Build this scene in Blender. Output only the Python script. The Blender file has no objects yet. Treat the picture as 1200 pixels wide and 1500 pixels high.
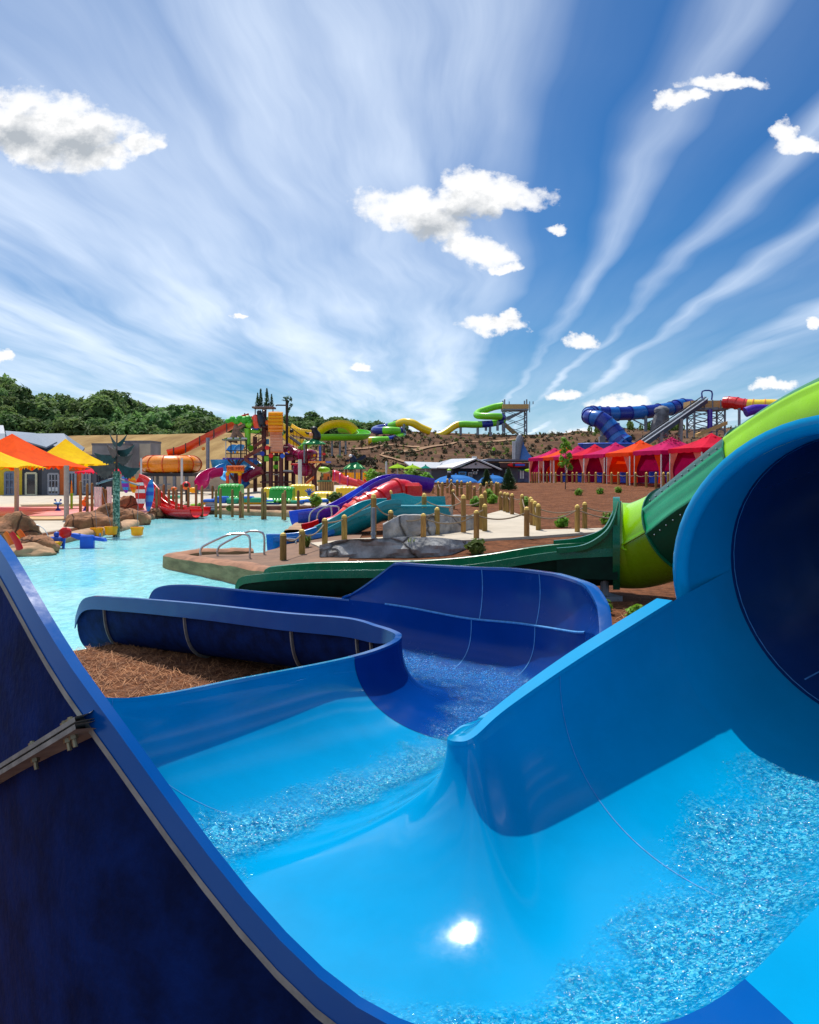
import bpy, math, random
from math import sin, cos, pi, radians, sqrt, exp
from mathutils import Vector, Matrix, noise as MN
C = bpy.context.scene.collection
random.seed(7)
F = 1180.0; H = 2.4; HZ = 690.0
def P(px, py, Y): return Vector(((px-600)/F*Y, Y, H-(py-HZ)/F*Y))
def lerp(a, b, t): return a+(b-a)*t
def clamp(x, a=0.0, b=1.0): return max(a, min(b, x))
def sstep(a, b, x):
    t = clamp((x-a)/(b-a)); return t*t*(3-2*t)
def fbm(x, y, z=0, o=4):
    s = 0; a = .5
    for i in range(o):
        s += a*MN.noise((x, y, z+i*7.3)); x *= 2; y *= 2; z *= 2; a *= .5
    return s
ORD = ['first','second','third','fourth','fifth','sixth','seventh','eighth','ninth','tenth','eleventh','twelfth','thirteenth','fourteenth','fifteenth','sixteenth','seventeenth','eighteenth','nineteenth','twentieth','twenty-first','twenty-second','twenty-third','twenty-fourth','twenty-fifth','twenty-sixth','twenty-seventh','twenty-eighth','twenty-ninth','thirtieth','thirty-first','thirty-second','thirty-third','thirty-fourth','thirty-fifth']
# ---------------------------------------------------------------- materials
def srgb(r, g, b):
    f = lambda c: (c/255/12.92 if c/255 <= .04045 else ((c/255+.055)/1.055)**2.4)
    return (f(r), f(g), f(b), 1)
def mat(name, col, rough=.5, metal=0, var=(3.0, .15), bump=None, coat=0, spec=.5, rnd=0, stretch=None, col2=None, thr=(.35,.65), trans=0):
    m = bpy.data.materials.new(name); m.use_nodes = True
    nt = m.node_tree; N = nt.nodes; L = nt.links
    b = N['Principled BSDF']; b.inputs['Roughness'].default_value = rough; b.inputs['Metallic'].default_value = metal
    b.inputs['Specular IOR Level'].default_value = spec
    if coat: b.inputs['Coat Weight'].default_value = coat; b.inputs['Coat Roughness'].default_value = .06
    tc = N.new('ShaderNodeTexCoord'); src = tc.outputs['Object']
    if stretch:
        mp = N.new('ShaderNodeMapping'); mp.inputs['Scale'].default_value = stretch; L.new(src, mp.inputs[0]); src = mp.outputs[0]
    nz = N.new('ShaderNodeTexNoise'); nz.inputs['Scale'].default_value = var[0]; nz.inputs['Detail'].default_value = 6; nz.inputs['Roughness'].default_value = .62
    L.new(src, nz.inputs['Vector'])
    rp = N.new('ShaderNodeValToRGB'); L.new(nz.outputs['Fac'], rp.inputs[0])
    a = var[1]; c2 = col2 if col2 else [min(1, c*(1+a)) for c in col[:3]]; c1 = [c*(1-a) for c in col[:3]] if not col2 else col
    rp.color_ramp.elements[0].position = thr[0]; rp.color_ramp.elements[1].position = thr[1]
    rp.color_ramp.elements[0].color = (*c1[:3], 1); rp.color_ramp.elements[1].color = (*c2[:3], 1)
    out = rp.outputs[0]
    if rnd:
        oi = N.new('ShaderNodeObjectInfo'); hs = N.new('ShaderNodeHueSaturation'); mr = N.new('ShaderNodeMapRange')
        mr.inputs['To Min'].default_value = 1-rnd; mr.inputs['To Max'].default_value = 1+rnd
        L.new(oi.outputs['Random'], mr.inputs[0]); L.new(mr.outputs[0], hs.inputs['Value']); L.new(out, hs.inputs['Color']); out = hs.outputs[0]
        mr2 = N.new('ShaderNodeMapRange'); mr2.inputs['To Min'].default_value = .5-rnd*.07; mr2.inputs['To Max'].default_value = .5+rnd*.05
        mu = N.new('ShaderNodeMath'); mu.operation = 'FRACT'; m3 = N.new('ShaderNodeMath'); m3.operation = 'MULTIPLY'; m3.inputs[1].default_value = 7.31
        L.new(oi.outputs['Random'], m3.inputs[0]); L.new(m3.outputs[0], mu.inputs[0]); L.new(mu.outputs[0], mr2.inputs[0]); L.new(mr2.outputs[0], hs.inputs['Hue'])
    L.new(out, b.inputs['Base Color'])
    if rough < .3 and not metal:
        n5 = N.new('ShaderNodeTexNoise'); n5.inputs['Scale'].default_value = 5; n5.inputs['Detail'].default_value = 8; n5.inputs['Roughness'].default_value = .7; L.new(src, n5.inputs['Vector']); m5 = N.new('ShaderNodeMapRange'); m5.inputs['From Min'].default_value = .35; m5.inputs['From Max'].default_value = .7; m5.inputs['To Min'].default_value = rough*.7; m5.inputs['To Max'].default_value = rough*1.9; L.new(n5.outputs['Fac'], m5.inputs[0]); L.new(m5.outputs[0], b.inputs['Roughness'])
    if trans:
        tl = N.new('ShaderNodeBsdfTranslucent'); L.new(out, tl.inputs[0]); ms = N.new('ShaderNodeMixShader'); ms.inputs[0].default_value = trans
        L.new(b.outputs[0], ms.inputs[1]); L.new(tl.outputs[0], ms.inputs[2]); L.new(ms.outputs[0], N['Material Output'].inputs['Surface'])
    if bump:
        n2 = N.new('ShaderNodeTexNoise'); n2.inputs['Scale'].default_value = bump[0]; n2.inputs['Detail'].default_value = 5; L.new(src, n2.inputs['Vector'])
        bp = N.new('ShaderNodeBump'); bp.inputs['Strength'].default_value = bump[1]; bp.inputs['Distance'].default_value = bump[2] if len(bump) > 2 else .02
        L.new(n2.outputs['Fac'], bp.inputs['Height']); L.new(bp.outputs[0], b.inputs['Normal'])
    return m
def rockmat(name, rgb, cs):
    m = mat(name, srgb(*rgb), .9, 0, (2.2, .4), (6, .8, .08)); nt = m.node_tree; N = nt.nodes; L = nt.links; b = N['Principled BSDF']
    tc = N.new('ShaderNodeTexCoord'); nz = N.new('ShaderNodeTexNoise'); nz.inputs['Scale'].default_value = 1.5; nz.inputs['Detail'].default_value = 4; L.new(tc.outputs['Object'], nz.inputs['Vector'])
    mv = N.new('ShaderNodeMix'); mv.data_type = 'VECTOR'; mv.inputs[0].default_value = .22; L.new(tc.outputs['Object'], mv.inputs[4]); L.new(nz.outputs['Color'], mv.inputs[5])
    vo = N.new('ShaderNodeTexVoronoi'); vo.feature = 'DISTANCE_TO_EDGE'; vo.inputs['Scale'].default_value = cs*1.6; L.new(mv.outputs[1], vo.inputs['Vector'])
    rp = N.new('ShaderNodeValToRGB'); rp.color_ramp.elements[0].position = .0; rp.color_ramp.elements[1].position = .035; rp.color_ramp.elements[0].color = (.3, .28, .26, 1); L.new(vo.outputs['Distance'], rp.inputs[0])
    mx = N.new('ShaderNodeMix'); mx.data_type = 'RGBA'; mx.blend_type = 'MULTIPLY'; mx.inputs[0].default_value = 1; src = b.inputs['Base Color'].links[0].from_socket; L.new(src, mx.inputs[6]); L.new(rp.outputs[0], mx.inputs[7]); L.new(mx.outputs[2], b.inputs['Base Color'])
    bp = N.new('ShaderNodeBump'); bp.inputs['Strength'].default_value = .9; bp.inputs['Distance'].default_value = .08; L.new(rp.outputs[0], bp.inputs['Height']); L.new(b.inputs['Normal'].links[0].from_socket, bp.inputs['Normal']); L.new(bp.outputs[0], b.inputs['Normal'])
    return m
def gel(name, rgb, rough=.22, coat=.3, var=.07): return mat(name, srgb(*rgb), rough, 0, (1.7, var), (2.2, .03, .03), coat)
def paint(name, rgb, rough=.4, rnd=0): return mat(name, srgb(*rgb), rough, 0, (4, .1), None, 0, .4, rnd)
def cloth(name, rgb): return mat(name, srgb(*rgb), .85, 0, (1.5, .14), (6, .25, .05), 0, .2, trans=.4)
GEL_LIGHT = mat('light blue gelcoat', srgb(0, 140, 191), .08, 0, (1.7, .07), (2.2, .03, .03), .0, .24)
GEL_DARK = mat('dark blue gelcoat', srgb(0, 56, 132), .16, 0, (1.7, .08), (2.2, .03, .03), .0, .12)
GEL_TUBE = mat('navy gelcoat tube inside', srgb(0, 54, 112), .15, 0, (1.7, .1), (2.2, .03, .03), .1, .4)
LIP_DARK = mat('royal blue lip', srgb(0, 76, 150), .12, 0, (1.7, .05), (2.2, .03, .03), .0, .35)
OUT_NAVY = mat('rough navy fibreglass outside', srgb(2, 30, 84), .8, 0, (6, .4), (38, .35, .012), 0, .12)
RAW = mat('raw fibreglass edge', srgb(140, 140, 134), .7, 0, (14, .25), (60, .25, .003))
SEAM = mat('caulked seam', srgb(70, 140, 200), .5, 0, (30, .2))
BOLT = mat('weathered bolt steel', srgb(140, 132, 105), .45, .6, (30, .3))
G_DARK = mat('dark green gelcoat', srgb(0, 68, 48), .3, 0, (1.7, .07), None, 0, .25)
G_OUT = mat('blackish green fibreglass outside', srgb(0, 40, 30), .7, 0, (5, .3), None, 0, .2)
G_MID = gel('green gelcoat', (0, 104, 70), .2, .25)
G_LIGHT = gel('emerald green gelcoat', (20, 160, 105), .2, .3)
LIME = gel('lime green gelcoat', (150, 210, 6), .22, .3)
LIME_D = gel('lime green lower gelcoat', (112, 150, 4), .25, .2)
TEAL = gel('teal gelcoat', (0, 140, 150), .25, .3)
BLUE_EXIT = gel('mid blue gelcoat', (0, 110, 190), .25, .3)
RED_G = gel('red gelcoat', (216, 24, 30), .22, .4)
ORED_G = gel('orange red gelcoat', (240, 70, 40), .22, .4)
PURPLE = gel('violet gelcoat', (70, 20, 170), .25, .3)
ROYAL = gel('royal blue gelcoat', (40, 90, 210), .25, .3)
ORANGE_G = gel('orange gelcoat', (240, 140, 10), .25, .4)
CHUTE = gel('burnt orange gelcoat', (225, 75, 15), .3, .3)
YELLOW_G = gel('yellow gelcoat', (245, 205, 10), .25, .3)
SKYB = gel('sky blue gelcoat', (70, 178, 235), .3, .1)
MAGENTA = gel('magenta gelcoat', (200, 20, 110), .3, .2)
MAROON = gel('maroon gelcoat', (140, 12, 60), .3, .2)
GREENP = gel('bright green gelcoat', (118, 206, 28), .3, .2)
NAVY = gel('deep blue gelcoat', (14, 40, 140), .25, .3)
BLUE2 = gel('ocean blue gelcoat', (15, 100, 180), .25, .3)
WOOD = mat('pressure treated post wood', srgb(150, 118, 62), .8, 0, (6, .35), (30, .4, .01), 0, .3, .25, (3, 3, .35))
WOOD_D = mat('brown post wood', srgb(146, 104, 62), .85, 0, (6, .4), (30, .4, .01), 0, .3, .25, (3, 3, .35))
WOOD_TOP = mat('fresh cut wood end', srgb(244, 200, 104), .75, 0, (14, .25))
PLANK = mat('pale plywood planks', srgb(200, 160, 105), .8, 0, (3, .2), None, 0, .3, 0, (1, 1, 8))
ROPE = mat('grey brown rope', srgb(140, 122, 100), .9, 0, (60, .3), (140, .6, .01))
CONC = mat('pale concrete', srgb(184, 172, 153), .85, 0, (.9, .12), (40, .15, .01))
CONC_G = mat('grey concrete wall', srgb(142, 140, 142), .85, 0, (.5, .2), (10, .1, .02))
ROCK_G = rockmat('grey sculpted rock', (158, 157, 155), .55)
ROCK_B = rockmat('brown sculpted rock', (146, 98, 64), .9)
ROCK_T = mat('tan pool kerb stone', srgb(165, 130, 96), .85, 0, (1.4, .35), (6, .5, .04))
STEEL = mat('brushed handrail steel', srgb(190, 192, 195), .25, .85, (20, .1))
GALV = mat('galvanised grey steel', srgb(130, 136, 145), .5, .3, (5, .15))
DARKM = mat('dark maroon painted steel', srgb(86, 34, 34), .5, .1, (5, .25))
BLACKM = mat('black painted metal', srgb(32, 34, 42), .5, .1, (5, .2))
WHITEP = paint('off white paint', (225, 225, 220)); GREYW = paint('dark grey siding', (78, 82, 92)); GREYR = paint('pale grey metal roof', (178, 180, 184))
SLATE = paint('slate blue roof', (110, 122, 136)); DARKB = paint('near black siding', (36, 40, 50))
Y_WALL = paint('mustard yellow wall', (215, 180, 10)); O_WALL = paint('orange wall', (205, 95, 15)); CREAM = paint('cream frame', (205, 200, 165))
GLASS = mat('dark window glass', srgb(30, 36, 48), .06, 0, (2, .4), None, .5)
GLASSB = mat('blue grey window glass', srgb(84, 96, 120), .06, 0, (2, .4), None, .5)
OR_C = cloth('orange shade cloth', (250, 92, 8)); YE_C = cloth('yellow shade cloth', (255, 206, 0))
CR_C = cloth('crimson canvas', (226, 14, 60)); MG_C = cloth('magenta canvas', (210, 20, 104)); OG_C = cloth('orange canvas', (252, 80, 16)); MR_C = cloth('wine curtain', (158, 14, 80)); PK_C = cloth('peach curtain', (238, 150, 130))
LIME_C = cloth('lime canvas', (170, 210, 40)); TEAL_C = cloth('teal canvas', (10, 150, 130)); BLUE_C = cloth('sky blue canvas', (60, 140, 215)); GREEN_C = cloth('patterned green roof', (46, 150, 96))
LEAF = mat('broadleaf foliage', (.12, .205, .06, 1), .7, 0, (.35, .5), None, 0, .25, .35, trans=.45)
LEAF2 = mat('yellow green foliage', (.14, .21, .04, 1), .6, 0, (1.5, .4), None, 0, .3, .2, trans=.35)
LEAFD = mat('conifer foliage', (.045, .11, .04, 1), .75, 0, (2, .4), None, 0, .25, .15)
LEAFG = mat('bright shrub foliage', (.17, .36, .03, 1), .6, 0, (3, .4), None, 0, .3, .2, trans=.35)
LEAFR = mat('wine red foliage', (.12, .02, .035, 1), .65, 0, (3, .4), None, 0, .3, trans=.3)
SAGE = mat('dry sage shrub foliage', (.12, .105, .055, 1), .8, 0, (2, .35), None, 0, .2, .35)
BARK = mat('bark', (.06, .045, .035, 1), .9, 0, (6, .3))
POLEW = paint('taupe painted pole', (176, 158, 148)); PALEP = paint('light grey pole', (196, 200, 204))
REDP = paint('red plastic', (214, 26, 26)); BLUEP = paint('blue plastic', (30, 90, 200)); DBLUEP = paint('dark blue plastic', (16, 44, 160)); YELP = mat('yellow plastic', srgb(255, 186, 0), .4, 0, (4, .08), None, 0, .4, trans=.3); ORP = paint('orange plastic', (245, 110, 16)); LIMEP = paint('lime plastic', (150, 214, 20)); PURP = paint('purple plastic', (140, 40, 170)); LBLUEP = paint('light blue plastic', (50, 150, 220)); WHP = paint('white plastic', (235, 235, 235)); BLKP = paint('black plastic', (20, 20, 24))
VINYL_G = gel('green vinyl', (30, 170, 40), .35, .1); VINYL_Y = gel('yellow vinyl', (250, 205, 10), .35, .1); VINYL_B = gel('blue vinyl', (40, 120, 220), .35, .1); VINYL_T = gel('aqua vinyl', (30, 180, 130), .35, .1)
BARKTREE = mat('painted bark green metal', srgb(40, 84, 66), .6, 0, (14, .6), (30, .3, .02), 0, .4, 0, None, srgb(150, 172, 150), (.45, .6))
FROND = mat('dark green sheet metal', srgb(20, 62, 62), .5, .1, (6, .4)); FRONDB = mat('brown grey sheet metal', srgb(84, 66, 60), .5, .1, (6, .4))
COPPER = paint('salmon painted board', (225, 150, 110))
# ---------------------------------------------------------------- mesh builder
class MB:
    def __init__(s): s.v = []; s.f = []; s.m = []
    def add(s, vs, fs, mi=0):
        o = len(s.v); s.v += [tuple(v) for v in vs]
        for i, f in enumerate(fs):
            s.f.append(tuple(k+o for k in f)); s.m.append(mi[i] if isinstance(mi, list) else mi)
        return s
    def box(s, c, sz, rz=0, mi=0, tilt=None, bev=0):
        hx, hy, hz = sz[0]/2, sz[1]/2, sz[2]/2
        R = Matrix.Rotation(rz, 3, 'Z')
        if tilt: R = R @ Matrix.Rotation(tilt[1], 3, 'Y') @ Matrix.Rotation(tilt[0], 3, 'X')
        c = Vector(c)
        if bev:
            b = min(bev, hx*.9, hy*.9, hz*.9); vs = []; 
            for z, k in ((-hz, b), (-hz+b, 0), (hz-b, 0), (hz, b)):
                x, y = hx-k, hy-k; d = b*.999
                for p in ((-x+d if not k else -x+0, -y), (x-d if not k else x, -y), (x, -y+d if not k else -y), (x, y-d if not k else y), (x-d if not k else x, y), (-x+d if not k else -x, y), (-x, y-d if not k else y), (-x, -y+d if not k else -y)):
                    vs.append(c+R@Vector((p[0], p[1], z)))
            fs = [tuple(range(7, -1, -1)), tuple(range(24, 32))]
            for r in range(3):
                for i in range(8):
                    j = (i+1) % 8; fs.append((r*8+i, r*8+j, r*8+8+j, r*8+8+i))
            return s.add(vs, fs, mi)
        vs = [c+R@Vector(p) for p in ((-hx,-hy,-hz),(hx,-hy,-hz),(hx,hy,-hz),(-hx,hy,-hz),(-hx,-hy,hz),(hx,-hy,hz),(hx,hy,hz),(-hx,hy,hz))]
        return s.add(vs, [(3,2,1,0),(4,5,6,7),(0,1,5,4),(1,2,6,5),(2,3,7,6),(3,0,4,7)], mi)
    def bar(s, a, b, w, h=None, mi=0):      # square bar between two points
        a = Vector(a); b = Vector(b); return s.tube([a, b], w*.7, 4, mi)
    def grid(s, G, mi=0, closed=False, flip=False):
        n = len(G); k = len(G[0]); vs = [p for r in G for p in r]; fs = []; ms = []
        for i in range(n-1):
            for j in range(k if closed else k-1):
                j2 = (j+1) % k
                f = (i*k+j, i*k+j2, (i+1)*k+j2, (i+1)*k+j)
                fs.append(f[::-1] if flip else f); ms.append(mi(i, j) if callable(mi) else mi)
        return s.add(vs, fs, ms)
    def tube(s, pts, r, n=8, mi=0, cap=True, arc=None, squash=1):
        pts = [Vector(p) for p in pts]; k = len(pts); rs = r if isinstance(r, (list, tuple)) else [r]*k
        fr = frames(pts); G = []
        for i, (t, u, w) in enumerate(fr):
            row = []
            for j in range(n if not arc else n+1):
                a = 2*pi*j/n+pi/n if not arc else lerp(arc[0], arc[1], j/n)
                row.append(pts[i]+(u*cos(a)+w*sin(a)*squash)*rs[i])
            G.append(row)
        o = len(s.v); s.grid(G, (lambda i, j: mi(i, j)) if callable(mi) else mi, closed=not arc)
        if cap and not arc:
            m0 = mi(0, 0) if callable(mi) else mi; m1 = mi(k-2, 0) if callable(mi) else mi
            s.f.append(tuple(o+j for j in range(n-1, -1, -1))); s.m.append(m0)
            s.f.append(tuple(o+(k-1)*n+j for j in range(n))); s.m.append(m1)
        return s
    def lathe(s, prof, c=(0,0,0), n=16, mi=0, sx=1, sy=1):
        c = Vector(c); G = [[c+Vector((r*cos(2*pi*j/n)*sx, r*sin(2*pi*j/n)*sy, z)) for j in range(n)] for r, z in prof]
        o = len(s.v); s.grid(G, mi, closed=True)
        m0 = mi(0, 0) if callable(mi) else mi; m1 = mi(len(prof)-2, 0) if callable(mi) else mi
        s.f.append(tuple(o+j for j in range(n-1, -1, -1))); s.m.append(m0)
        s.f.append(tuple(o+(len(prof)-1)*n+j for j in range(n))); s.m.append(m1)
        return s
    def ball(s, c, r, nu=14, nv=9, mi=0, nz=0, ns=1.0, seed=0, rz=0):
        if not isinstance(r, (tuple, list)): r = (r, r, r)
        c = Vector(c); G = []; R = Matrix.Rotation(rz, 3, 'Z')
        for i in range(nv+1):
            a = -pi/2+pi*i/nv*.999+.0005; row = []
            for j in range(nu):
                b = 2*pi*j/nu; d = Vector((cos(a)*cos(b), cos(a)*sin(b), sin(a)))
                k = 1+nz*fbm(d.x*ns+seed, d.y*ns+seed*.7, d.z*ns)*2 if nz else 1
                row.append(c+R@Vector((d.x*r[0]*k, d.y*r[1]*k, d.z*r[2]*k)))
            G.append(row)
        return s.grid(G, mi, closed=True)
    def prism(s, poly, z0, z1, mi=0):       # poly in xy
        n = len(poly); vs = [(x, y, z0) for x, y in poly]+[(x, y, z1) for x, y in poly]
        fs = [tuple(range(n-1, -1, -1)), tuple(range(n, 2*n))]+[(i, (i+1) % n, n+(i+1) % n, n+i) for i in range(n)]
        return s.add(vs, fs, mi)
    def slab(s, poly, off, mi=0):           # 3D polygon extruded along a vector
        n = len(poly); off = Vector(off); vs = [Vector(p) for p in poly]+[Vector(p)+off for p in poly]
        fs = [tuple(range(n-1, -1, -1)), tuple(range(n, 2*n))]+[(i, (i+1) % n, n+(i+1) % n, n+i) for i in range(n)]
        return s.add(vs, fs, mi)
    def build(s, name, mats, parent=None, smooth=35):
        me = bpy.data.meshes.new(name)
        vs = s.v
        if parent is not None:
            o = parent.get('_o', None); p = parent
            off = Vector(gpos(parent)); vs = [tuple(Vector(v)-off) for v in vs]
        me.from_pydata(vs, [], s.f); mats = mats if isinstance(mats, (list, tuple)) else [mats]
        for m in mats: me.materials.append(m)
        me.polygons.foreach_set('material_index', s.m)
        if smooth:
            me.polygons.foreach_set('use_smooth', [True]*len(s.f)); me.update()
            try: me.set_sharp_from_angle(angle=radians(smooth))
            except Exception: pass
        me.update(); ob = bpy.data.objects.new(name, me); C.objects.link(ob)
        if parent is not None: ob.parent = parent
        return ob
def gpos(o):
    v = Vector(o.location)
    while o.parent: o = o.parent; v += Vector(o.location)
    return v
def frames(pts):
    k = len(pts); T = []
    for i in range(k):
        a = pts[max(0, i-1)]; b = pts[min(k-1, i+1)]; d = b-a
        T.append(d.normalized() if d.length > 1e-9 else Vector((0, 0, 1)))
    up = Vector((0, 0, 1)) if abs(T[0].z) < .95 else Vector((0, 1, 0))
    u = T[0].cross(up).normalized(); out = []
    for t in T:
        u = (u-t*u.dot(t)); u = u.normalized() if u.length > 1e-6 else t.orthogonal().normalized()
        out.append((t, u, u.cross(t)))
    return out
def flat_frames(pts):                       # side vector always level
    out = []; k = len(pts)
    for i in range(k):
        d = (pts[min(k-1, i+1)]-pts[max(0, i-1)]).normalized()
        u = d.cross(Vector((0, 0, 1)))
        u = u.normalized() if u.length > 1e-4 else Vector((1, 0, 0))
        out.append((d, u, u.cross(d)))
    return out
def cr(pts, n):                             # Catmull-Rom through tuples
    out = []; k = len(pts)
    for i in range(k-1):
        p0 = pts[max(0, i-1)]; p1 = pts[i]; p2 = pts[i+1]; p3 = pts[min(k-1, i+2)]
        for q in range(n):
            t = q/n; out.append(tuple(.5*(2*b+(c-a)*t+(2*a-5*b+4*c-d)*t*t+(3*b-a-3*c+d)*t**3) for a, b, c, d in zip(p0, p1, p2, p3)))
    out.append(tuple(pts[-1])); return out
def crv(pts, n): return [Vector(p) for p in cr([tuple(p) for p in pts], n)]
def tag(o, label=None, cat=None, group=None, kind=None):
    if label: o['label'] = label
    if cat: o['category'] = cat
    if group: o['group'] = group
    if kind: o['kind'] = kind
    return o
def thing(name, loc, label, cat, group=None):
    o = bpy.data.objects.new(name, None); C.objects.link(o); o.location = loc; o.empty_display_size = .2
    return tag(o, label, cat, group)
def struct(name, mb, m, smooth=35): return tag(mb.build(name, m, None, smooth), kind='structure')
def copy_tree(o, loc=None, rz=None, sc=None, label=None, group=None, parent=None):
    c = o.copy(); C.objects.link(c)
    if parent is not None: c.parent = parent
    if loc is not None: c.location = loc
    if rz is not None: c.rotation_euler.z = rz
    if sc is not None: c.scale = sc if isinstance(sc, (tuple, list)) else (sc, sc, sc)
    if label: c['label'] = label
    if group: c['group'] = group
    for ch in list(o.children): copy_tree(ch, parent=c)
    return c
def text_mesh(name, body, size, m, parent, loc, rot, ext=.01):
    cu = bpy.data.curves.new(name, 'FONT'); cu.body = body; cu.size = size; cu.extrude = ext; cu.align_x = 'CENTER'; cu.align_y = 'CENTER'
    t = bpy.data.objects.new(name, cu); C.objects.link(t); bpy.context.view_layer.update()
    me = bpy.data.meshes.new_from_object(t.evaluated_get(bpy.context.evaluated_depsgraph_get()))
    bpy.data.objects.remove(t); o = bpy.data.objects.new(name, me); C.objects.link(o); me.materials.clear(); me.materials.append(m)
    o.parent = parent; o.location = Vector(loc)-gpos(parent); o.rotation_euler = rot
    return o
# ---------------------------------------------------------------- camera, light, sky
scn = bpy.context.scene
cam = bpy.data.cameras.new('camera'); co = bpy.data.objects.new('camera', cam); C.objects.link(co)
co.location = (0, 0, H); co.rotation_euler = (pi/2, 0, 0); cam.sensor_fit = 'VERTICAL'; cam.sensor_height = 36; cam.lens = F/1500*36
cam.shift_y = (HZ-750)/1500; cam.clip_end = 6000; cam.clip_start = .05; scn.camera = co
SUN_AZ, SUN_EL = radians(-20), radians(62)     # azimuth from +Y towards +X
sd = Vector((sin(SUN_AZ)*cos(SUN_EL), cos(SUN_AZ)*cos(SUN_EL), sin(SUN_EL)))
sl = bpy.data.lights.new('sun', 'SUN'); so = bpy.data.objects.new('sun', sl); C.objects.link(so)
sl.energy = 4.4; sl.angle = radians(.5); sl.color = (1, .95, .87); so.rotation_euler = sd.to_track_quat('Z', 'Y').to_euler(); so.location = (0, 0, 60)
vs = scn.view_settings; vs.view_transform = 'Standard'; vs.look = 'None'; vs.exposure = 0.2; vs.gamma = 1
try: vs.use_curve_mapping = False
except Exception: pass
wd = bpy.data.worlds.new('World'); scn.world = wd; wd.use_nodes = True
nt = wd.node_tree; N = nt.nodes; Lk = nt.links
bg = N['Background']; bg.inputs['Strength'].default_value = .138
sky = N.new('ShaderNodeTexSky'); sky.sky_type = 'NISHITA'; sky.sun_disc = False; sky.sun_elevation = SUN_EL; sky.sun_rotation = SUN_AZ
sky.air_density = 1.0; sky.dust_density = .6; sky.ozone_density = 2.5
def mth(op, a, b=None, c=None, cl=False):
    n = N.new('ShaderNodeMath'); n.operation = op; n.use_clamp = cl
    for i, x in enumerate((a, b, c)):
        if x is None: continue
        if isinstance(x, (int, float)): n.inputs[i].default_value = x
        else: Lk.new(x, n.inputs[i])
    return n.outputs[0]
def comb(x, y, z):
    n = N.new('ShaderNodeCombineXYZ')
    for i, q in enumerate((x, y, z)):
        if isinstance(q, (int, float)): n.inputs[i].default_value = q
        else: Lk.new(q, n.inputs[i])
    return n.outputs[0]
def nse(v, sc, det=5, ro=.55, dist=0):
    n = N.new('ShaderNodeTexNoise'); n.inputs['Scale'].default_value = sc; n.inputs['Detail'].default_value = det; n.inputs['Roughness'].default_value = ro; n.inputs['Distortion'].default_value = dist
    Lk.new(v, n.inputs['Vector']); return n.outputs['Fac']
def rampf(x, stops):
    n = N.new('ShaderNodeValToRGB'); e = n.color_ramp.elements
    while len(e) < len(stops): e.new(.5)
    for i, (p, v) in enumerate(stops): e[i].position = p; e[i].color = (v, v, v, 1) if not isinstance(v, tuple) else (*v, 1)
    Lk.new(x, n.inputs[0]); return n.outputs[0]
def mixc(f, a, b, bt='MIX'):
    n = N.new('ShaderNodeMix'); n.data_type = 'RGBA'; n.blend_type = bt
    if isinstance(f, (int, float)): n.inputs[0].default_value = f
    else: Lk.new(f, n.inputs[0])
    for i, q in ((6, a), (7, b)):
        if isinstance(q, tuple): n.inputs[i].default_value = (*q, 1)
        else: Lk.new(q, n.inputs[i])
    return n.outputs[2]
tcw = N.new('ShaderNodeTexCoord'); sep = N.new('ShaderNodeSeparateXYZ'); Lk.new(tcw.outputs['Generated'], sep.inputs[0])
dx, dy, dz = sep.outputs
zz = mth('ADD', mth('MAXIMUM', dz, 0.0), .035)
ca, sa = cos(.034), sin(.034)               # the streaks run to one far point a little right of ahead
rx = mth('SUBTRACT', mth('MULTIPLY', dx, ca), mth('MULTIPLY', dy, sa)); ry = mth('ADD', mth('MULTIPLY', dx, sa), mth('MULTIPLY', dy, ca))
u = mth('DIVIDE', rx, zz); v = mth('DIVIDE', ry, zz)
wv = comb(mth('MULTIPLY', u, .5), mth('MULTIPLY', v, .35), 0.3)
warp = mth('SUBTRACT', nse(wv, 1.6, 3, .5), .5)
uw = mth('ADD', u, mth('MULTIPLY', warp, .55))
un = mth('MULTIPLY_ADD', uw, 1/8.0, .5)     # u -4..4 -> 0..1
U = lambda x: x/8+.5
cov = rampf(un, [(0, .8), (U(-2.4), .85), (U(-1.2), .9), (U(-.35), .95), (U(.1), .95), (U(.25), .6), (U(.38), .1), (U(.58), .04), (U(.70), .75), (U(.78), .1), (U(.95), .05), (U(1.04), .85), (U(1.11), .12), (U(1.27), .06), (U(1.38), 1.0), (U(1.5), .25), (U(1.78), .06), (U(2.03), 1.0), (U(2.3), .4), (U(2.7), .25), (U(3.3), .7), (1, .5)])
st = nse(comb(mth('MULTIPLY', uw, 1.5), mth('MULTIPLY', v, .22), 1.0), 1.5, 6, .52, .0)
st2 = nse(comb(mth('MULTIPLY', uw, 7.0), mth('MULTIPLY', v, .5), 4.0), 1.3, 5, .6, .0)
big = nse(comb(mth('MULTIPLY', uw, 1.0), mth('MULTIPLY', v, .3), 8.0), 1.1, 4, .5)
streak = mth('ADD', mth('MULTIPLY', st, .84), mth('MULTIPLY', st2, .16))
streak = rampf(streak, [(.3, 0.0), (.5, .55), (.7, 1.0)])
cir = mth('MULTIPLY', cov, mth('MULTIPLY_ADD', streak, .75, .27), cl=True)
cir = mth('MULTIPLY', mth('MULTIPLY', cir, 1.1), rampf(big, [(.3, .5), (.6, 1.15)]), cl=True)
lowh = rampf(dz, [(0, .82), (.06, .62), (.16, .25), (.3, 0)])
cir = mth('MAXIMUM', cir, mth('MULTIPLY', lowh, mth('MULTIPLY_ADD', streak, .5, .42)))
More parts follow.
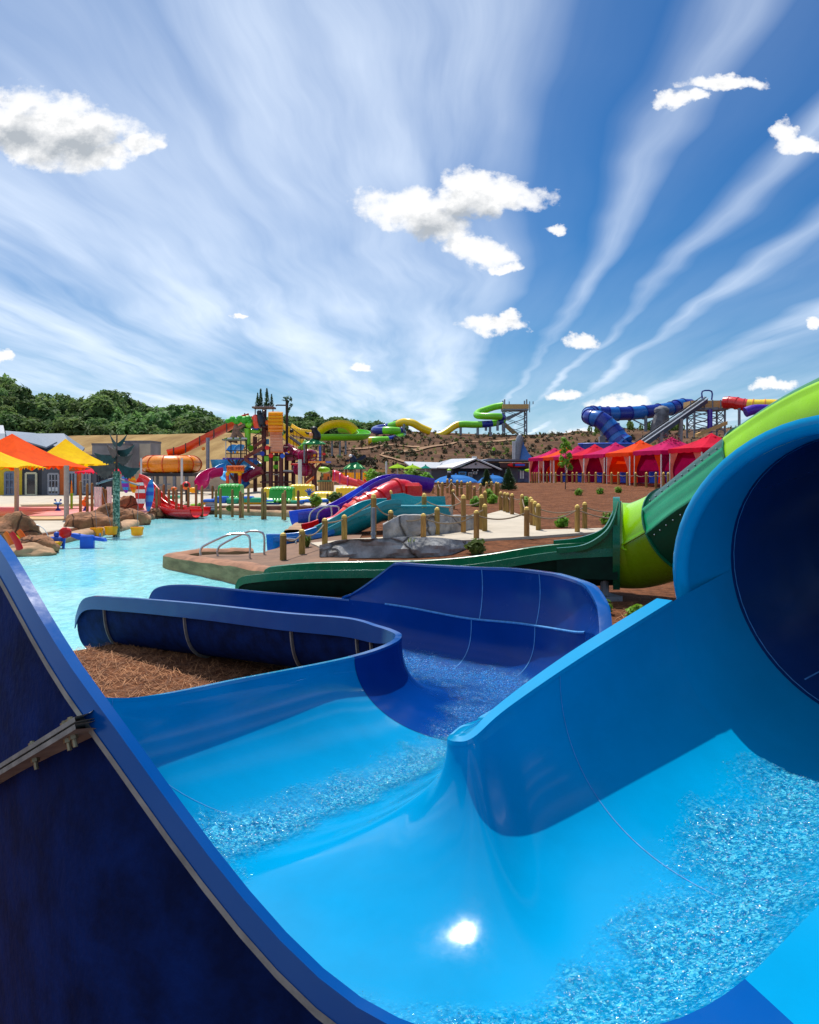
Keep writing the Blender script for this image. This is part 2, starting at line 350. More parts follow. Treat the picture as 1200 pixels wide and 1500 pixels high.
# cumulus puffs, given by direction
ta = mth('DIVIDE', dx, mth('MAXIMUM', dy, .05)); tb = mth('DIVIDE', dz, mth('MAXIMUM', dy, .05))
tv = comb(ta, mth('MULTIPLY', tb, 1.2), 0.0)
def vnoise(vec, sc, det):
    n = N.new('ShaderNodeTexNoise'); n.inputs['Scale'].default_value = sc; n.inputs['Detail'].default_value = det; n.inputs['Roughness'].default_value = .6; Lk.new(vec, n.inputs['Vector'])
    q_ = N.new('ShaderNodeSeparateColor'); Lk.new(n.outputs['Color'], q_.inputs[0]); return q_.outputs[0], q_.outputs[1]
w1a, w1b = vnoise(tv, 12.0, 3); w2a, w2b = vnoise(tv, 42.0, 5)
ta0, tb0 = ta, tb
def wob(c, a, b, k1, k2): return mth('ADD', c, mth('ADD', mth('MULTIPLY', mth('SUBTRACT', a, .5), k1), mth('MULTIPLY', mth('SUBTRACT', b, .5), k2)))
nA = nse(tv, 13.0, 9, .62); nB = nse(tv, 40.0, 7, .62)
tvu = comb(mth('SUBTRACT', ta, .004), mth('MULTIPLY_ADD', tb, 1.2, .013), 0.0); nU = nse(tvu, 13.0, 6, .58)
dA = mth('SUBTRACT', nA, .5); dB = mth('SUBTRACT', nB, .5)
BIG = [(80,192,112,50),(30,212,62,40),(150,222,40,22),(196,214,24,14),(700,288,96,26),(610,306,80,34),(640,330,60,30),(700,365,56,24),(742,388,24,8)]
SMALL = [(720,474,46,13),(745,466,18,10),(850,500,24,12),(982,148,28,13),(1012,143,24,8),(1150,196,16,18),(1172,214,34,12),(830,577,24,8),(905,594,46,13),(1135,563,34,9),(4,521,14,9),(530,540,16,5),(816,333,16,6),(350,461,14,4),(1195,472,12,8),(850,637,36,12),(1060,122,60,10)]
def field(lst, dn_=0, sc_=1.2):
    den = None
    for (px, py, hw, hh) in lst:
        ea = mth('DIVIDE', mth('SUBTRACT', ta, (px-600)/F), hw*sc_/F); eb = mth('DIVIDE', mth('SUBTRACT', tb, (HZ-py-dn_*hh)/F), hh*sc_/F)
        g = mth('SUBTRACT', 1.0, mth('SQRT', mth('ADD', mth('MULTIPLY', ea, ea), mth('MULTIPLY', eb, eb))))
        den = g if den is None else mth('MAXIMUM', den, g)
    return den
ta = wob(ta0, w1a, w2a, .085, .03); tb = wob(tb0, w1b, w2b, .06, .03); fb = field(BIG)
ta = wob(ta0, w1a, w2a, .018, .035); tb = wob(tb0, w1b, w2b, .012, .022); fs_ = field(SMALL)
ta, tb = ta0, tb0
dn = mth('MAXIMUM', mth('ADD', fb, mth('ADD', mth('MULTIPLY', dA, 1.5), mth('MULTIPLY', dB, .9))), mth('ADD', fs_, mth('ADD', mth('MULTIPLY', dB, 1.5), mth('MULTIPLY', dA, .6))))
fwd = mth('GREATER_THAN', dy, .06)
puff = mth('MULTIPLY', rampf(dn, [(-.1, 0), (.1, .25), (.3, .8), (.56, 1)]), fwd)
f2_ = field([(100,212,84,38),(40,205,50,30),(625,338,56,34),(690,318,70,24)], 0, 1.15)
relief = mth('MULTIPLY', mth('SUBTRACT', nA, nU), 2.6)
shade = rampf(mth('SUBTRACT', mth('ADD', mth('MULTIPLY', mth('MAXIMUM', f2_, -.3), .62), mth('MULTIPLY', dA, .5)), relief), [(-.12, 0), (.2, .35), (.62, 1)])
shade = mth('MULTIPLY', shade, .92)
SK = N.new('ShaderNodeHueSaturation'); SK.inputs['Saturation'].default_value = 1.28; SK.inputs['Value'].default_value = .43; Lk.new(sky.outputs[0], SK.inputs['Color'])
blue = mixc(1.0, SK.outputs[0], (.3, .9, 1.28), 'MULTIPLY')
c1 = mixc(mth('MULTIPLY', cir, .94), blue, (5.7, 6.45, 7.5))
pc = mixc(shade, (6.7, 6.7, 6.7), (2.7, 3.0, 3.35))
c2 = mixc(puff, c1, pc)
Lk.new(c2, bg.inputs['Color'])
# ---------------------------------------------------------------- ground, pool, paths
POOL = [(-46,10.5),(-5.5,10.0),(-4.2,9.7),(-3.2,10.9),(-2.9,12),(-2.7,13.6),(-3.3,16.3),(-5.9,20.0),(-6.0,20.9),(-4.3,21.5),(-4.1,24),(-4.3,27),(-4.6,33),(-5.1,37.8),(-6.1,42),(-8.6,43.5),(-11.4,45),(-13.7,42.5),(-13,38),(-12.1,33.3),(-12,28.3),(-12.6,25.7),(-16,24.8),(-46,24.5)]
def sdf(x, y, poly):                        # >0 inside
    d = 1e9; ins = False; n = len(poly); j = n-1
    for i in range(n):
        ax, ay = poly[j]; bx, by = poly[i]; ex, ey = bx-ax, by-ay
        t = clamp(((x-ax)*ex+(y-ay)*ey)/(ex*ex+ey*ey)); q = (x-ax-ex*t)**2+(y-ay-ey*t)**2
        d = min(d, q)
        if (ay > y) != (by > y) and x < ax+ex*(y-ay)/ey: ins = not ins
        j = i
    d = sqrt(d); return d if ins else -d
def gz(x, y):
    r = .35+.15*sstep(19, 23, y)+max(0, min(y, 62)-24)*.0244-.35*sstep(66, 80, y)
    c = .22+.4*sstep(50, 85, y)
    if y < 26: l = .32-.12*sstep(14, 24, y)
    else: l = .2
    px = 600+F*x/max(y, 1)
    w = sstep(500, 690, px) if y > 27 else sstep(-4.5, -1.5, x)
    w2 = sstep(330, 420, px) if y > 27 else w
    z = lerp(lerp(l, c, w2), r, w) if y > 27 else lerp(l, r, w)
    if y < 60: z += .035*fbm(x*.6, y*.6, 3, 3)*(1 if px > 560 or y < 26 else .2)
    if -50 < x < 2 and 8 < y < 50: z = lerp(z, -1.0, sstep(-.5, -.1, sdf(x, y, POOL)))
    return z
def hit(px, py):
    Y = 3.0
    while Y < 400:
        p = P(px, py, Y)
        if p.z <= gz(p.x, p.y): return Vector((p.x, p.y, gz(p.x, p.y)))
        Y += max(.04, Y*.004)
    return P(px, py, 400)
ys = [-30, -12, -5, 0, 2]; y = 3.0
while y < 60: y += .22 if y < 9 else (.35 if y < 30 else .5); ys.append(y)
while y < 120: y += 3; ys.append(y)
ys += [160, 240, 400, 800, 1600, 3200]
xs = [-3000, -800, -300, -140, -80, -60, -50, -46]; x = -46
while x < 26: x += (1.0 if x < -16 else (.3 if -8 < x < 5 else .45)); xs.append(x)
xs += [30, 40, 60, 90, 150, 300, 800, 3000]
MULCH = mat('pine straw mulch', srgb(84, 54, 38), .95, 0, (8, .4), (46, 1.0, .05), 0, .1, 0, None, srgb(152, 98, 66), (.28, .72))
_n = MULCH.node_tree; _b = _n.nodes['Principled BSDF']; _t = _n.nodes.new('ShaderNodeTexCoord'); _z = _n.nodes.new('ShaderNodeTexNoise'); _z.inputs['Scale'].default_value = 1.3; _z.inputs['Detail'].default_value = 7; _z.inputs['Roughness'].default_value = .7; _n.links.new(_t.outputs['Object'], _z.inputs[0])
_r = _n.nodes.new('ShaderNodeValToRGB'); _r.color_ramp.elements[0].position = .36; _r.color_ramp.elements[0].color = (.58, .54, .52, 1); _r.color_ramp.elements[1].position = .56; _n.links.new(_z.outputs['Fac'], _r.inputs[0])
_m = _n.nodes.new('ShaderNodeMix'); _m.data_type = 'RGBA'; _m.blend_type = 'MULTIPLY'; _m.inputs[0].default_value = 1; _n.links.new(_b.inputs['Base Color'].links[0].from_socket, _m.inputs[6]); _n.links.new(_r.outputs[0], _m.inputs[7]); _n.links.new(_m.outputs[2], _b.inputs['Base Color'])
struct('ground', MB().grid([[(x, y, gz(x, y)) for x in xs] for y in ys], 0), MULCH)
# pool water
WATER = bpy.data.materials.new('pool water'); WATER.use_nodes = True
wn = WATER.node_tree.nodes; wl = WATER.node_tree.links; wb = wn['Principled BSDF']; wb.inputs['Roughness'].default_value = .06; wb.inputs['IOR'].default_value = 1.33
def nd(t, **k):
    n = wn.new(t)
    for a, b in k.items(): n.inputs[a.replace('_', ' ')].default_value = b
    return n
tco = nd('ShaderNodeTexCoord'); mpp = nd('ShaderNodeMapping'); mpp.inputs['Scale'].default_value = (1, .6, 1); wl.new(tco.outputs['Object'], mpp.inputs[0])
n1 = nd('ShaderNodeTexNoise', Scale=.5, Detail=5, Distortion=.6); n2 = nd('ShaderNodeTexVoronoi', Scale=1.9); n2.feature = 'SMOOTH_F1'; n3 = nd('ShaderNodeTexNoise', Scale=4.6, Detail=8, Roughness=.72, Distortion=.6)
for n in (n1, n2, n3): wl.new(mpp.outputs[0], n.inputs['Vector'])
r1 = nd('ShaderNodeValToRGB'); wl.new(n1.outputs['Fac'], r1.inputs[0]); r1.color_ramp.elements[0].position = .36; r1.color_ramp.elements[1].position = .66
r1.color_ramp.elements[0].color = srgb(130, 226, 234); r1.color_ramp.elements[1].color = srgb(180, 238, 238)
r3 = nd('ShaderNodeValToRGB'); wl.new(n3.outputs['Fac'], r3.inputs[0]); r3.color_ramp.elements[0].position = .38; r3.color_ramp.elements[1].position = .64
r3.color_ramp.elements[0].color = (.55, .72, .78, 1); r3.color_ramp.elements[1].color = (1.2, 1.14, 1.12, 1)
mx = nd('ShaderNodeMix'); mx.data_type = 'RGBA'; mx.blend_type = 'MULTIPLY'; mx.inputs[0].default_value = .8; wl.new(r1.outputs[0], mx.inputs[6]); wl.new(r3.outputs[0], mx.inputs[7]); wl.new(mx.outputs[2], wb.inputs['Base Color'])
bpn = nd('ShaderNodeBump', Strength=.5, Distance=.08); wl.new(n3.outputs['Fac'], bpn.inputs['Height']); wl.new(bpn.outputs[0], wb.inputs['Normal'])
struct('water', MB().grid([[(-46+i*1.5, 9+j*1.5, 0.0) for i in range(31)] for j in range(26)]), WATER)
# sheets laid over the ground
def sheet(name, x0, x1, y0, y1, step, cond, dz, m, kind='structure'):
    mb = MB(); idx = {}; vs = []; fs = []
    nx = int((x1-x0)/step); ny = int((y1-y0)/step)
    def vid(i, j):
        if (i, j) not in idx:
            X = x0+i*step; Yy = y0+j*step; idx[(i, j)] = len(vs); vs.append((X, Yy, gz(X, Yy)+dz))
        return idx[(i, j)]
    for i in range(nx):
        for j in range(ny):
            if cond(x0+(i+.5)*step, y0+(j+.5)*step): fs.append((vid(i, j), vid(i+1, j), vid(i+1, j+1), vid(i, j+1)))
    mb.add(vs, fs); return tag(mb.build(name, m), kind=kind)
def paved(x, y):
    if sdf(x, y, POOL) > -.55: return False
    px = 600+F*x/y
    if y > 24.6 and x < -11.2 and px < 330: return True
    return y > 46 and px < 560
sheet('plaza_pavement', -62, 2, 24.6, 100, .7, paved, .03, CONC)
sheet('pool_deck', -8, 0, 13.5, 24, .3, lambda x, y: -3.2 < sdf(x, y, POOL) < -.5 and x < -1.4 and y > 15.5, .025, mat('brown stained deck', srgb(122, 90, 68), .85, 0, (1.5, .25), (20, .2, .01)))
def slabpoly(name, pix, dz, m, depth=.1):
    pts = [hit(*q) for q in pix]; top = [Vector((p.x, p.y, p.z+dz)) for p in pts]
    return struct(name, MB().slab(top, (0, 0, -depth-dz)), m, 20)
path_pix = [(455,799),(520,793),(600,788),(660,782),(690,776),(700,764),(713,756),(735,750),(752,753),(768,759),(781,770),(792,779),(840,778),(905,776),(905,781),(840,785),(792,789),(770,790),(700,794),(560,800),(470,806)]
pl = [hit(*q) for q in path_pix]
struct('path', MB().slab([Vector((p.x, p.y, p.z+.07)) for p in pl], (0, 0, -.25)), CONC, 20)
# pool kerb stones along the far and left edges
def kerb(name, pts, w, z, m, label, seed, h=.5, sub=6):
    C_ = crv([Vector((x, y, 0)) for x, y in pts], sub); fr = flat_frames(C_); G = []
    for i, (t, u, k) in enumerate(fr):
        n = .09*fbm(C_[i].x*1.3+seed, C_[i].y*1.3, 0, 3)*2; row = []
        for a, b in ((-.5, -h), (-.52, -.12), (-.42, -.01), (-.2, .02), (.2, .02), (.42, -.01), (.52, -.12), (.5, -h)):
            q = C_[i]+u*(a*w+n*.8); row.append((q.x, q.y, z+b+n))
        G.append(row)
    return tag(MB().grid(G, 0).build(name, m, None, 50), label, 'kerb')
kerb('pool_kerb', [(-13.4,42.2),(-11.4,45.2),(-8.6,43.7),(-6.0,42.1),(-4.9,38.2),(-4.4,33),(-4.1,28.4)], .7, .3, ROCK_T, 'long tan stone kerb along the far edge of the pool, below the wooden posts', 3)
kerb('pool_kerb', [(-46,24.3),(-16,24.6),(-12.4,25.5),(-11.8,28.3),(-11.9,33.3),(-12.8,38),(-13.3,42)], .7, .24, ROCK_T, 'tan stone kerb at the left side of the pool, running past the brown rocks', 9)
# ---------------------------------------------------------------- the blue slide in front
ST = [((2.23,3.02,1.72),(1.39,4.26,1.71),1.0),((1.6,2.46,1.50),(.8,3.77,1.52),.88),((1.0,2.0,1.30),(.42,3.45,1.38),.8),((.5,1.66,1.25),(.26,3.28,1.31),.77),((-.1,1.66,1.31),(.19,3.32,1.28),.75),((-.75,1.97,1.85),(.16,3.42,1.26),.73),((-1.29,2.53,2.2),(.185,3.52,1.25),.72),((-1.75,3.1,2.2),(.24,3.66,1.24),.71),((-1.62,3.6,1.5),(.32,3.8,1.22),.7),((-1.36,3.85,1.31),(.36,3.95,1.2),.7),((-.9,4.55,1.23),(.65,4.4,1.2),.68),((-.37,5.4,1.15),(1.0,4.85,1.22),.67),((-.12,5.95,1.12),(1.24,5.4,1.3),.66),((-.06,6.3,1.11),(1.25,6.15,1.17),.64),((-.12,6.5,1.11),(.95,6.85,1.1),.62),((-.25,6.66,1.12),(.5,7.4,1.05),.6),((-.52,6.88,1.145),(-.1,8.05,1.05),.56),((-1.15,7.4,1.10),(-.75,8.8,1.0),.5),((-2.2,8.35,1.03),(-1.75,9.55,.96),.4),((-3.3,9.3,.94),(-2.9,10.5,.91),.28),((-3.93,9.86,.85),(-3.45,10.95,.8),.15),((-4.12,10.03,.6),(-3.62,11.1,.55),.08)]
SUB = 8; flat = cr([(*a, *b, c) for a, b, c in ST], SUB); NS = len(flat); NT = 40
def prof(st, n=2.25):
    L = Vector(st[0:3]); R = Vector(st[3:6]); zf = st[6]; row = []
    for j in range(NT+1):
        th = pi*j/NT; cs = cos(th); e = 2/n
        w = -math.copysign(abs(cs)**e, cs); h = 1-abs(sin(th))**e
        p = (L+R)/2+(R-L)*(w/2); zl = L.z if w < 0 else R.z
        row.append(Vector((p.x, p.y, zf+(zl-zf)*h)))
    return row
INN = [prof(s, 2.2-.4*sstep(1.8, 3, i/SUB)*sstep(11.5, 10.5, i/SUB)+.7*sstep(10.5, 13, i/SUB)) for i, s in enumerate(flat)]
def normals(G):
    n = len(G); k = len(G[0]); out = []
    for i in range(n):
        row = []
        for j in range(k):
            a = G[min(n-1, i+1)][j]-G[max(0, i-1)][j]; b = G[i][min(k-1, j+1)]-G[i][max(0, j-1)]
            c = b.cross(a); row.append(c.normalized() if c.length > 1e-9 else Vector((0, 0, 1)))
        out.append(row)
    return out
NOR = normals(INN)
if NOR[20][NT//2].z < 0: NOR = [[-q for q in r] for r in NOR]
def outer(i):
    s = i/SUB; k = sstep(1.2, 2.6, s)*sstep(10.5, 8.5, s); a = [INN[i][j]-NOR[i][j]*.022 for j in range(NT+1)]
    if k <= 0: return a
    L = Vector(flat[i][0:3]); R = Vector(flat[i][3:6]); e = R-L; e.z = 0; e.normalize(); zb = flat[i][6]-.3; n2 = []; b = []; wd = (R-L).length/2
    for j in range(NT+1):
        u_ = min(1, j/(NT/2)); q_ = sstep(.5, 1, u_); o_ = -.03*sin(pi*min(1, u_/.6))+wd*max(0, (u_-.55)/.45)**1.6; p = L+e*o_; b.append(Vector((p.x, p.y, lerp(L.z, zb, min(1, u_/.7)**.95))))
    for j in range(NT+1):
        w = sstep(NT*.62, NT*.45, j)*k; n2.append(a[j]*(1-w)+(b[j]-e*.018-Vector((0, 0, .02)))*w)
    return n2
OUTG = [outer(i) for i in range(NS)]
S = lambda i: i/SUB
slide = thing('water_slide', (.4, 4.5, .35), 'big open blue flume in the foreground winding in two turns down to the pool', 'water slide')
i11 = 11*SUB
ch1 = MB().grid(INN[:i11+1], 0, flip=True).build('flume_channel', GEL_LIGHT, slide, 60)
ch1['label'] = 'light blue upper flume channel'
ch2 = MB().grid(INN[i11:], 0, flip=True).build('flume_channel', GEL_DARK, slide, 60); ch2['label'] = 'dark blue lower flume channel'
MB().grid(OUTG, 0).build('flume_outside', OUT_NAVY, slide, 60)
def lipstrip(side, s0, s1, m, fw, sk, raw=True):
    a, b = int(s0*SUB), int(s1*SUB); G = []; E = []
    for i in range(a, b+1):
        L = Vector(flat[i][0:3]); R = Vector(flat[i][3:6]); e = (R-L); e.z = 0; e.normalize(); o = -e if side == 'L' else e; p = L if side == 'L' else R
        f_ = fw(S(i)) if callable(fw) else fw; k = sk(S(i)) if callable(sk) else sk; z = Vector((0, 0, 1))
        G.append([p-o*.004-z*.012, p+z*.006, p+o*f_+z*.004, p+o*(f_+.016)-z*k, p+o*(f_+.0)-z*k])
        E.append([p+o*(f_+.018)-z*(k-.004), p+o*(f_+.019)-z*(k+.015), p+o*(f_-.006)-z*(k+.017), p+o*.012-z*(k+.016)])
    o1 = MB().grid(G, 0).build('flume_lip', m, slide, 22)
    if raw: MB().grid(E, 0).build('raw_edge', RAW, o1, 50)
    return o1
wide = lambda s: .03+.17*sstep(3.9, 3.2, s)
lipstrip('L', 0, 2.5, GEL_LIGHT, wide, .1, True)
lipstrip('L', 2.5, 8, LIP_DARK, wide, .05, True)
lipstrip('L', 8, 11, GEL_LIGHT, .045, .08)
lipstrip('L', 11, 21, LIP_DARK, .05, lambda s: .08+.07*sstep(13, 16, s), False)
lipstrip('R', 0, 11, GEL_LIGHT, lambda s: .07+.03*sstep(2.5, .5, s), .07)
lipstrip('R', 16.9, 21, LIP_DARK, .05, .14, False)
nose = [Vector(flat[i][3:6])+Vector((0, 0, .002)) for i in range(int(2.2*SUB), int(8.2*SUB))]; cN = sum(nose, Vector())/len(nose)
MB().grid([[p_, cN.lerp(p_, .5)+Vector((0, 0, .004)), cN.lerp(p_, .02)] for p_ in nose+[nose[0]]], 0).build('nose_cap', GEL_LIGHT, slide, 60)
# upper bank panel on the outside of the second turn
def rimz(s):
    pts = [(11.9,1.30),(12.25,1.46),(12.8,1.55),(13.5,1.565),(14.3,1.545),(15,1.51),(15.6,1.485),(16.1,1.47),(16.95,1.02),(17.1,1.0)]
    for (a, za), (b, zb) in zip(pts, pts[1:]):
        if a <= s <= b: return lerp(za, zb, (s-a)/(b-a))
    return 1.0
a, b = int(11.9*SUB), int(17*SUB); EX = []; EXO = []; RL = []; SB = []
for i in range(a, b+1):
    L = Vector(flat[i][0:3]); R = Vector(flat[i][3:6]); e = R-L; e.z = 0; e.normalize(); top = max(R.z+.01, rimz(S(i))); row = []; rowo = []
    for q in range(9):
        t = q/8; p = R+e*(.05*t*(1-t)*2+.03*t); p = Vector((p.x, p.y, lerp(R.z-.01, top, t))); row.append(p+e*.004); rowo.append(p+e*.03)
    EX.append(row); EXO.append(rowo); t = row[-1]; z = Vector((0, 0, 1))
    RL.append([t-z*.015-e*.004, t+z*.006-e*.002, t+e*.06+z*.008, t+e*.085, t+e*.09-z*.06, t+e*.07-z*.06]); SB.append([R-e*.008-z*.006, R-e*.012+z*.004, R-e*.002+z*.012])
bank = MB().grid(EX, 0, flip=True).build('bank_panel', GEL_DARK, slide, 60); MB().grid(EXO, 0).build('bank_panel_back', OUT_NAVY, bank, 60)
MB().grid(RL, 0).build('bank_lip', LIP_DARK, bank, 50); MB().grid(SB[6:-6], 0).build('bank_seam', SEAM, bank)
# caulked seams across the channel
def seam_in(s, j0, j1, w=.008, off=.003, ds=0, m=SEAM):
    G = []; 
    for j in range(j0, j1+1):
        i = int(round((s+ds*(j-j0)/max(1, j1-j0))*SUB)); i = min(NS-2, max(1, i)); t = (INN[i+1][j]-INN[i-1][j]).normalized(); p = INN[i][j]+NOR[i][j]*off
        G.append([p-t*w/2, p+t*w/2])
    return MB().grid(G, 0).build('joint_seam', m, slide)
seam_in(1.25, 14, NT, .004, .002); seam_in(11, 0, NT, .006, .002, m=GEL_TUBE); seam_in(13.75, 26, NT, .01); seam_in(14.9, 26, NT, .01); seam_in(8.9, 0, 22, .003, .002)
for s in (13.75, 14.75):
    i = int(s*SUB); k = i-a; MB().grid([[EX[k][q]+Vector((0, -.004, 0)), EX[k+1][q]*.1+EX[k][q]*.9+Vector((0, -.004, 0))] for q in range(9)]).build('bank_joint', SEAM, bank)
# joint flanges on the outside, with bolts
def flange(path, w, th, m=RAW):             # path of (i, j) on the outside
    pts = [OUTG[i][j] for i, j in path]; ns = [-NOR[i][j] for i, j in path]; G = []
    for q in range(len(pts)):
        t = (pts[min(len(pts)-1, q+1)]-pts[max(0, q-1)]).normalized(); sd_ = t.cross(ns[q]).normalized()
        p = pts[q]; n = ns[q]; G.append([p-sd_*th/2, p-sd_*th/2+n*w, p+sd_*th/2+n*w, p+sd_*th/2])
    return MB().grid(G, 0).build('joint_flange', m, slide, 40)
for s in (16.9, 18.2, 15.85, 15.3, 14.4, 19.4): flange([(int(s*SUB), j) for j in range(1, NT//2)], .03, .012)
# bolted joint across the near bank, seen from outside
def near_pt(px, py):
    best = None
    for i in range(int(4.6*SUB)*4, int(7.6*SUB)*4):
        a_, f_ = divmod(i, 4); f_ /= 4; A_ = flat[a_]; B_ = flat[a_+1]; q_ = [lerp(A_[k], B_[k], f_) for k in range(6)]; L = Vector((q_[0], q_[1], 0)); e = Vector((q_[3]-q_[0], q_[4]-q_[1], 0)).normalized(); p = L-e*.05; d_ = abs(600+F*p.x/p.y-px)
        if best is None or d_ < best[0]: best = (d_, p, -e)
    p = best[1]; return Vector((p.x, p.y, H-(py-HZ)/F*p.y)), best[2]
npp = [near_pt(lerp(131, -60, t/7), lerp(1054, 1170, t/7)) for t in range(8)]; A0, A1, A2 = npp[0][0], (npp[3][0]+npp[4][0])/2, npp[7][0]; cps = [A0*((1-t_)*(1-2*t_))+A1*(4*t_*(1-t_))+A2*(t_*(2*t_-1)) for t_ in [k_/42 for k_ in range(43)]]; nav = sum((b_ for a_, b_ in npp), Vector()).normalized(); nrs = [nav]*len(cps); G1 = []; G2 = []
for i, p in enumerate(cps):
    t = (cps[min(len(cps)-1, i+1)]-cps[max(0, i-1)]).normalized(); n = (nrs[i]-t*nrs[i].dot(t)).normalized(); sd_ = t.cross(n).normalized()
    if sd_.z < 0: sd_ = -sd_
    G1.append([p-n*.03+sd_*.002, p+n*.04+sd_*.002, p+n*.04+sd_*.013, p-n*.0+sd_*.016, p-n*.03+sd_*.03]); G2.append([p-n*.03-sd_*.03, p-n*.0-sd_*.02, p+n*.043-sd_*.016, p+n*.043-sd_*.004, p-n*.03-sd_*.004])
MB().grid(G1, 0).build('joint_flange', RAW, slide, 40); MB().grid(G2, 0).build('joint_flange', RAW, slide, 40)
for k in (4, 30, 16):
    p = cps[k]; t = (cps[k+1]-cps[k-1]).normalized(); n = (nrs[k]-t*nrs[k].dot(t)).normalized(); sd_ = t.cross(n).normalized()
    if sd_.z < 0: sd_ = -sd_
    for o_ in ((0, .028) if k == 4 else (0,)): q_ = p+n*.02+t*o_; MB().tube([q_+sd_*.026, q_-sd_*.046], .006, 8).tube([q_-sd_*.017, q_-sd_*.027], .011, 6).tube([q_+sd_*.014, q_+sd_*.022], .011, 6).build('bolt', BOLT, slide, 40)
# tube mouth: ring, bell and hood
RC = Vector((2.25, 3.96, 1.84)); AX = Vector((.83, .56, .16)).normalized(); UU = Vector((-.56, .83, 0)).normalized(); WW = AX.cross(UU) if AX.cross(UU).z > 0 else UU.cross(AX); RR = .75
def ringp(th, r, d): return RC+AX*d+(UU*cos(th)+WW*sin(th))*r
def ext(th): return .13+.21*abs(cos(th))**1.6
BELL = []; ROLL = []; K = 36
for q in range(K+1):
    th = radians(-12+204*q/K); e = ext(th); row = []
    for t in (0, .15, .35, .6, .85, 1): row.append(ringp(th, RR+.025*t**1.6, -e*t))
    BELL.append(row); d = -AX; rad = (UU*cos(th)+WW*sin(th)); c = row[-1]+rad*.05; rr = []
    for a_ in range(13):
        b_ = radians(-100+250*a_/12); rr.append(c-rad*cos(b_)*.05+d*sin(b_)*.045)
    ROLL.append(rr)
hood = MB().grid(BELL, 0).build('tube_hood', GEL_LIGHT, slide, 60); MB().grid(ROLL, 0).build('hood_rim', GEL_LIGHT, hood, 70)
LO = [[ringp(pi+pi*j/NT, RR, 0) for j in range(NT+1)]]; S0 = INN[0]
mid = [LO[0][j]*.55+S0[j]*.45-Vector((0, 0, .02*sin(pi*j/NT))) for j in range(NT+1)]
throat = MB().grid([LO[0], [LO[0][j]*.85+S0[j]*.15 for j in range(NT+1)], mid, [LO[0][j]*.2+S0[j]*.8 for j in range(NT+1)], S0], 0, flip=True).build('tube_throat', GEL_LIGHT, slide, 60)
TB = []
for d, dr in ((0, 0), (.4, 0), (.8, 0), (1.3, 0), (1.9, 0), (2.6, 0), (3.4, 0)):
    off = UU*(-.10*d*d*.5)+Vector((0, 0, .05*d*d*.4)); TB.append([ringp(2*pi*j/48, RR, d)+off for j in range(48)])
tube_ = MB().grid(TB, 0, closed=True, flip=False).build('flume_tube', GEL_TUBE, slide, 60)
MB().grid([[p+(p-sum(r, Vector())/48).normalized()*.03 for p in r] for r in TB], 0, closed=True).build('tube_outside', GEL_DARK, tube_, 60)
for d in (.02, 1.6): MB().grid([[ringp(2*pi*j/48, RR-.004, d)+(UU*(-.05*d*d)+Vector((0, 0, .02*d*d))) for j in range(49)], [ringp(2*pi*j/48, RR-.004, d+.008)+(UU*(-.05*d*d)+Vector((0, 0, .02*d*d))) for j in range(49)]]).build('tube_joint', SEAM, tube_)
G_ = []
for q in range(13):
    th = radians(-150+0*q); p = ringp(radians(200+q*0), RR-.004, .1*q*2)
MB().grid([[ringp(radians(-55), RR-.004, .1+.2*q)+UU*(-.05*(.1+.2*q)**2)+Vector((0,0,.02*(.1+.2*q)**2)), ringp(radians(-54.4), RR-.004, .1+.2*q)+UU*(-.05*(.1+.2*q)**2)+Vector((0,0,.02*(.1+.2*q)**2))] for q in range(12)]).build('tube_joint', SEAM, tube_)
# running water in the channel
RUN = bpy.data.materials.new('running slide water'); RUN.use_nodes = True
wn = RUN.node_tree.nodes; wl = RUN.node_tree.links; wb = wn['Principled BSDF']; wb.inputs['Roughness'].default_value = .07; wb.inputs['IOR'].default_value = 1.33; wb.inputs['Specular IOR Level'].default_value = .5
tco = nd('ShaderNodeTexCoord'); n1 = nd('ShaderNodeTexNoise', Scale=70, Detail=4, Roughness=.7, Distortion=.15); n2 = nd('ShaderNodeTexNoise', Scale=24, Detail=3, Roughness=.6, Distortion=.2)
for n in (n1, n2): wl.new(tco.outputs['Object'], n.inputs['Vector'])
r1 = nd('ShaderNodeValToRGB'); wl.new(n1.outputs['Fac'], r1.inputs[0]); e = r1.color_ramp.elements; e[0].position = .25; e[0].color = srgb(0, 112, 172); e[1].position = .78; e[1].color = srgb(100, 214, 238); m_ = e.new(.48); m_.color = srgb(4, 146, 196)
lw = nd('ShaderNodeAttribute'); lw.attribute_name = 'tint'
mx = nd('ShaderNodeMix'); mx.data_type = 'RGBA'; mx.blend_type = 'MULTIPLY'; wl.new(lw.outputs['Fac'], mx.inputs[0]); wl.new(r1.outputs[0], mx.inputs[6]); mx.inputs[7].default_value = (.25, .42, .8, 1); wl.new(mx.outputs[2], wb.inputs['Base Color'])
ed_ = nd('ShaderNodeAttribute'); ed_.attribute_name = 'edge'
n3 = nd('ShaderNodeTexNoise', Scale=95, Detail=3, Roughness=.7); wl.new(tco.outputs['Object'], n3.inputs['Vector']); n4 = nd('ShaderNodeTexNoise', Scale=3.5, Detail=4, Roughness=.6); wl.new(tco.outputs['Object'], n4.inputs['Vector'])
def wm(op, a, b):
    n = wn.new('ShaderNodeMath'); n.operation = op
    for i_, x_ in enumerate((a, b)):
        if isinstance(x_, (int, float)): n.inputs[i_].default_value = x_
        else: wl.new(x_, n.inputs[i_])
    return n.outputs[0]
glint_specks = nd('ShaderNodeValToRGB'); glint_specks.color_ramp.elements[0].position = .62; glint_specks.color_ramp.elements[1].position = .69; wl.new(n3.outputs['Fac'], glint_specks.inputs[0])  # white specks painted into the water colour, standing in for sun sparkle
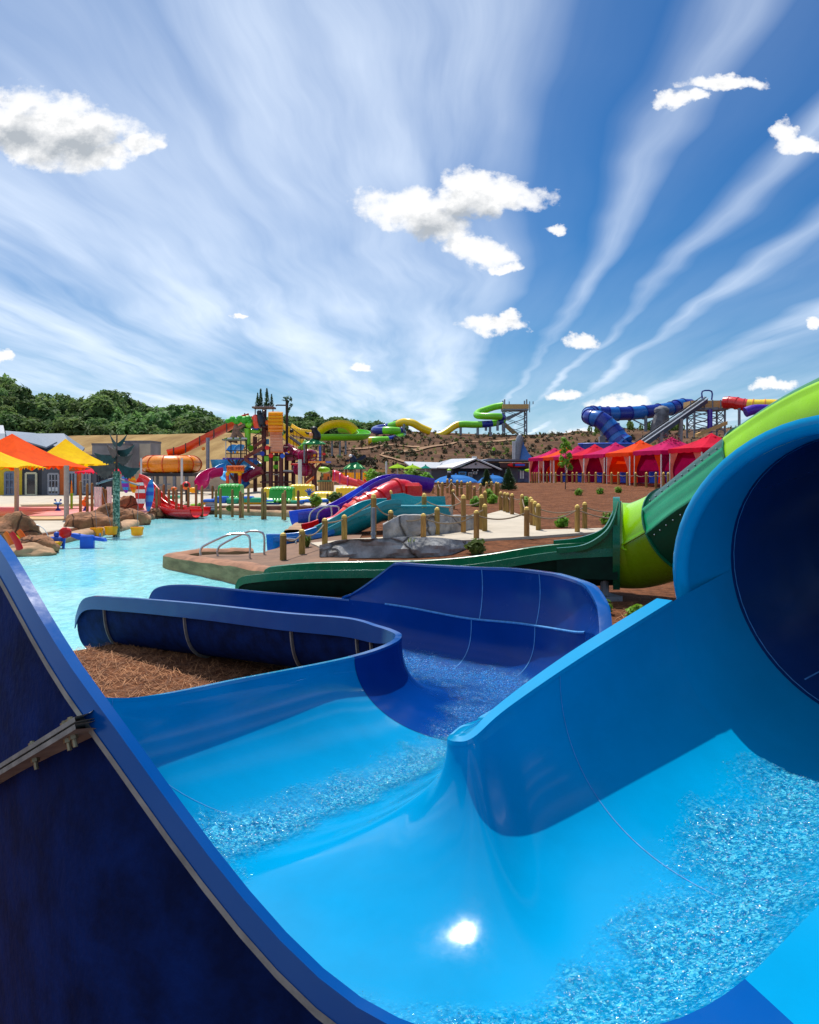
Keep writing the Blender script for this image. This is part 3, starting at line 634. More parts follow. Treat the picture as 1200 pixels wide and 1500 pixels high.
glint_mix = nd('ShaderNodeMix'); glint_mix.data_type = 'RGBA'; wl.new(glint_specks.outputs[0], glint_mix.inputs[0]); wl.new(mx.outputs[2], glint_mix.inputs[6]); glint_mix.inputs[7].default_value = (.8, .9, .95, 1); wl.new(glint_mix.outputs[2], wb.inputs['Base Color'])
al = wm('ADD', wm('ADD', wm('MULTIPLY', ed_.outputs['Fac'], 1.15), wm('MULTIPLY', lw.outputs['Fac'], .2)), wm('ADD', wm('MULTIPLY', wm('SUBTRACT', n1.outputs['Fac'], .5), 1.6), wm('MULTIPLY', wm('SUBTRACT', n4.outputs['Fac'], .5), 1.8)))
ar = nd('ShaderNodeValToRGB'); ar.color_ramp.elements[0].position = .28; ar.color_ramp.elements[1].position = 1.0; ar.color_ramp.elements[1].color = (.72, .72, .72, 1); wl.new(al, ar.inputs[0]); wl.new(ar.outputs[0], wb.inputs['Alpha'])
b2 = nd('ShaderNodeBump', Strength=.5, Distance=.05); wl.new(n2.outputs['Fac'], b2.inputs['Height'])
def vm(op, a, b=None, sc=None):
    n = wn.new('ShaderNodeVectorMath'); n.operation = op; wl.new(a, n.inputs[0])
    if b is not None and not isinstance(b, tuple): wl.new(b, n.inputs[1])
    elif b is not None: n.inputs[1].default_value = b
    if sc is not None: n.inputs['Scale'].default_value = sc
    return n.outputs[0]
v1 = nd('ShaderNodeTexVoronoi', Scale=115.0); v2 = nd('ShaderNodeTexVoronoi', Scale=58.0)
wn1 = nd('ShaderNodeTexNoise', Scale=30, Detail=3); wl.new(tco.outputs['Object'], wn1.inputs['Vector']); wc_ = vm('ADD', tco.outputs['Object'], vm('SCALE', wn1.outputs['Color'], None, .02))
for v_ in (v1, v2): wl.new(wc_, v_.inputs['Vector'])
f1 = vm('SCALE', vm('SUBTRACT', v1.outputs['Color'], (.5, .5, .5)), None, .65); f2 = vm('SCALE', vm('SUBTRACT', v2.outputs['Color'], (.5, .5, .5)), None, .55)
wl.new(vm('NORMALIZE', vm('ADD', b2.outputs[0], vm('ADD', f1, f2))), wb.inputs['Normal'])
sp_ = wn.new('ShaderNodeSeparateColor'); wl.new(v1.outputs['Color'], sp_.inputs[0]); sp2 = wn.new('ShaderNodeSeparateColor'); wl.new(v2.outputs['Color'], sp2.inputs[0])
wl.new(wm('ADD', wm('MULTIPLY', sp_.outputs[0], .42), wm('ADD', wm('MULTIPLY', sp2.outputs[1], .25), wm('MULTIPLY', n1.outputs['Fac'], .33))), r1.inputs[0])
KEYS = [(0,13,25.5),(1,10,25),(2,9,22.5),(3,9,21),(4,8,20),(6,8,20),(8,11,23),(9.5,14,26),(11,14,28),(12,14,29),(13,16,31),(14,16,32),(15,14,31),(17,13,29),(19,14,27),(21,14,26)]
def wj(s):
    for (a_, p, q), (b_, p2, q2) in zip(KEYS, KEYS[1:]):
        if a_ <= s <= b_: t = (s-a_)/(b_-a_); return lerp(p, p2, t), lerp(q, q2, t)
    return KEYS[-1][1:]
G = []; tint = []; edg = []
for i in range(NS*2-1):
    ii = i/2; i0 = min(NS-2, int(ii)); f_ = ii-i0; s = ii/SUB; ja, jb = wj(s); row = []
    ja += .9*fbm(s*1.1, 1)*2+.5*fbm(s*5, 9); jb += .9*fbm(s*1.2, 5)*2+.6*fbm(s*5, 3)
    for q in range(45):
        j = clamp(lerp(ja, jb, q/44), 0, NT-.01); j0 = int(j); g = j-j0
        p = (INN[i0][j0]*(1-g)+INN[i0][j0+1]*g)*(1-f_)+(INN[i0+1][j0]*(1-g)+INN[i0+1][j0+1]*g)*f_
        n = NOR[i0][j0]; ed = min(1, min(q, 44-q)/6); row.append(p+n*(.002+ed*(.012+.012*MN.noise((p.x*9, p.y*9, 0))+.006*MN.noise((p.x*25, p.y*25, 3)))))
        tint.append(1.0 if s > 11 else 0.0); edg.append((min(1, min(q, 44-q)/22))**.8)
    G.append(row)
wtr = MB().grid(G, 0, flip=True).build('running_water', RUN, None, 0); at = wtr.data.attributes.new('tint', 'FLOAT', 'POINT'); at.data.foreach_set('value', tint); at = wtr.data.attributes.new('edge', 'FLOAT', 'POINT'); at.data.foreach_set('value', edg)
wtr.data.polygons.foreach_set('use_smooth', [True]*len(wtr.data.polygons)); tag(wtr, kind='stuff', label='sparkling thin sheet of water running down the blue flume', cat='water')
# ---------------------------------------------------------------- helpers for small slides and plants
def trough(name, path, w, h, m, parent, lip=None, th=.03, a=105, seg=14, mout=None, mi=None):   # open half-pipe along a path of floor points
    pts = [Vector(p) for p in path]; fr = flat_frames(pts); GI = []; GO = []; LL = []; LR = []; lipw = lip if lip else .06
    for i, (t, u, k) in enumerate(fr):
        ri = []; ro = []
        for j in range(seg+1):
            b = radians(lerp(-a, a, j/seg)); x = sin(b); y = 1-cos(b); d = 1-cos(radians(a)); hh_ = h(i/(len(pts)-1)) if callable(h) else h
            p = pts[i]+u*(x*w/2)+k*(y/d*hh_); n = (u*x+k*-cos(b)).normalized(); ri.append(p); ro.append(p+n*th)
        GI.append(ri); GO.append(ro); s0 = ri[0]; s1 = ri[-1]
        LL.append([s0+u*.01, s0+k*.01, s0-u*lipw+k*.012, s0-u*(lipw+.01)-k*lipw*1.4, s0-u*lipw*.6-k*lipw*1.4]); LR.append([s1-u*.01, s1+k*.01, s1+u*lipw+k*.012, s1+u*(lipw+.01)-k*lipw*1.4, s1+u*lipw*.6-k*lipw*1.4])
    ms = m if isinstance(m, list) else [m]; f = mi if mi else 0
    o = MB().grid(GI, f).build(name, ms, parent, 60); MB().grid(GO, f if not mout else 0, flip=True).build('outside_shell', [mout] if mout else ms, o, 60)
    MB().grid(LL, f).grid(LR, f, flip=True).build('slide_lip', ms, o, 50)
    return o
def bands(n, k, seq): return lambda i, j: seq[(i*k//max(1, n)) % len(seq)]
def leafball(mb, c, r, n, size, mi=0, seed=0, up=.3, hollow=.5, lump=.5):
    R = random.Random(seed); c = Vector(c); r = r if isinstance(r, (tuple, list)) else (r, r, r)
    for _ in range(n):
        while True:
            d = Vector((R.uniform(-1, 1), R.uniform(-1, 1), R.uniform(-1, 1)))
            if .05 < d.length < 1: break
        l = d.length; d /= l; k = hollow+(1-hollow)*R.random()**.6
        k *= 1+lump*fbm(d.x*1.7+seed*3.1, d.y*1.7, d.z*1.7, 3)*2
        k = min(k, 1.12)
        p = c+Vector((d.x*r[0], d.y*r[1], d.z*r[2]))*k
        nrm = (d+Vector((R.uniform(-.7, .7), R.uniform(-.7, .7), R.uniform(-.4, .9)))).normalized(); t = nrm.orthogonal().normalized(); b = nrm.cross(t); a = R.uniform(0, pi)
        t, b = t*cos(a)+b*sin(a), b*cos(a)-t*sin(a); s = size*R.uniform(.6, 1.3)
        mb.add([p-t*s*.5, p+b*s*.32+nrm*s*.1, p+t*s*.6, p-b*s*.32+nrm*s*.08], [(0, 1, 2, 3)], mi)
    return mb
# ---------------------------------------------------------------- green slide behind
gs = thing('water_slide', (3.2, 13.2, .45), 'green and lime slide dropping from the upper right and running level to the pool', 'water slide')
gp = crv([(3.36,13.1,1.2),(3.74,12.95,1.22),(4.14,12.35,1.5),(4.48,11.6,1.96),(4.82,10.95,2.4),(5.25,10.2,2.84),(5.7,9.4,3.1),(6.4,8.4,3.2),(7.4,7.3,3.2)], 6)
def gtube(i0, i1, mats, r=.68, name='tube_section', facet=False, rng=(-3, 30)):
    pts = gp[i0:i1+1]; fr = flat_frames(gp)[i0:i1+1]; G = []; n = 96
    for i, (t, u, k) in enumerate(fr):
        row = []
        for j in range(n):
            a = 2*pi*j/n; rr = r
            if facet:
                d = abs(((a-radians(rng[0])+pi) % (2*pi))-pi); d2 = abs(((a-radians(rng[1])+pi) % (2*pi))-pi)
                rr = r*(1+.06*(exp(-(d/.07)**2)+exp(-(d2/.07)**2)))
            row.append(pts[i]+(u*cos(a)+k*sin(a))*rr)
        G.append(row)
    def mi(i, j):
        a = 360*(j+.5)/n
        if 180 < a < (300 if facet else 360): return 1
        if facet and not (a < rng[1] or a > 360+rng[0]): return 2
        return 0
    o = MB().grid(G, mi, closed=True).build(name, mats, gs, 60)
    G2 = []; ja_ = radians(-60 if facet else 0)
    for i, (t, u, k) in list(enumerate(fr))[2:]: uu_ = u*cos(ja_)+k*sin(ja_); kk_ = k*cos(ja_)-u*sin(ja_); G2.append([pts[i]+uu_*(r+q)+kk_*z for q, z in ((-.01, .012), (.03, .012), (.03, -.012), (-.01, -.012))])
    MB().grid(G2, 0).build('half_joint', mats[0], o)
    return o
i_c = 6; 
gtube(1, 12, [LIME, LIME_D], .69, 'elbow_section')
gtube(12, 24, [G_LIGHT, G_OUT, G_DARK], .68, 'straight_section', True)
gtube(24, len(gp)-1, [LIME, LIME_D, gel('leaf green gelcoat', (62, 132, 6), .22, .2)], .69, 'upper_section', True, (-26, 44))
for i in (1, 12, 24):
    t = (gp[min(i+1, len(gp)-1)]-gp[i-1]).normalized(); MB().tube([gp[i]-t*.014, gp[i]+t*.014], .715, 48, 0).build('joint_ring', LIME_D if i < 10 else G_MID, gs, 40)
fr_ = flat_frames(gp)
for i in range(13, 24):
    t, u, k = fr_[i]
    for a in (-10, 40): MB().ball(gp[i]+(u*cos(radians(a))+k*sin(radians(a)))*.688, .013, 8, 5).build('bolt', STEEL, gs)
fl = crv([(3.38,13.1,.58),(2.4,13.28,.5),(1.2,13.42,.3),(.2,13.54,.2),(-.9,13.65,.17),(-1.8,13.78,.13),(-2.45,13.88,.06),(-2.7,13.92,.0)], 6)
lowg = trough('open_channel', fl, 1.25, lambda t: .62*(1-.75*sstep(.86, 1, t)**2), G_MID, gs, .08, a=100, mout=G_OUT)
# outside of the low channel, dark
pts = fl; fr_ = flat_frames(pts); G = [];
for i, (t, u, k) in enumerate(fr_): G.append([pts[i]+u*(sin(radians(b))*.66)-k*(cos(radians(b))*.62-.56) for b in range(-95, 96, 10)])
# raised collar where the channel leaves the tube
cp = crv([(2.3,12.60,1.2),(2.7,12.52,1.26),(3.0,12.47,1.45),(3.14,12.44,1.68),(3.21,12.43,1.93)], 6); cp2 = crv([(2.5,13.92,1.20),(2.9,13.85,1.25),(3.3,13.8,1.4),(3.46,13.77,1.65),(3.54,13.76,1.9)], 6)
for cc, s in ((cp, 1), (cp2, -1)):
    G = [[Vector((p.x, p.y, .72)), Vector((p.x, p.y, 1.1)), Vector((p.x, p.y, 1.13)), p, p+Vector((0, -.07*s, .0)), p+Vector((0, -.07*s, -.08))] for p in cc]
    MB().grid(G, lambda i, j: 1 if j == 0 else 0, flip=s < 0).build('channel_shoulder', [G_MID, G_OUT], gs, 50)
G = []
for q in range(25):
    b = radians(-60+300*q/24); c0 = Vector((3.38, 13.1, 1.2)); d = Vector((.25*cos(b), .968*cos(b), sin(b))); G.append([c0+d*.66+Vector((-.07, 0, 0)), c0+d*.78+Vector((-.07, 0, 0)), c0+d*.78+Vector((.04, 0, 0)), c0+d*.66+Vector((.04, 0, 0))])
MB().grid(G, 0).build('collar', G_MID, gs, 40)
i = 20; MB().grid([[pts[14]+fr_[14][1]*(sin(radians(b))*.675)-fr_[14][2]*(cos(radians(b))*.635-.56)+fr_[14][0]*d for d in (-.02, .02)] for b in range(-95, 96, 10)]).build('joint_flange', RAW, gs)
for x, yy in ((3.1, 12.5), (5.3, 10.9)):
    MB().tube([(x, yy+.3, -.1), (x, yy+.3, .8 if x < 4 else 2.8)], .07, 10).box((x, yy+.3, .38), (.4, .4, .1), .3).build('support_post', GALV, gs)
# ---------------------------------------------------------------- rope posts
def make_post(r, h, m):
    mb = MB(); n = 14; prof_ = [(r*1.02, -.25), (r, h*.3), (r*.98, h-.10), (r*.76, h-.035), (.004, h)]
    mb.lathe(prof_, (0, 0, 0), n, lambda i, j: 1 if i >= 2 else 0); return mb
pp_ = make_post(.078, .95, WOOD).build('rope_post', [WOOD, WOOD_TOP], None, 40); first_post = [pp_]
def post(px, yb, yt, label, group, r=.078, mesh=None):
    g = hit(px, yb); h = (yb-yt)*g.y/F
    o = pp_ if first_post else pp_.copy()
    if first_post: first_post.clear()
    else: C.objects.link(o)
    s = max(.7, min(1.5, h/.95)); o.location = g; o.scale = (1, 1, h/.95); o.rotation_euler.z = random.uniform(0, 6)
    tag(o, label, 'post', group); return Vector((g.x, g.y, g.z+h*.82))
def rope(name, tops, label, sag=.16, r=.02, group='ropes slung between the wooden posts'):
    pts = []
    for a, b in zip(tops, tops[1:]):
        for q in range(12): t = q/12; p = a.lerp(b, t); p.z -= sag*4*t*(1-t)*min(1.2, (b-a).length/2); pts.append(p)
    pts.append(tops[-1]); return tag(MB().tube(pts, r, 6).build(name, ROPE), label, 'rope', group)
GP = 'wooden posts of the rope railings'
front = [(415,822,780),(442.5,813,775),(476,801,759),(504.5,794,754),(547.5,792,723),(572.5,788,747),(620.4,790,752),(698,791,747),(771.7,789,742.5),(845.8,783,739)]
T1 = []
for k, (px, yb, yt) in enumerate(front):
    T1.append(post(px, yb, yt, '%s wooden post from the left in the front rope railing' % ORD[k], GP, ))
rope('rope', T1[:3], 'rope drooping between the posts beside the exit of the teal slide', .22); rope('rope', T1[2:5], 'rope running across the teal slide between posts', .05)
rope('rope', T1[4:8], 'long front rope sagging in deep loops above the grey rock wall', .26); rope('rope', T1[7:]+[T1[9]+Vector((2.2, .4, -.1))], 'front rope sagging across the mouth of the concrete path towards the green slide', .2)
mid_ = [(572.5,770,718),(621.5,778,722),(640.5,786,743),(679,783,724),(710.3,781.5,738)]
T2 = [post(px, yb, yt, '%s wooden post from the left around the teal slide basin' % ORD[k], GP) for k, (px, yb, yt) in enumerate(mid_)]
rope('rope', [T2[0], T2[1], T2[3]], 'rope looping in front of the teal slide basin', .24); rope('rope', [T1[5], T2[2], T2[4]], 'rope between the posts on top of the pale rock ledge', .2)
rt = [(733.7,750,720),(739.7,752,721),(743.7,753.5,721.7),(750.3,756,722.5),(765,758,724),(777.5,769,727.5),(779.7,772.5,731),(783.8,774,734),(788.7,780,737.5),(856.7,777.5,735),(922,777,737),(931,774,734)]
T3 = [post(px, yb, yt, '%s wooden post from the left along the right side of the path' % ORD[k], GP) for k, (px, yb, yt) in enumerate(rt)]
rope('rope', T3[:5], 'pale rope hanging in loops down the right side of the path', .25); rope('rope', T3[4:9], 'short pale rope between the close posts at the path corner', .3); rope('rope', T3[8:11], 'rope leading right from the path corner towards the lime elbow', .2)
lf = [(705.5,779,724),(710.7,752,719),(664,746,717),(634,723,704),(648,732,706),(642,727,705),(625.5,722,700),(655.6,722,701),(661,724,702),(670,727,703),(676,724,704),(685,732,706),(689,733,705),(695,731,712),(704,728,708),(713,726,706),(720,726,705),(727,727,706),(730,727,706.5),(602,727,706),(596,727,706),(591.5,728,716),(599.4,728,715),(614.4,730,715)]
T4 = [post(px, yb, yt, '%s post of the loose cluster between the teal basin and the clipped conifers' % ORD[k], GP) for k, (px, yb, yt) in enumerate(lf)]
rope('rope', [T4[3], T4[5], T4[4], T4[8], T4[11], T4[12]], 'far rope between the clustered posts behind the teal basin', .2); rope('rope', [T4[2], T4[0]], 'rope joining the tall posts left of the path', .25); rope('rope', [T4[12], T4[13], T4[14], T4[15], T4[16], T4[17]], 'far rope below the clipped conifers', .2)
rope('rope', [T4[20], T4[19], T4[6], T4[3]], 'far rope behind the red tube slide', .2)
cb = [777,780,783.5,787,791.5,796,801.5,808,814,823,830,839,845,854,863,873,885,896,906,919,931,947,961,972,979]
T5 = []
for k, px in enumerate(cb):
    a_ = (px-600)/F; tt = (19.5-52*a_)/(26*a_+5.6); Y = 52+26*tt-5.0; x = a_*Y; z = gz(x, Y); zt = H-(691.5-HZ)/F*Y; o = pp_.copy(); C.objects.link(o); o.location = (x, Y, z); o.scale = (1.1, 1.1, (zt-z)/.95); tag(o, '%s wooden post from the left in the row before the cabanas' % ORD[k], 'post', GP); T5.append(Vector((x, Y, z+(zt-z)*.82)))
rope('rope', T5, 'long pale rope in short loops along the row of posts before the cabanas', .16, .022)
# grey pipe post by the teal slide
g = hit(547, 816); pg = MB().tube([(g.x, g.y, g.z-.2), (g.x, g.y, g.z+72*g.y/F)], .05, 10).box((g.x, g.y-.01, g.z+.55), (.12, .12, .05)).build('pipe_post', GALV); tag(pg, 'thin grey steel pipe post in front of the rock wall beside a wooden post', 'post')
# ---------------------------------------------------------------- rock walls
def rockwall(pix, hpx, label, depth=.5, seed=0, m=ROCK_G, drop=.25):
    base = [hit(*q) for q in pix]; C_ = crv(base, 10); n = len(C_); G = []
    hs = cr([(h,) for h in hpx], 10)
    for i, p in enumerate(C_):
        h = hs[i][0]*p.y/F; d = Vector((p.x, p.y, 0)).normalized(); row = []
        for q in range(9):
            t = q/8; z = p.z-drop+(h+drop)*t; bul = .16*fbm(p.x*1.1+seed, t*2.5, seed, 4)*2-.10*t*t
            cx = math.floor(p.x*.8+seed+.6*fbm(p.x, t*2, 0, 2)); 
            row.append(Vector((p.x, p.y, z+.05*fbm(p.x*2, seed, 2)))-d*(bul))
        for q in range(1, 4): row.append(row[8]+d*(depth*q/3)+Vector((0, 0, .03*fbm(p.x*3, q*2, seed)-.02*q)))
        row.append(row[-1]-Vector((0, 0, h+drop)))
        G.append(row)
    mb = MB().grid(G, 0, flip=True)
    return tag(mb.build('rock_wall', m, None, 28), label, 'rock wall')
rockwall([(468,818),(500,818),(560,818),(620,817),(660,813),(692,801)], [18,26,29,29,22,6], 'long grey sculpted rock wall below the front posts, behind the green channel', .3, 1)
rockwall([(561,793),(590,790),(640,786),(675,782),(706,777)], [24,34,30,26,22], 'pale grey rock ledge holding up the teal slide basin', 1.6, 5)
# ---------------------------------------------------------------- teal, red and violet slides
tq = lambda px, py, Y: P(px, py, Y)
ts = thing('water_slide', tq(520, 790, 24.5), 'teal children\'s slide that bends down to a blue exit in the pool', 'water slide', 'slides into the far end of the pool')
tp = crv([tq(577,762,25.2), tq(556,764,25.0), tq(532,775,24.7), tq(506,790,24.5), tq(480,803,24.3)], 6)
trough('teal_channel', tp, 1.15, .66, [TEAL], ts, .08)
trough('blue_exit_channel', crv([tq(482,803,24.3), tq(455,811,24.0), tq(425,815,23.8), tq(395,816,23.6)], 5), 1.15, .62, [BLUE_EXIT], ts, .08, a=88)
mb = MB()
bx0 = tq(576,757,25.0); bx1 = tq(662,757,25.6); fl_ = Vector((0, 0, .02))
for pl_ in ([tq(576,757,24.6), tq(658,757,24.9), tq(658,744,24.9), tq(576,744,24.6)], [tq(575,757,26.6), tq(655,757,26.9), tq(652,727,26.9), tq(607,727,26.7), tq(590,722,26.5), tq(573,724,26.4)], [tq(658,757,24.9), tq(664,753,26.9), tq(664,741,26.9), tq(660,744,24.9)]):
    mb.slab(pl_, (0, .06, 0))
mb.slab([tq(576,755,24.6), tq(660,755,24.9), tq(660,755,26.9)+Vector((0,0,.0)), tq(576,755,26.6)], (0, 0, .12)); mb.build('start_basin', TEAL, ts, 20)
MB().slab([tq(577,744,24.56)+fl_, tq(660,744,24.86)+fl_, tq(662,742.5,25.0)+fl_, tq(577,742.5,24.7)+fl_], (0, 0, .04)).build('basin_lip', TEAL, ts, 20)
MB().grid([[tq(590+i*5, 752, 25.0+.2*j)+Vector((0, 0, .16+.008*MN.noise((i*.9, j*.9, 0)))) for j in range(8)] for i in range(13)]).build('basin_water', WATER, ts)
tag(MB().grid([[tq(400+i*9, 822-.3*i, 23.5+j*.15)*1.0+Vector((0, 0, -.1)) for j in range(6)] for i in range(3)]).build('splash', WATER), 'patch of white splash at the blue exit of the teal slide', 'splash') if False else None
rs = thing('water_slide', tq(560, 770, 30), 'red enclosed tube slide with coiled bends behind the teal slide', 'water slide', 'slides into the far end of the pool')
rp = crv([tq(608,728,31.5), tq(590,718,31.2), tq(570,722,30.8), tq(555,732,30.4), tq(542,738,30.2), tq(526,746,30), tq(512,757,29.8), tq(496,770,29.6), tq(478,776,29.4)], 7)
n_ = len(rp); MB().tube(rp, .42, 24, lambda i, j: 1 if 22 < i < 44 else 0).build('tube', [RED_G, ORED_G], rs, 60)
for i in (10, 20, 28, 34, 40): MB().tube([rp[i]-(rp[i+1]-rp[i]).normalized()*.06, rp[i]+(rp[i+1]-rp[i]).normalized()*.06], .48, 24).build('joint_ring', RED_G, rs)
trough('red_exit_channel', crv([tq(482,781,29.3), tq(470,786,29), tq(458,789,28.6)], 4), .9, .5, [RED_G], rs, .05)
trough('red_start_channel', crv([tq(644,741,31.2), tq(630,741,31.3), tq(606,737,31.5)], 4), .8, .25, [RED_G], rs, .06)
MB().box(tq(604,726,31.2), (.7, .9, 1.0), .1, bev=.12).build('entry_box', RED_G, rs)
ps = thing('water_slide', tq(520, 760, 33), 'violet and royal blue open slide farthest back of the three beside the pool', 'water slide', 'slides into the far end of the pool')
pth = crv([tq(628,722,35), tq(585,716,34.6), tq(560,722,34.3), tq(530,740,34), tq(505,755,33.7), tq(480,765,33.4), tq(455,769,33.1), tq(432,772,32.8)], 6)
k_ = len(pth); trough('channel', pth, 1.1, .62, [PURPLE, ROYAL], ps, .06, mi=lambda i, j: 1 if i > 33 or 14 < i < 20 else 0)
for x0, yb in ((455, 772), (466, 771)):
    a = tq(x0, 768, 31); tag(MB().tube(crv([tq(x0-2,768,31), tq(x0,752,31), tq(x0+12,743,31), tq(x0+28,742,31), tq(x0+31,748,31), tq(x0+31,764,31)], 5), .035, 8).build('handrail', STEEL), 'bent steel handrail at the steps beside the violet slide exit, %s one' % ('left' if x0 == 455 else 'right'), 'handrail')
# ---------------------------------------------------------------- low wall with depth mark and handrails
pen = thing('pool_wall', (-5, 19, 0), 'curved brown and tan stone wall reaching into the pool with a depth mark', 'wall')
cpts = crv([(-1.9,14.9,0),(-3.0,16.6,0),(-4.4,18.3,0),(-5.75,19.9,0),(-5.95,20.6,0),(-5.2,21.1,0),(-4.2,21.5,0)], 8); fr_ = flat_frames(cpts); G = []
for i, (t, u, k) in enumerate(fr_):
    n = .05*fbm(cpts[i].x*1.4, cpts[i].y*1.4, 0, 3)*2; row = []
    for a_, z in ((-.28, -.8), (-.28, .2), (-.26, .46), (-.18, .55), (0, .57), (.16, .55), (.24, .47), (.26, -.3)): q = cpts[i]-u*(a_+n); row.append(Vector((q.x, q.y, z*(lerp(.9, .6, min(1, i/26)) if z > 0 else 1)+n)))
    G.append(row)
MB().grid(G, lambda i, j: 1 if 2 <= j <= 5 else 0, flip=True).build('stone_wall', [mat('tan streaked wall stone', srgb(140, 120, 84), .85, 0, (1.3, .35), (7, .5, .03), 0, .3, 0, (1, 1, 4)), mat('red brown cap stone', srgb(150, 104, 76), .85, 0, (2, .35), (7, .5, .03))], pen, 40)
sp_ = P(266, 825, 19.62); sg_ = MB().box(sp_, (.24, .02, .24), .78, bev=.006).build('depth_tile', WHITEP, pen)
text_mesh('depth_mark', "2'", .22, BLKP, pen, sp_+Vector((-.012, -.016, 0)), (pi/2, 0, .78), .003)
def rail(pts, label): return tag(MB().tube(crv(pts, 7), .028, 10).build('handrail', STEEL), label, 'handrail')
rail([P(294,814,19.3), P(294,806,19.3), P(300,799,19.3), P(330,785,19.4), P(345,782,19.5), P(360,783,19.5), P(366,790,19.5), P(366,818,19.5)], 'nearer of the two curved steel pool handrails on the stone wall')
rail([P(319,815,20.3), P(319,806,20.3), P(326,797,20.3), P(360,780,20.4), P(370,778,20.4), P(381,779,20.4), P(387,786,20.4), P(387,818,20.4)], 'farther of the two curved steel pool handrails, ending nearest the blue slide exit')
dark_rail = rail([P(412,818,22.5), P(412,795,22.5), P(415,790,22.5), P(430,790,22.6), P(434,794,22.6), P(434,816,22.6)], 'dark handrail behind the wooden posts at the blue slide exit')
# ---------------------------------------------------------------- plants on the mulch
def tuft(seed, h=.35, n=50, m=LEAF2):
    R = random.Random(seed); mb = MB()
    for _ in range(n):
        a = R.uniform(0, 2*pi); l = R.uniform(.5, 1)*h; sp = R.uniform(.1, .55)*h; w = .012+.01*R.random(); d = Vector((cos(a), sin(a), 0)); s = Vector((-sin(a), cos(a), 0))*w
        p0 = d*.03; p1 = d*sp*.5+Vector((0, 0, l*.7)); p2 = d*sp+Vector((0, 0, l)); mb.add([p0-s, p0+s, p1+s, p1-s, p2], [(0, 1, 2, 3), (3, 2, 4)])
    return mb.build('grass_tuft', m, None, 0)
def shrub(seed, r, n, size, m, name='shrub'):
    mb = MB(); leafball(mb, (0, 0, r*.8), (r, r, r*.85), n, size, 0, seed, hollow=.35)
    o = mb.build(name, m, None, 0); return o
protoA = shrub(1, .22, 220, .13, LEAFG); protoB = shrub(2, .2, 160, .16, LEAF2); usedA = []
def plant(proto, px, py, label, s=1, cat='shrub', group=None):
    o = proto if not proto.get('u') else proto.copy()
    if proto.get('u'): C.objects.link(o)
    proto['u'] = 1; o.location = hit(px, py); o.scale = (s, s, s); o.rotation_euler.z = random.uniform(0, 6)
    if 'u' in o and o is not proto: del o['u']
    return tag(o, label, cat, group)
plant(protoA, 935, 918, 'low bright green leafy shrub just behind the blue slide lip at right', .75); plant(protoA, 886, 900, 'small yellow green shrub beside the end of the dark blue bank', .55)
tf = tuft(3, .42, 70, LEAF2)
plant(tf, 422, 871, 'pale grass tuft growing before the dark end of the green channel', .9, 'grass tuft'); plant(tf, 600, 816, 'pale grass tuft at the foot of the grey rock wall', 1.2, 'grass tuft'); plant(tf, 450, 803, 'grass tuft between posts beside the blue slide exit', 1.0, 'grass tuft')
plant(protoB, 697, 812, 'loose green plant at the right end of the grey rock wall', 1.1)
MG = 'young shrubs planted in the mulch'
for px, py, s, lb in ((824,773,1.0,'wide green shrub between the path corner and the next post'),(891,768,1.1,'green shrub half hidden by the green slide collar'),(848,726,1.05,'small shrub on the mulch, left of the three before the cabanas'),(879,724,1.0,'small shrub on the mulch, middle of the three before the cabanas'),(906,722,1.0,'small shrub on the mulch, right of the three before the cabanas'),(722,738,1.2,'shrub inside the left bend of the path'),(716,730,1.3,'farther shrub inside the left bend of the path'),(697,742,1.2,'shrub with strap leaves left of the tall path posts'),(770,741,1.1,'bright shrub behind the single post right of the path')): plant(protoA, px, py, lb, s, 'shrub', MG)
def conifer(seed, h, r, n, name='conifer'):
    mb = MB(); R = random.Random(seed); mb.tube([(0, 0, -.1), (0, 0, h*.9)], [r*.12, r*.02], 6, 1)
    for _ in range(n):
        t = R.random()**1.3; z = h*(.03+.95*t); rr = r*(1-t)**.8*(.55+.5*R.random())*(1+.25*fbm(t*6, seed)); a = R.uniform(0, 2*pi); d = Vector((cos(a), sin(a), 0)); s = Vector((-sin(a), cos(a), 0)); p = d*rr+Vector((0, 0, z)); l = h*.1*R.uniform(.7, 1.3)
        mb.add([p-s*l*.4-d*l*.4, p+s*l*.4-d*l*.4, p+d*l*.5+Vector((0, 0, l*.7))], [(0, 1, 2)], 0)
    return mb
def tree_parts(name, mbc, mbt, mc, mt, loc, label, cat, group=None):
    t = thing(name, (0, 0, 0), label, cat, group); mbc.build('crown', mc, t, 0); mbt.build('trunk', mt, t); t.location = loc; return t
for px, py, yt, lb in ((745,718,687,'broad dark clipped conifer on the mulch, right of the cluster of posts'),(713,713,688,'slimmer dark conifer standing before the blue canopies')):
    g = hit(px, py); h = (py-yt)*g.y/F; mb = conifer(int(px), h, h*.46, 1300); tb_ = MB().tube([(0,0,-.1),(0,0,h*.5)], .04, 6)
    mb2 = MB(); mb2.v, mb2.f, mb2.m = mb.v, mb.f, [0]*len(mb.m); tree_parts('conifer', mb2, tb_, LEAFD, BARK, g, lb, 'conifer')
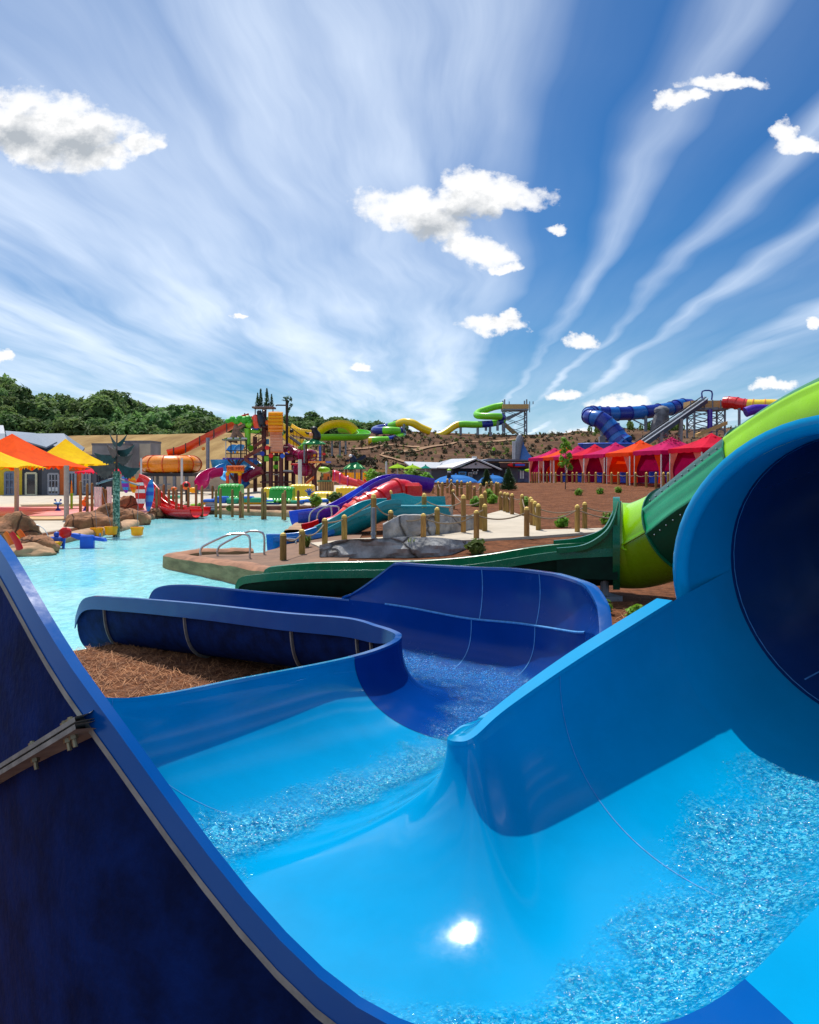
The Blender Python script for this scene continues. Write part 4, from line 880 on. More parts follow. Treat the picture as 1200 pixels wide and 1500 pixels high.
def sapling(px, py, yt, m, label, seed, cw, lo=.3, n=420, size=.22, sparse=1):
    g = hit(px, py); s = g.y/F; h = (py-yt)*s; R = random.Random(seed); tb_ = MB(); cbm = MB()
    tb_.tube([(0,0,-.2),(.02*h,0,h*.5),(0,.01*h,h*.97)], [.035,.025,.008], 7)
    for k in range(13):
        z = h*lerp(lo, .95, k/12); a = k*2.4; l = cw*s*(.5+.7*R.random())*(1-.55*(k/12)); e = Vector((cos(a)*l, sin(a)*l, z+l*.7)); tb_.tube([(0,0,z), e], [.014,.004], 5); leafball(cbm, e, cw*s*.42, int(n/13), size, 0, seed+k, hollow=.1)
    return tree_parts('young_tree', cbm, tb_, m, BARK, g, label, 'tree')
sapling(828, 717, 643, LEAFG, 'slender young tree with bright green leaves on the mulch before the cabanas', 4, 11, .38, 420, .22)
sapling(985, 713, 640, LEAFR, 'small wine red leaved tree in front of the nearest pink cabana', 8, 24, .3, 380, .13)
# coarse straw strands on the near mulch
R = random.Random(5); mb = MB()
for _ in range(15000):
    if R.random() < .72: x = R.uniform(-4.6, -.4); yy = R.uniform(4.4, 10)
    else: x = R.uniform(1.3, 6); yy = R.uniform(6, 13)
    z = gz(x, yy); a = R.uniform(0, pi); l = R.uniform(.03, .09); d = Vector((cos(a), sin(a), R.uniform(-.2, .5)))*l; s = Vector((-sin(a), cos(a), 0))*.0022; p = Vector((x, yy, z+.01+.02*R.random())); mb.add([p-d-s, p-d+s, p+d+s, p+d-s], [(0, 1, 2, 3)], R.choice((0, 0, 1)))
tag(mb.build('pine_straw', [mat('bright straw strand', srgb(164, 112, 70), .8, 0, (3, .3)), mat('dull straw strand', srgb(96, 60, 38), .85, 0, (3, .3))], None, 0), kind='stuff', label='loose pine straw strands lying on the mulch around the slides', cat='straw')
mb = MB()
for k, (px, py, r) in enumerate(()): 
    g = P(px, py, 9.3-.8*k); tag(MB().ball((g.x, g.y, .3), (r*1.4, r*1.1, r*1.0), 16, 10, 0, .3, 1.3, k*7).build('boulder', ROCK_G), 'grey boulder under the pool end of the dark blue slide, %s' % ('nearer the water' if k == 0 else 'nearer the mulch'), 'boulder')
g = P(378, 866, 13.0); tag(MB().ball((g.x, g.y, .12), (.55, .4, .25), 16, 10, 0, .3, 1.3, 21).build('boulder', ROCK_T), 'flat tan boulder at the water below the end of the green channel', 'boulder')
# ---------------------------------------------------------------- hills
HILL = mat('planted brown hillside', srgb(76, 52, 40), .95, 0, (.16, .3), (1.0, 1.0, .5), 0, .1, 0, None, srgb(116, 88, 64), (.35, .7))
STRAW = mat('straw covered hillside', srgb(128, 100, 60), .95, 0, (.35, .25), (2.5, .6, .2), 0, .1, 0, (1.2, .2, .2), srgb(164, 136, 88), (.32, .66))
WOODF = mat('dark green forest floor', (.03, .05, .018, 1), .95, 0, (.1, .4))  # dark green ground under the trees, varied by noise
def interp(tab, x):
    if x <= tab[0][0]: return tab[0][1]
    for (a, p), (b, q) in zip(tab, tab[1:]):
        if x <= b: return lerp(p, q, (x-a)/(b-a))
    return tab[-1][1]
def hillz(px, Y, tab, Y0, Y1, z0, seed, amp):
    zc = H+(HZ-interp(tab, px))/F*Y1; t = clamp((Y-Y0)/(Y1-Y0)); x = (px-600)/F*Y
    e = sstep(0, 1, t)*.45+t*.55
    return lerp(z0, zc, e)+amp*fbm(x*.05, Y*.05, seed, 4)*sin(pi*clamp(t, 0, 1))*2
def hill(name, tab, px0, px1, Y0, Y1, z0, m, seed, amp, back=60, n=110, k=36):
    G = []
    for j in range(k+7):
        Y = lerp(Y0, Y1, j/k) if j <= k else Y1+back*(j-k)/6; row = []
        for i in range(n+1):
            px = lerp(px0, px1, i/n); Yq = min(Y, Y1); z = hillz(px, Yq, tab, Y0, Y1, z0 if j else z0-2, seed, amp)
            if j > k: z -= .3*((j-k)**1.5)*.3
            row.append(((px-600)/F*Y, Y, z+.12*fbm((px-600)/F*Y*.3, Y*.3, seed)*min(1, j)))
        G.append(row)
    struct(name, MB().grid(G, 0), m, 0)
T_BR = [(330,662),(400,640),(430,637),(500,641),(545,634),(570,629),(600,632),(640,633),(700,636),(760,637),(800,636),(832,634),(845,631),(872,633),(905,626),(940,629),(1000,629),(1060,627),(1200,620),(1500,610)]
T_ST = [(-400,646),(0,650),(60,641),(110,638),(200,637),(250,636),(330,634),(365,634),(400,640),(440,652),(500,672)]
T_FO = [(-500,570),(-200,570),(0,592),(40,614),(70,632),(100,628),(150,620),(200,634),(250,640),(300,655),(330,660),(380,646),(430,641),(480,644),(520,650),(580,660),(700,672),(900,690)]
BR = (105, 190, 1.2); STR = (92, 150, .8); FO = (175, 300, 2.0)
hill('brown_hill', T_BR, 380, 1500, *BR[:2], BR[2], HILL, 2, 1.0, 90, 150, 40)
hill('straw_hill', T_ST, -400, 470, *STR[:2], STR[2], STRAW, 5, .5, 30)
hill('wooded_hill', T_FO, -500, 900, *FO[:2], FO[2], WOODF, 8, 1.5, 120)
def onhill(px, t, kind):
    tab, (Y0, Y1, z0), sd_, am = {'b': (T_BR, BR, 2, 1.0), 's': (T_ST, STR, 5, .5), 'f': (T_FO, FO, 8, 1.5)}[kind]
    Y = lerp(Y0, Y1, t); return Vector(((px-600)/F*Y, Y, hillz(px, Y, tab, Y0, Y1, z0, sd_, am)))
def hillhit(px, py, kind='b'):
    for i in range(0, 400):
        p = onhill(px, i/400, kind)
        if HZ-(p.z-H)/p.y*F <= py: return p
    return onhill(px, .97, kind)
TAN = mat('bare tan dirt track', srgb(148, 114, 84), .95, 0, (.8, .2))
def track(name, pix, w):
    c = [hillhit(*q) for q in pix]; c = crv(c, 8); G = []
    for q in c:
        row = []
        for d in (-.5, 0, .5):
            Y = q.y+d*w*2.2; px = 600+F*q.x/q.y; tt = (Y-BR[0])/(BR[1]-BR[0]); p = onhill(px, tt, 'b'); row.append(p+Vector((0, 0, .22)))
        G.append(row)
    struct(name, MB().grid(G, 0, flip=True), TAN, 0)
track('dirt_track', [(556,668),(585,663),(620,658),(660,652),(700,648),(760,644)], .9); track('dirt_track', [(556,668),(572,672),(592,678)], .7); track('dirt_track', [(800,641),(830,636),(868,634)], .9); track('dirt_track', [(505,660),(555,655),(615,656)], .6)
# shrubs on the slope
sh = []
for k in range(3):
    mb = MB(); leafball(mb, (0, 0, .45), (.62, .62, .5), 46, .5, 0, 30+k, hollow=.5); mb.tube([(0,0,-.2),(0,0,.4)], .05, 5, 0); o = mb.build('hill_shrub', SAGE if k < 2 else LEAF2, None, 0); sh.append(o)
R = random.Random(11); cnt = 0; used = set(); tries = 0
while cnt < 290 and tries < 4000:
    tries += 1; row = R.randint(0, 26); t = .06+row*.033+R.uniform(-.006, .006); px = R.uniform(440, 1010)
    if t > .95 or (int(px/5), row) in used: continue
    p = onhill(px, t, 'b'); py = HZ-(p.z-H)/p.y*F
    if 610 < px < 700 and py > 668: continue
    used.add((int(px/5), row)); k = 0 if R.random() < .6 else (1 if R.random() < .8 else 2); o = sh[k]
    if o.get('u'): o = o.copy(); C.objects.link(o)
    o['u'] = 1; o.location = p; s = R.uniform(.5, .95); o.scale = (s, s, s*R.uniform(.7, 1.1)); o.rotation_euler.z = R.uniform(0, 6)
    tag(o, 'small round dry shrub planted in rows on the brown hillside' if k < 2 else 'small yellow green shrub planted among the dry ones on the brown hillside', 'shrub', 'dry shrubs on the brown hill' if k < 2 else 'greener shrubs on the brown hill'); cnt += 1
mb = MB(); R2 = random.Random(77)
for _ in range(1100):
    px = R2.uniform(400, 1080); t = R2.uniform(.03, .99); p = onhill(px, t, 'b'); r = R2.uniform(.22, .42); leafball(mb, p+Vector((0, 0, r*.7)), r, 7, r*1.3, 0 if R2.random() < .7 else 1, R2.randrange(9999), hollow=.3)
tag(mb.build('ground_cover', [SAGE, LEAF2], None, 0), kind='stuff', label='hundreds of tiny plants scattered over the brown hillside', cat='ground cover')
# woods on the left hill: each tree with trunk and crown
protoT = []
for k in range(5):
    mbc = MB(); R2 = random.Random(60+k); hh = R2.uniform(9, 12)
    leafball(mbc, (0, 0, hh*.62), (3.4, 3.4, hh*.36), 420, 1.5, 0, 90+k, hollow=.72, lump=.42)
    for q in range(5):
        a = R2.uniform(0, 6.28); rr = R2.uniform(1.5, 2.9); leafball(mbc, (cos(a)*rr, sin(a)*rr, hh*R2.uniform(.42, .85)), (1.8, 1.8, 1.5), 110, 1.1, 0, 70+k*9+q, hollow=.7, lump=.4)
    mbt = MB().tube([(0,0,-1),(0,.1,hh*.35),(.2,0,hh*.75)], [.32,.24,.08], 6)
    for a in (0, 2.1, 4.2): mbt.tube([(0,0,hh*.35),(cos(a)*1.9,sin(a)*1.9,hh*.68)], [.14,.05], 5)
    protoT.append(tree_parts('forest_tree', mbc, mbt, LEAF, BARK, (0,0,-60), None, None))
R = random.Random(3); first = [True]*5; placed = []
def forest(px, t, s):
    p = onhill(px, t, 'f'); k = R.randrange(5)
    lab = 'leafy green tree of the dense wood on the hill at left'; gr = 'trees of the wood on the hill'
    if first[k]: o = protoT[k]; first[k] = False; o.location = p; o.rotation_euler.z = R.uniform(0, 6); o.scale = (s, s, s*R.uniform(.85, 1.1)); tag(o, lab, 'tree', gr)
    else: o = copy_tree(protoT[k], p, R.uniform(0, 6), (s, s, s*R.uniform(.85, 1.1)), lab, gr); o['category'] = 'tree'
for row in range(9):
    t = 1.0-.105*row; n = 25 if row < 7 else 20
    for i in range(n):
        px = lerp(-30, 600 if row < 5 else 420, (i+.5*(row % 2)+R.uniform(-.3, .3))/n)
        forest(px, t+R.uniform(-.04, .03), R.uniform(.75, 1.25)*(1 if row else .95)*(1 if px < 330 else .8))
# ---------------------------------------------------------------- row of shops at left
Ys = 73; bx = lambda px: (px-600)/F*Ys
shop = thing('shop_building', (bx(60), Ys+4, .2), 'row of shops with yellow, black, grey and orange fronts behind the shade canopies', 'building')
def facade(px0, px1, m, name='facade', zt=3.7, dy=0): return MB().box(((bx(px0)+bx(px1))/2, Ys+.3+dy, .2+zt/2), (bx(px1)-bx(px0), .5, zt)).build(name, m, shop, 0)
facade(-60, 32, Y_WALL); facade(32, 61, DARKB, dy=.02); facade(61, 87.5, GREYW); facade(87.5, 96, O_WALL, dy=-.05); facade(96, 120, O_WALL); facade(120, 141, GREYW, dy=.02); facade(141, 168, DARKB, dy=.6)
def opening(px0, px1, yt, yb, cols, rows, fm, gm, name):
    z0 = H-(yb-HZ)/F*Ys; z1 = H-(yt-HZ)/F*Ys; x0, x1 = bx(px0), bx(px1); y0 = Ys-.02
    f = MB(); w = .09
    for i in range(cols+1): x = lerp(x0, x1, i/cols); f.box((x, y0, (z0+z1)/2), (w if 0 < i < cols else w*2, .12, z1-z0))
    for j in range(rows+1): z = lerp(z0, z1, j/rows); f.box(((x0+x1)/2, y0-.003, z), (x1-x0, .11, w if 0 < j < rows else w*2))
    o = f.build(name+'_frame' if name == 'window' else 'door', fm, shop, 0); MB().box(((x0+x1)/2, y0+.03, (z0+z1)/2), (x1-x0, .04, z1-z0)).build('pane', gm, o, 0)
    return o
opening(8, 21, 692, 725, 2, 3, paint('blue grey frame', (110, 125, 150)), GLASSB, 'door'); opening(38.5, 53.5, 693, 725, 1, 1, CREAM, GLASS, 'door'); opening(71.5, 86, 694, 724, 3, 3, paint('pale grey frame', (150, 152, 160)), GLASS, 'window'); opening(101, 111, 692, 724, 2, 1, paint('steel blue frame', (140, 155, 170)), GLASS, 'door'); opening(121.5, 132, 693, 722, 2, 3, paint('light grey frame', (150, 152, 158)), GLASSB, 'window')
for i in range(3): MB().box((bx(73.8+i*5), Ys-.1, .2+.55), (.2, .05, .35)).build('window_poster', WHITEP, shop, 0)
for px in (46, 66): MB().tube([(bx(px), Ys-.05, 3.55), (bx(px), Ys-.3, 3.45)], [.06, .12], 8).build('wall_lamp', WHITEP, shop)
zr = H+57/F*Ys
MB().slab([(bx(-60), Ys-.6, 3.75), (bx(118), Ys-.6, 3.55), (bx(85), Ys+6, zr-1.4), (bx(52), Ys+6, zr), (bx(-60), Ys+6, zr)], (0, 0, .16)).build('roof', SLATE, shop, 0)
MB().box((bx(30), Ys+4.5, 2), (9, 7, 3.6)).build('back_room', GREYW, shop, 0)
MB().slab([P(8,633,79), P(52,636.5,79), P(84,649,75), P(68,657,72.4), P(10,641,72.4)], (0, 0, .14)).build('porch_roof', SLATE, shop, 0)
rb = thing('grey_roofed_shed', P(3, 690, 84), 'shed with shiny grey metal roof peeping over the shop row at far left', 'building'); MB().box(P(-20,665,84), (7, 5, 4)).build('wall', GREYW, rb, 0); MB().slab([P(-60,640,82), P(8,640,82), P(5,625,86), P(-60,625,86)], (0,0,.15)).build('roof', GREYR, rb, 0)
# concrete block buildings on the straw hill
for (a, b, t, bt, Y, lb) in ((135,185,652,698,90,'low grey concrete block wall building left of the orange bowl slide'),(183,220,648,698,92,'taller grey concrete block with pale corner, right beside the orange bowl slide')):
    q = thing('concrete_building', P((a+b)/2, bt, Y), lb, 'building'); c0 = P((a+b)/2, (t+bt)/2, Y); w = (b-a)/F*Y; h = (bt-t)/F*Y+1
    MB().box(c0+Vector((0, 2, -.5)), (w, 4, h)).build('wall', CONC_G, q, 0); MB().box(c0+Vector((0, 2, h/2-.5+.1)), (w+.1, 4.1, .22)).build('coping', mat('darker concrete coping', srgb(112, 110, 116), .8), q, 0)
    if a > 150: MB().box(c0+Vector((w*.3, -.03, -.5)), (w*.42, .1, h-.3)).build('pale_panel', CONC, q, 0)
lw_ = tag(MB().box(P(255, 705, 86), (14, .5, 2.4)).build('retaining_wall', CONC, None, 0), 'low pale concrete wall behind the supports of the orange bowl slide', 'wall')
# ---------------------------------------------------------------- shade canopies
def canopy(cx, cy, r, ang, ze, zp, m, label, poles, zb=.2, ridge=.5):
    t = thing('shade_canopy', (cx, cy, zb), label, 'canopy', 'shade canopies at the splash pad'); cs = [Vector((cx+r*cos(a), cy+r*sin(a), ze)) for a in [radians(ang+90*k) for k in range(4)]]
    mb = MB(); pk = Vector((cx, cy, zp))
    for k in range(4):
        a, b = cs[k], cs[(k+1) % 4]; G = []
        for q in range(9):
            f_ = q/8; e = a.lerp(b, f_); e = e.lerp(pk, .07*4*f_*(1-f_)); row = []
            for s in range(9): g = s/8; p = pk.lerp(e, g); p.z -= .10*(zp-ze)*sin(pi*g); row.append(p)
            G.append(row)
        mb.grid(G, 0)
    mb.build('canopy_cloth', m, t, 20)
    em = MB()
    for k in range(4):
        a, b = cs[k], cs[(k+1) % 4]
        for q in range(1, 9): e = a.lerp(b, q/9); e = e.lerp(pk, .07*4*(q/9)*(1-q/9)); em.add([e+(b-a)*.045, e-(b-a)*.045, e-Vector((0, 0, .2))], [(0, 1, 2)])
    em.build('scalloped_edge', m, t, 0)
    for (px, py) in poles:
        Y = (H-zb)/(py-HZ)*F; x = (px-600)/F*Y; MB().tube([(x, Y, zb-.2), (x, Y, ze+.1)], .11, 12).build('pole', POLEW, t)
    return t
canopy(-22.3, 45.2, 4.3, -56, 2.55, 4.5, OR_C, 'large orange shade canopy beside the splash pad', [(24.5, 755)])
canopy(-22.2, 52, 3.7, -20, 2.75, 4.5, YE_C, 'yellow shade canopy right of the orange one', [])
canopy(-21.6, 38.8, 4.6, -32, 2.55, 4.25, YE_C, 'yellow shade canopy cut by the left edge, in front of the orange one', [(97.5, 763)])
canopy(-25, 66, 2.6, 0, 2.3, 2.9, CR_C, 'small red canopy far behind the metal tree', [])
# splash pad and its toys
mb = MB(); G = [[(-20.5+r*9.5*cos(a), 43.5+r*5.2*sin(a), .262) for r in (.02, .5, 1)] for a in [2*pi*q/40 for q in range(41)]]; struct('splash_pad', MB().grid(G), mat('rose red pad surface', srgb(196, 104, 100), .6, 0, (.25, .4), None, 0, .4, 0, None, srgb(206, 150, 150), (.3, .7)))
tag(MB().slab([(-32, 37.3, .1), (-13.6, 37.3, .1), (-12.9, 35.5, .1), (-32, 34, .1)], (0, 0, .2)).build('step', mat('tan pool step', srgb(188, 150, 104), .8, 0, (1, .2)), None, 10), 'tan concrete step between the splash pad and the rocks', 'step')
def dk(px, py, z=.26): Y = (H-z)/(py-HZ)*F; return Vector(((px-600)/F*Y, Y, z))
g = dk(85, 748); t = thing('spray_toy', g, 'blue splash pad toy like a bowl on a foot with two balls on top', 'splash toy'); MB().lathe([(.17,0),(.14,.04),(.05,.14),(.05,.3)], g, 14).build('foot', DBLUEP, t); MB().lathe([(.04,.28),(.22,.38),(.23,.42),(.1,.45)], g, 16).build('bowl', LBLUEP, t)
for s in (-1, 1): MB().tube([g+Vector((s*.06,0,.42)), g+Vector((s*.14,0,.56))], .02, 6).ball(g+Vector((s*.15,0,.58)), .055, 10, 7).build('ball_head', DBLUEP, t)
g = dk(125, 748); t = thing('spray_toy', g, 'orange fish shaped splash toy on a blue foot', 'splash toy'); MB().lathe([(.14,0),(.12,.05),(.05,.14),(.04,.25)], g, 12).build('foot', DBLUEP, t); MB().ball(g+Vector((0,0,.43)), (.2,.12,.21), 16, 10).build('fish_body', ORP, t)
for q in ((-.22,.46,YELP,'tail_fin'),(.02,.68,ORP,'top_fin')): MB().ball(g+Vector((q[0],0,q[1])), (.08,.03,.09), 8, 6).build(q[3], q[2], t)
MB().ball(g+Vector((.06,-.12,.5)), .03, 8, 6).build('eye', BLKP, t)
g = dk(105, 745); t = thing('spray_pole', g, 'slim lime green spray pole with a yellow tip by the canopy pole', 'splash toy'); MB().tube([g, g+Vector((0,0,.75))], .07, 10).ball(g+Vector((0,0,.8)), .1, 10, 7).build('base_tube', LIMEP, t); MB().tube([g+Vector((0,0,.85)), g+Vector((0,0,1.6))], [.06,.02], 8).build('tip', YELP, t)
# brown rocks on the left bank
def boulder(px, py, w, h, d, seed, label, m=ROCK_B, z=.15):
    g = dk(px, py, z); o = MB().ball((0,0,0), (w/2, d/2, h), 40, 26, 0, .22, 1.5, seed).build('boulder', m, None, 40); o.location = (g.x, g.y, z); return tag(o, label, 'boulder', 'brown boulders at the pool edge')
boulder(20, 799, 1.6, .92, 1.2, 5, 'tall reddish brown boulder at the left edge, highest of the group'); boulder(52, 803, 1.25, .4, 1.0, 9, 'low layered tan brown boulder in front of the tall one'); boulder(130, 773, 2.2, .62, 1.6, 13, 'broad dark red brown boulder left of the metal tree'); boulder(158, 764, 1.8, .7, 1.2, 17, 'lighter brown boulder behind the metal tree trunk'); boulder(192, 764, 1.6, .55, 1.2, 22, 'brown boulder right of the metal tree trunk'); boulder(186, 750, 1.7, .85, 1.0, 26, 'upright brown boulder under the surfboards'); boulder(228, 755, .9, .4, .8, 31, 'small brown boulder with white foam at the foot of the red slide')
boulder(38, 812, 1.6, .3, .9, 37, 'low wet rock shelf behind the water toys', ROCK_T, .02)
# ---------------------------------------------------------------- metal tree with buckets
g = Vector(((170.5-600)/F*29.6, 29.6, 0)); mt_ = thing('metal_tree', g, 'tall metal tree with sheet metal fronds and dangling buckets standing in the pool', 'water feature')
q = lambda px, py, dy=0: P(px, py, 29.6+dy)
MB().tube([q(170.5, 792), q(170.5, 740), q(170.5, 690)], [.125,.125,.13], 14).build('trunk', BARKTREE, mt_); MB().tube([q(170.5,690), q(171,660), q(171.5,636)], [.05,.035,.02], 8).build('mast', FRONDB, mt_); MB().box(q(169,680), (.07,.07,.16)).build('yellow_band', YELP, mt_)
def frond(p0, p1, drop, wd, m):
    a = Vector(p0); b = Vector(p1); n = 16; vs = []; k = (b-a); top = []; bot = []
    for i in range(n+1):
        t = i/n; c = a+k*t+Vector((0, 0, -drop*sin(pi*t)*.2)); w = 1.35*wd*sin(pi*(.06+.94*t)**.8)*(1+.22*(i % 2)) if t < 1 else 0
        top.append(c+Vector((0, .0, .02))); bot.append(c-Vector((0, 0, w)))
    o = MB(); th = Vector((0, .03, 0)); G = [[tp, bt, bt+th, tp+th] for tp, bt in zip(top, bot)]
    return o.grid(G, 0, closed=True).build('frond', m, mt_, 0)
for x1, y1, x0, y0, dr, w, m in ((161,637,171,650,.15,.12,FROND),(186,637,172,650,.15,.12,FROND),(156,651,171,661,.2,.2,FRONDB),(165,652,171,660,.1,.18,FROND),(197,652,172,660,.35,.18,FROND),(138,664,170,668,.2,.2,FROND),(194,666,172,668,.35,.2,FRONDB),(132,683,169,679,.2,.3,FRONDB),(205,686,173,678,.4,.28,FROND)): frond(q(x0,y0,random.uniform(-.3,.3)), q(x1,y1,random.uniform(-.6,.6)), dr, w, m)
for x1, y1, x0, y0 in ((141,709,168,701),(204,711,176,702),(148,706,170,700)):
    MB().tube([q(x0,y0), q(x1,y1,-.4)], .035, 7).build('arm', GALV, mt_)
for x, y, sx in ((142,779,136.5),(163,777,148.5),(201,778,203.5)):
    b = q(x, y, -.2); bu = MB().lathe([(.14,-.17),(.2,-.14),(.22,.1),(.24,.15),(.22,.155),(.18,-.1)], b, 16).build('bucket', YELP, mt_); MB().tube([b+Vector((-.2,0,.1)), b+Vector((-.24,0,.12)), b+Vector((-.2,0,.05))], .025, 6).tube([b+Vector((.2,0,.1)), b+Vector((.24,0,.12)), b+Vector((.2,0,.05))], .025, 6).build('bucket_ear', YELP, bu)
    MB().tube([b+Vector((0,0,.12)), q(sx, 712, -.3)], .008, 5).build('hanging_cord', GALV, mt_)
# water toys
def wt(px, py): return dk(px, py, 0)
g = wt(128, 803); t = thing('water_seesaw', g, 'dark blue plastic seesaw standing in the shallow water', 'water toy'); MB().box(g+Vector((0,0,.16)), (.42,.2,.5), 0, 0, None, .04).build('stand', BLUEP, t); MB().slab([g+Vector((-.52,0,.36)), g+Vector((-.3,0,.27)), g+Vector((.3,0,.23)), g+Vector((.55,0,.2)), g+Vector((.5,0,.3)), g+Vector((-.5,0,.46))], (0,.22,0)).build('board', BLUEP, t)
for s in (-.28, .36): MB().tube([g+Vector((s,.1,.36)), g+Vector((s,.1,.46))], .03, 8).build('grip', GALV, t)
g = wt(81, 803); t = thing('water_toy', g, 'blue lever water toy with red and yellow bowls and a red flower', 'water toy'); MB().box(g+Vector((0,.1,.2)), (.42,.25,.3), .2, 0, None, .04).ball(g+Vector((.0,.1,.42)), .09, 10, 7).build('body', BLUEP, t)
for px, m, r, z in ((68,REDP,.2,.12),(85,YELP,.2,.15)): b = wt(px, 803); MB().lathe([(.08,0),(r*.75,.03),(r,.16),(r*.85,.17)], b+Vector((0,-.15,z-.1)), 14).build('bowl', m, t)
MB().ball(wt(96,803)+Vector((0,0,.48)), (.2,.12,.17), 12, 8, 0, .25, 3).build('flower_bowl', REDP, t); MB().tube([wt(93,803), wt(95,803)+Vector((0,0,.4))], .04, 8).build('stem', BLUEP, t)
for k, (px, py, hh, m, lb) in enumerate(((17,812,.62,ORP,'orange curved spray fin, leftmost and behind the red one'),(26.5,815,.66,REDP,'tall red curved spray fin in the water'),(31.5,809,.5,LIMEP,'lime yellow spray fin between the red and orange ones'),(36.5,809,.64,ORP,'slim orange spray fin, rightmost of the four'))):
    g = wt(px, py); tag(MB().tube(crv([g+Vector((.12,0,-.05)), g+Vector((.02,0,hh*.45)), g+Vector((-.12,0,hh*.85)), g+Vector((-.2,0,hh))], 6), [.11*(1-.02*i) for i in range(19)], 10, squash=.5).build('spray_fin', m), lb, 'water toy', 'spray fins in the shallow water')
JET = mat('white water jet', (.8, .85, .88, 1), .2, 0, (8, .1))
g = wt(34, 806); tag(MB().tube(crv([g+Vector((0,0,.55)), g+Vector((.3,0,.78)), g+Vector((.65,0,.62)), g+Vector((.9,0,.1))], 8), .012, 6).tube(crv([g+Vector((.1,.3,.5)), g+Vector((.35,.3,.55)), g+Vector((.6,.3,.1))], 8), .012, 6).build('water_jet', JET), kind='stuff', label='thin arcs of water sprayed from the fins', cat='water')
# surfboards and red slide
for k, (px, py, hh, wd, m, st, tilt, lb) in enumerate(((185,722,.95,.36,PURP,LBLUEP,-.12,'purple surfboard leaning on the rock'),(196,722,1.0,.36,YELP,ORP,-.1,'yellow and orange striped surfboard leaning on the rock'),(207,744,1.5,.55,REDP,WHP,-.06,'red and white surfboard with bold stripes'),(217,749,1.6,.42,LBLUEP,BLUEP,.1,'light blue surfboard beside the red slide'))):
    Y = 40+.2*k; g = P(px, py, Y); t = thing('surfboard', g, lb, 'surfboard'); G = []; n = 14
    def brd(t0, t1, dy, wk):
        G = []
        for i in range(n+1):
            s = lerp(t0, t1, i/n); w = wd*sin(pi*(.04+.92*s))**.6*.5*wk; z = s*hh; G.append([g+Vector((-w+tilt*z, dy, z)), g+Vector((tilt*z, dy-.05, z)), g+Vector((w+tilt*z, dy, z)), g+Vector((tilt*z, dy+.05, z))])
        return MB().grid(G, 0, closed=True)
    brd(0, 1, 0, 1).build('board', m, t)
    for a, b in ((.15,.3),(.5,.62),(.75,.85)): brd(a, b, -.012, .93).build('stripe', st, t)
rk = thing('water_slide', P(250, 750, 42), 'small red open slide running from the surfboards down into the pool', 'water slide')
trough('channel', crv([P(192,706,44.5), P(205,712,44), P(222,731,43.2), P(240,746,42.6), P(258,753,42), P(280,755.5,41.4), P(300,756,41)], 6), .9, .45, [RED_G], rk, .06)
trough('channel', crv([P(205,716,42.6), P(222,738,42), P(240,751,41.4), P(262,757,40.6), P(288,758,40)], 6), .8, .4, [RED_G], rk, .06)
# ---------------------------------------------------------------- orange bowl slide
bw = thing('bowl_slide', P(252, 718, 76), 'big round orange enclosed bowl slide on a grey steel platform', 'bowl slide')
c = P(251, 680, 78); prf = [(.3,-.78),(2.2,-.78),(2.75,-.5),(2.92,0),(2.75,.45),(2.2,.78),(1.2,.8),(.3,.78)]; prf = [(r, z) for r, z in cr(prf, 4)]
MB().lathe(prf, c, 48).build('bowl', ORANGE_G, bw, 60); rib = MB()
for a in range(0, 360, 30): MB().tube([c+Vector((r*1.012*cos(radians(a)), r*1.012*sin(radians(a)), z*1.012)) for r, z in prf], .045, 5).build('rib', CHUTE, bw)
MB().tube([c+Vector((2.95*cos(2*pi*j/40), 2.95*sin(2*pi*j/40), 0)) for j in range(41)], .04, 6).build('seam_ring', ORANGE_G, bw)
MB().box(c+Vector((.2,0,-1.0)), (4.9,4.4,.3)).build('platform', BLACKM, bw)
for x, y in ((-1.9,-1.8),(2,-1.8),(-1.9,1.8),(2,1.8),(-1.2,-2),(0,-2),(.9,-2)): MB().tube([c+Vector((x,y,-1.1)), c+Vector((x,y,-3.2))], .17, 10).build('column', GALV, bw)
MB().bar(c+Vector((-2,-2,-2.1)), c+Vector((.5,-2,-1.9)), .14).build('brace', GALV, bw)
chq = thing('chute_slide', P(300, 655, 80), 'long burnt orange open chute sloping from the play tower to the bowl slide', 'chute slide'); cpth = crv([P(248,670,79), P(270,664,79.2), P(300,649,79.6), P(330,634,80), P(352,622,80.4), P(366,616,80.8)], 6); trough('chute', cpth, 1.15, .75, [CHUTE], chq, .07)
for i in range(3, len(cpth)-2, 4): MB().tube([cpth[i]+Vector((0,-.62,-.1)), cpth[i]+Vector((0,-.62,.85))], .06, 5).build('joint_rib', FRONDB, chq)
MB().ball(P(298,657,78.9), (.18,.06,.18), 10, 7).build('round_badge', ORANGE_G, chq)
def pole(px, yt, yb, Y, r, m, label, cat='pole'): return tag(MB().tube([P(px,yb,Y), P(px,yt,Y)], r, 10).build('pole', m), label, cat)
pole(304.5, 641, 716, 77, .17, GALV, 'thick grey steel column between the bowl slide and the sky blue bowl', 'column'); pole(207, 671, 715, 62, .07, PALEP, 'white pole at the left end of the orange bowl slide'); pole(266.5, 671, 724, 58, .08, PALEP, 'white pole in front of the orange bowl slide'); pole(439.5, 673, 748, 52, .12, PALEP, 'tall light grey pole in front of the play tower stairs'); pole(566, 676, 704, 80, .1, PALEP, 'white pole left of the lime umbrellas')
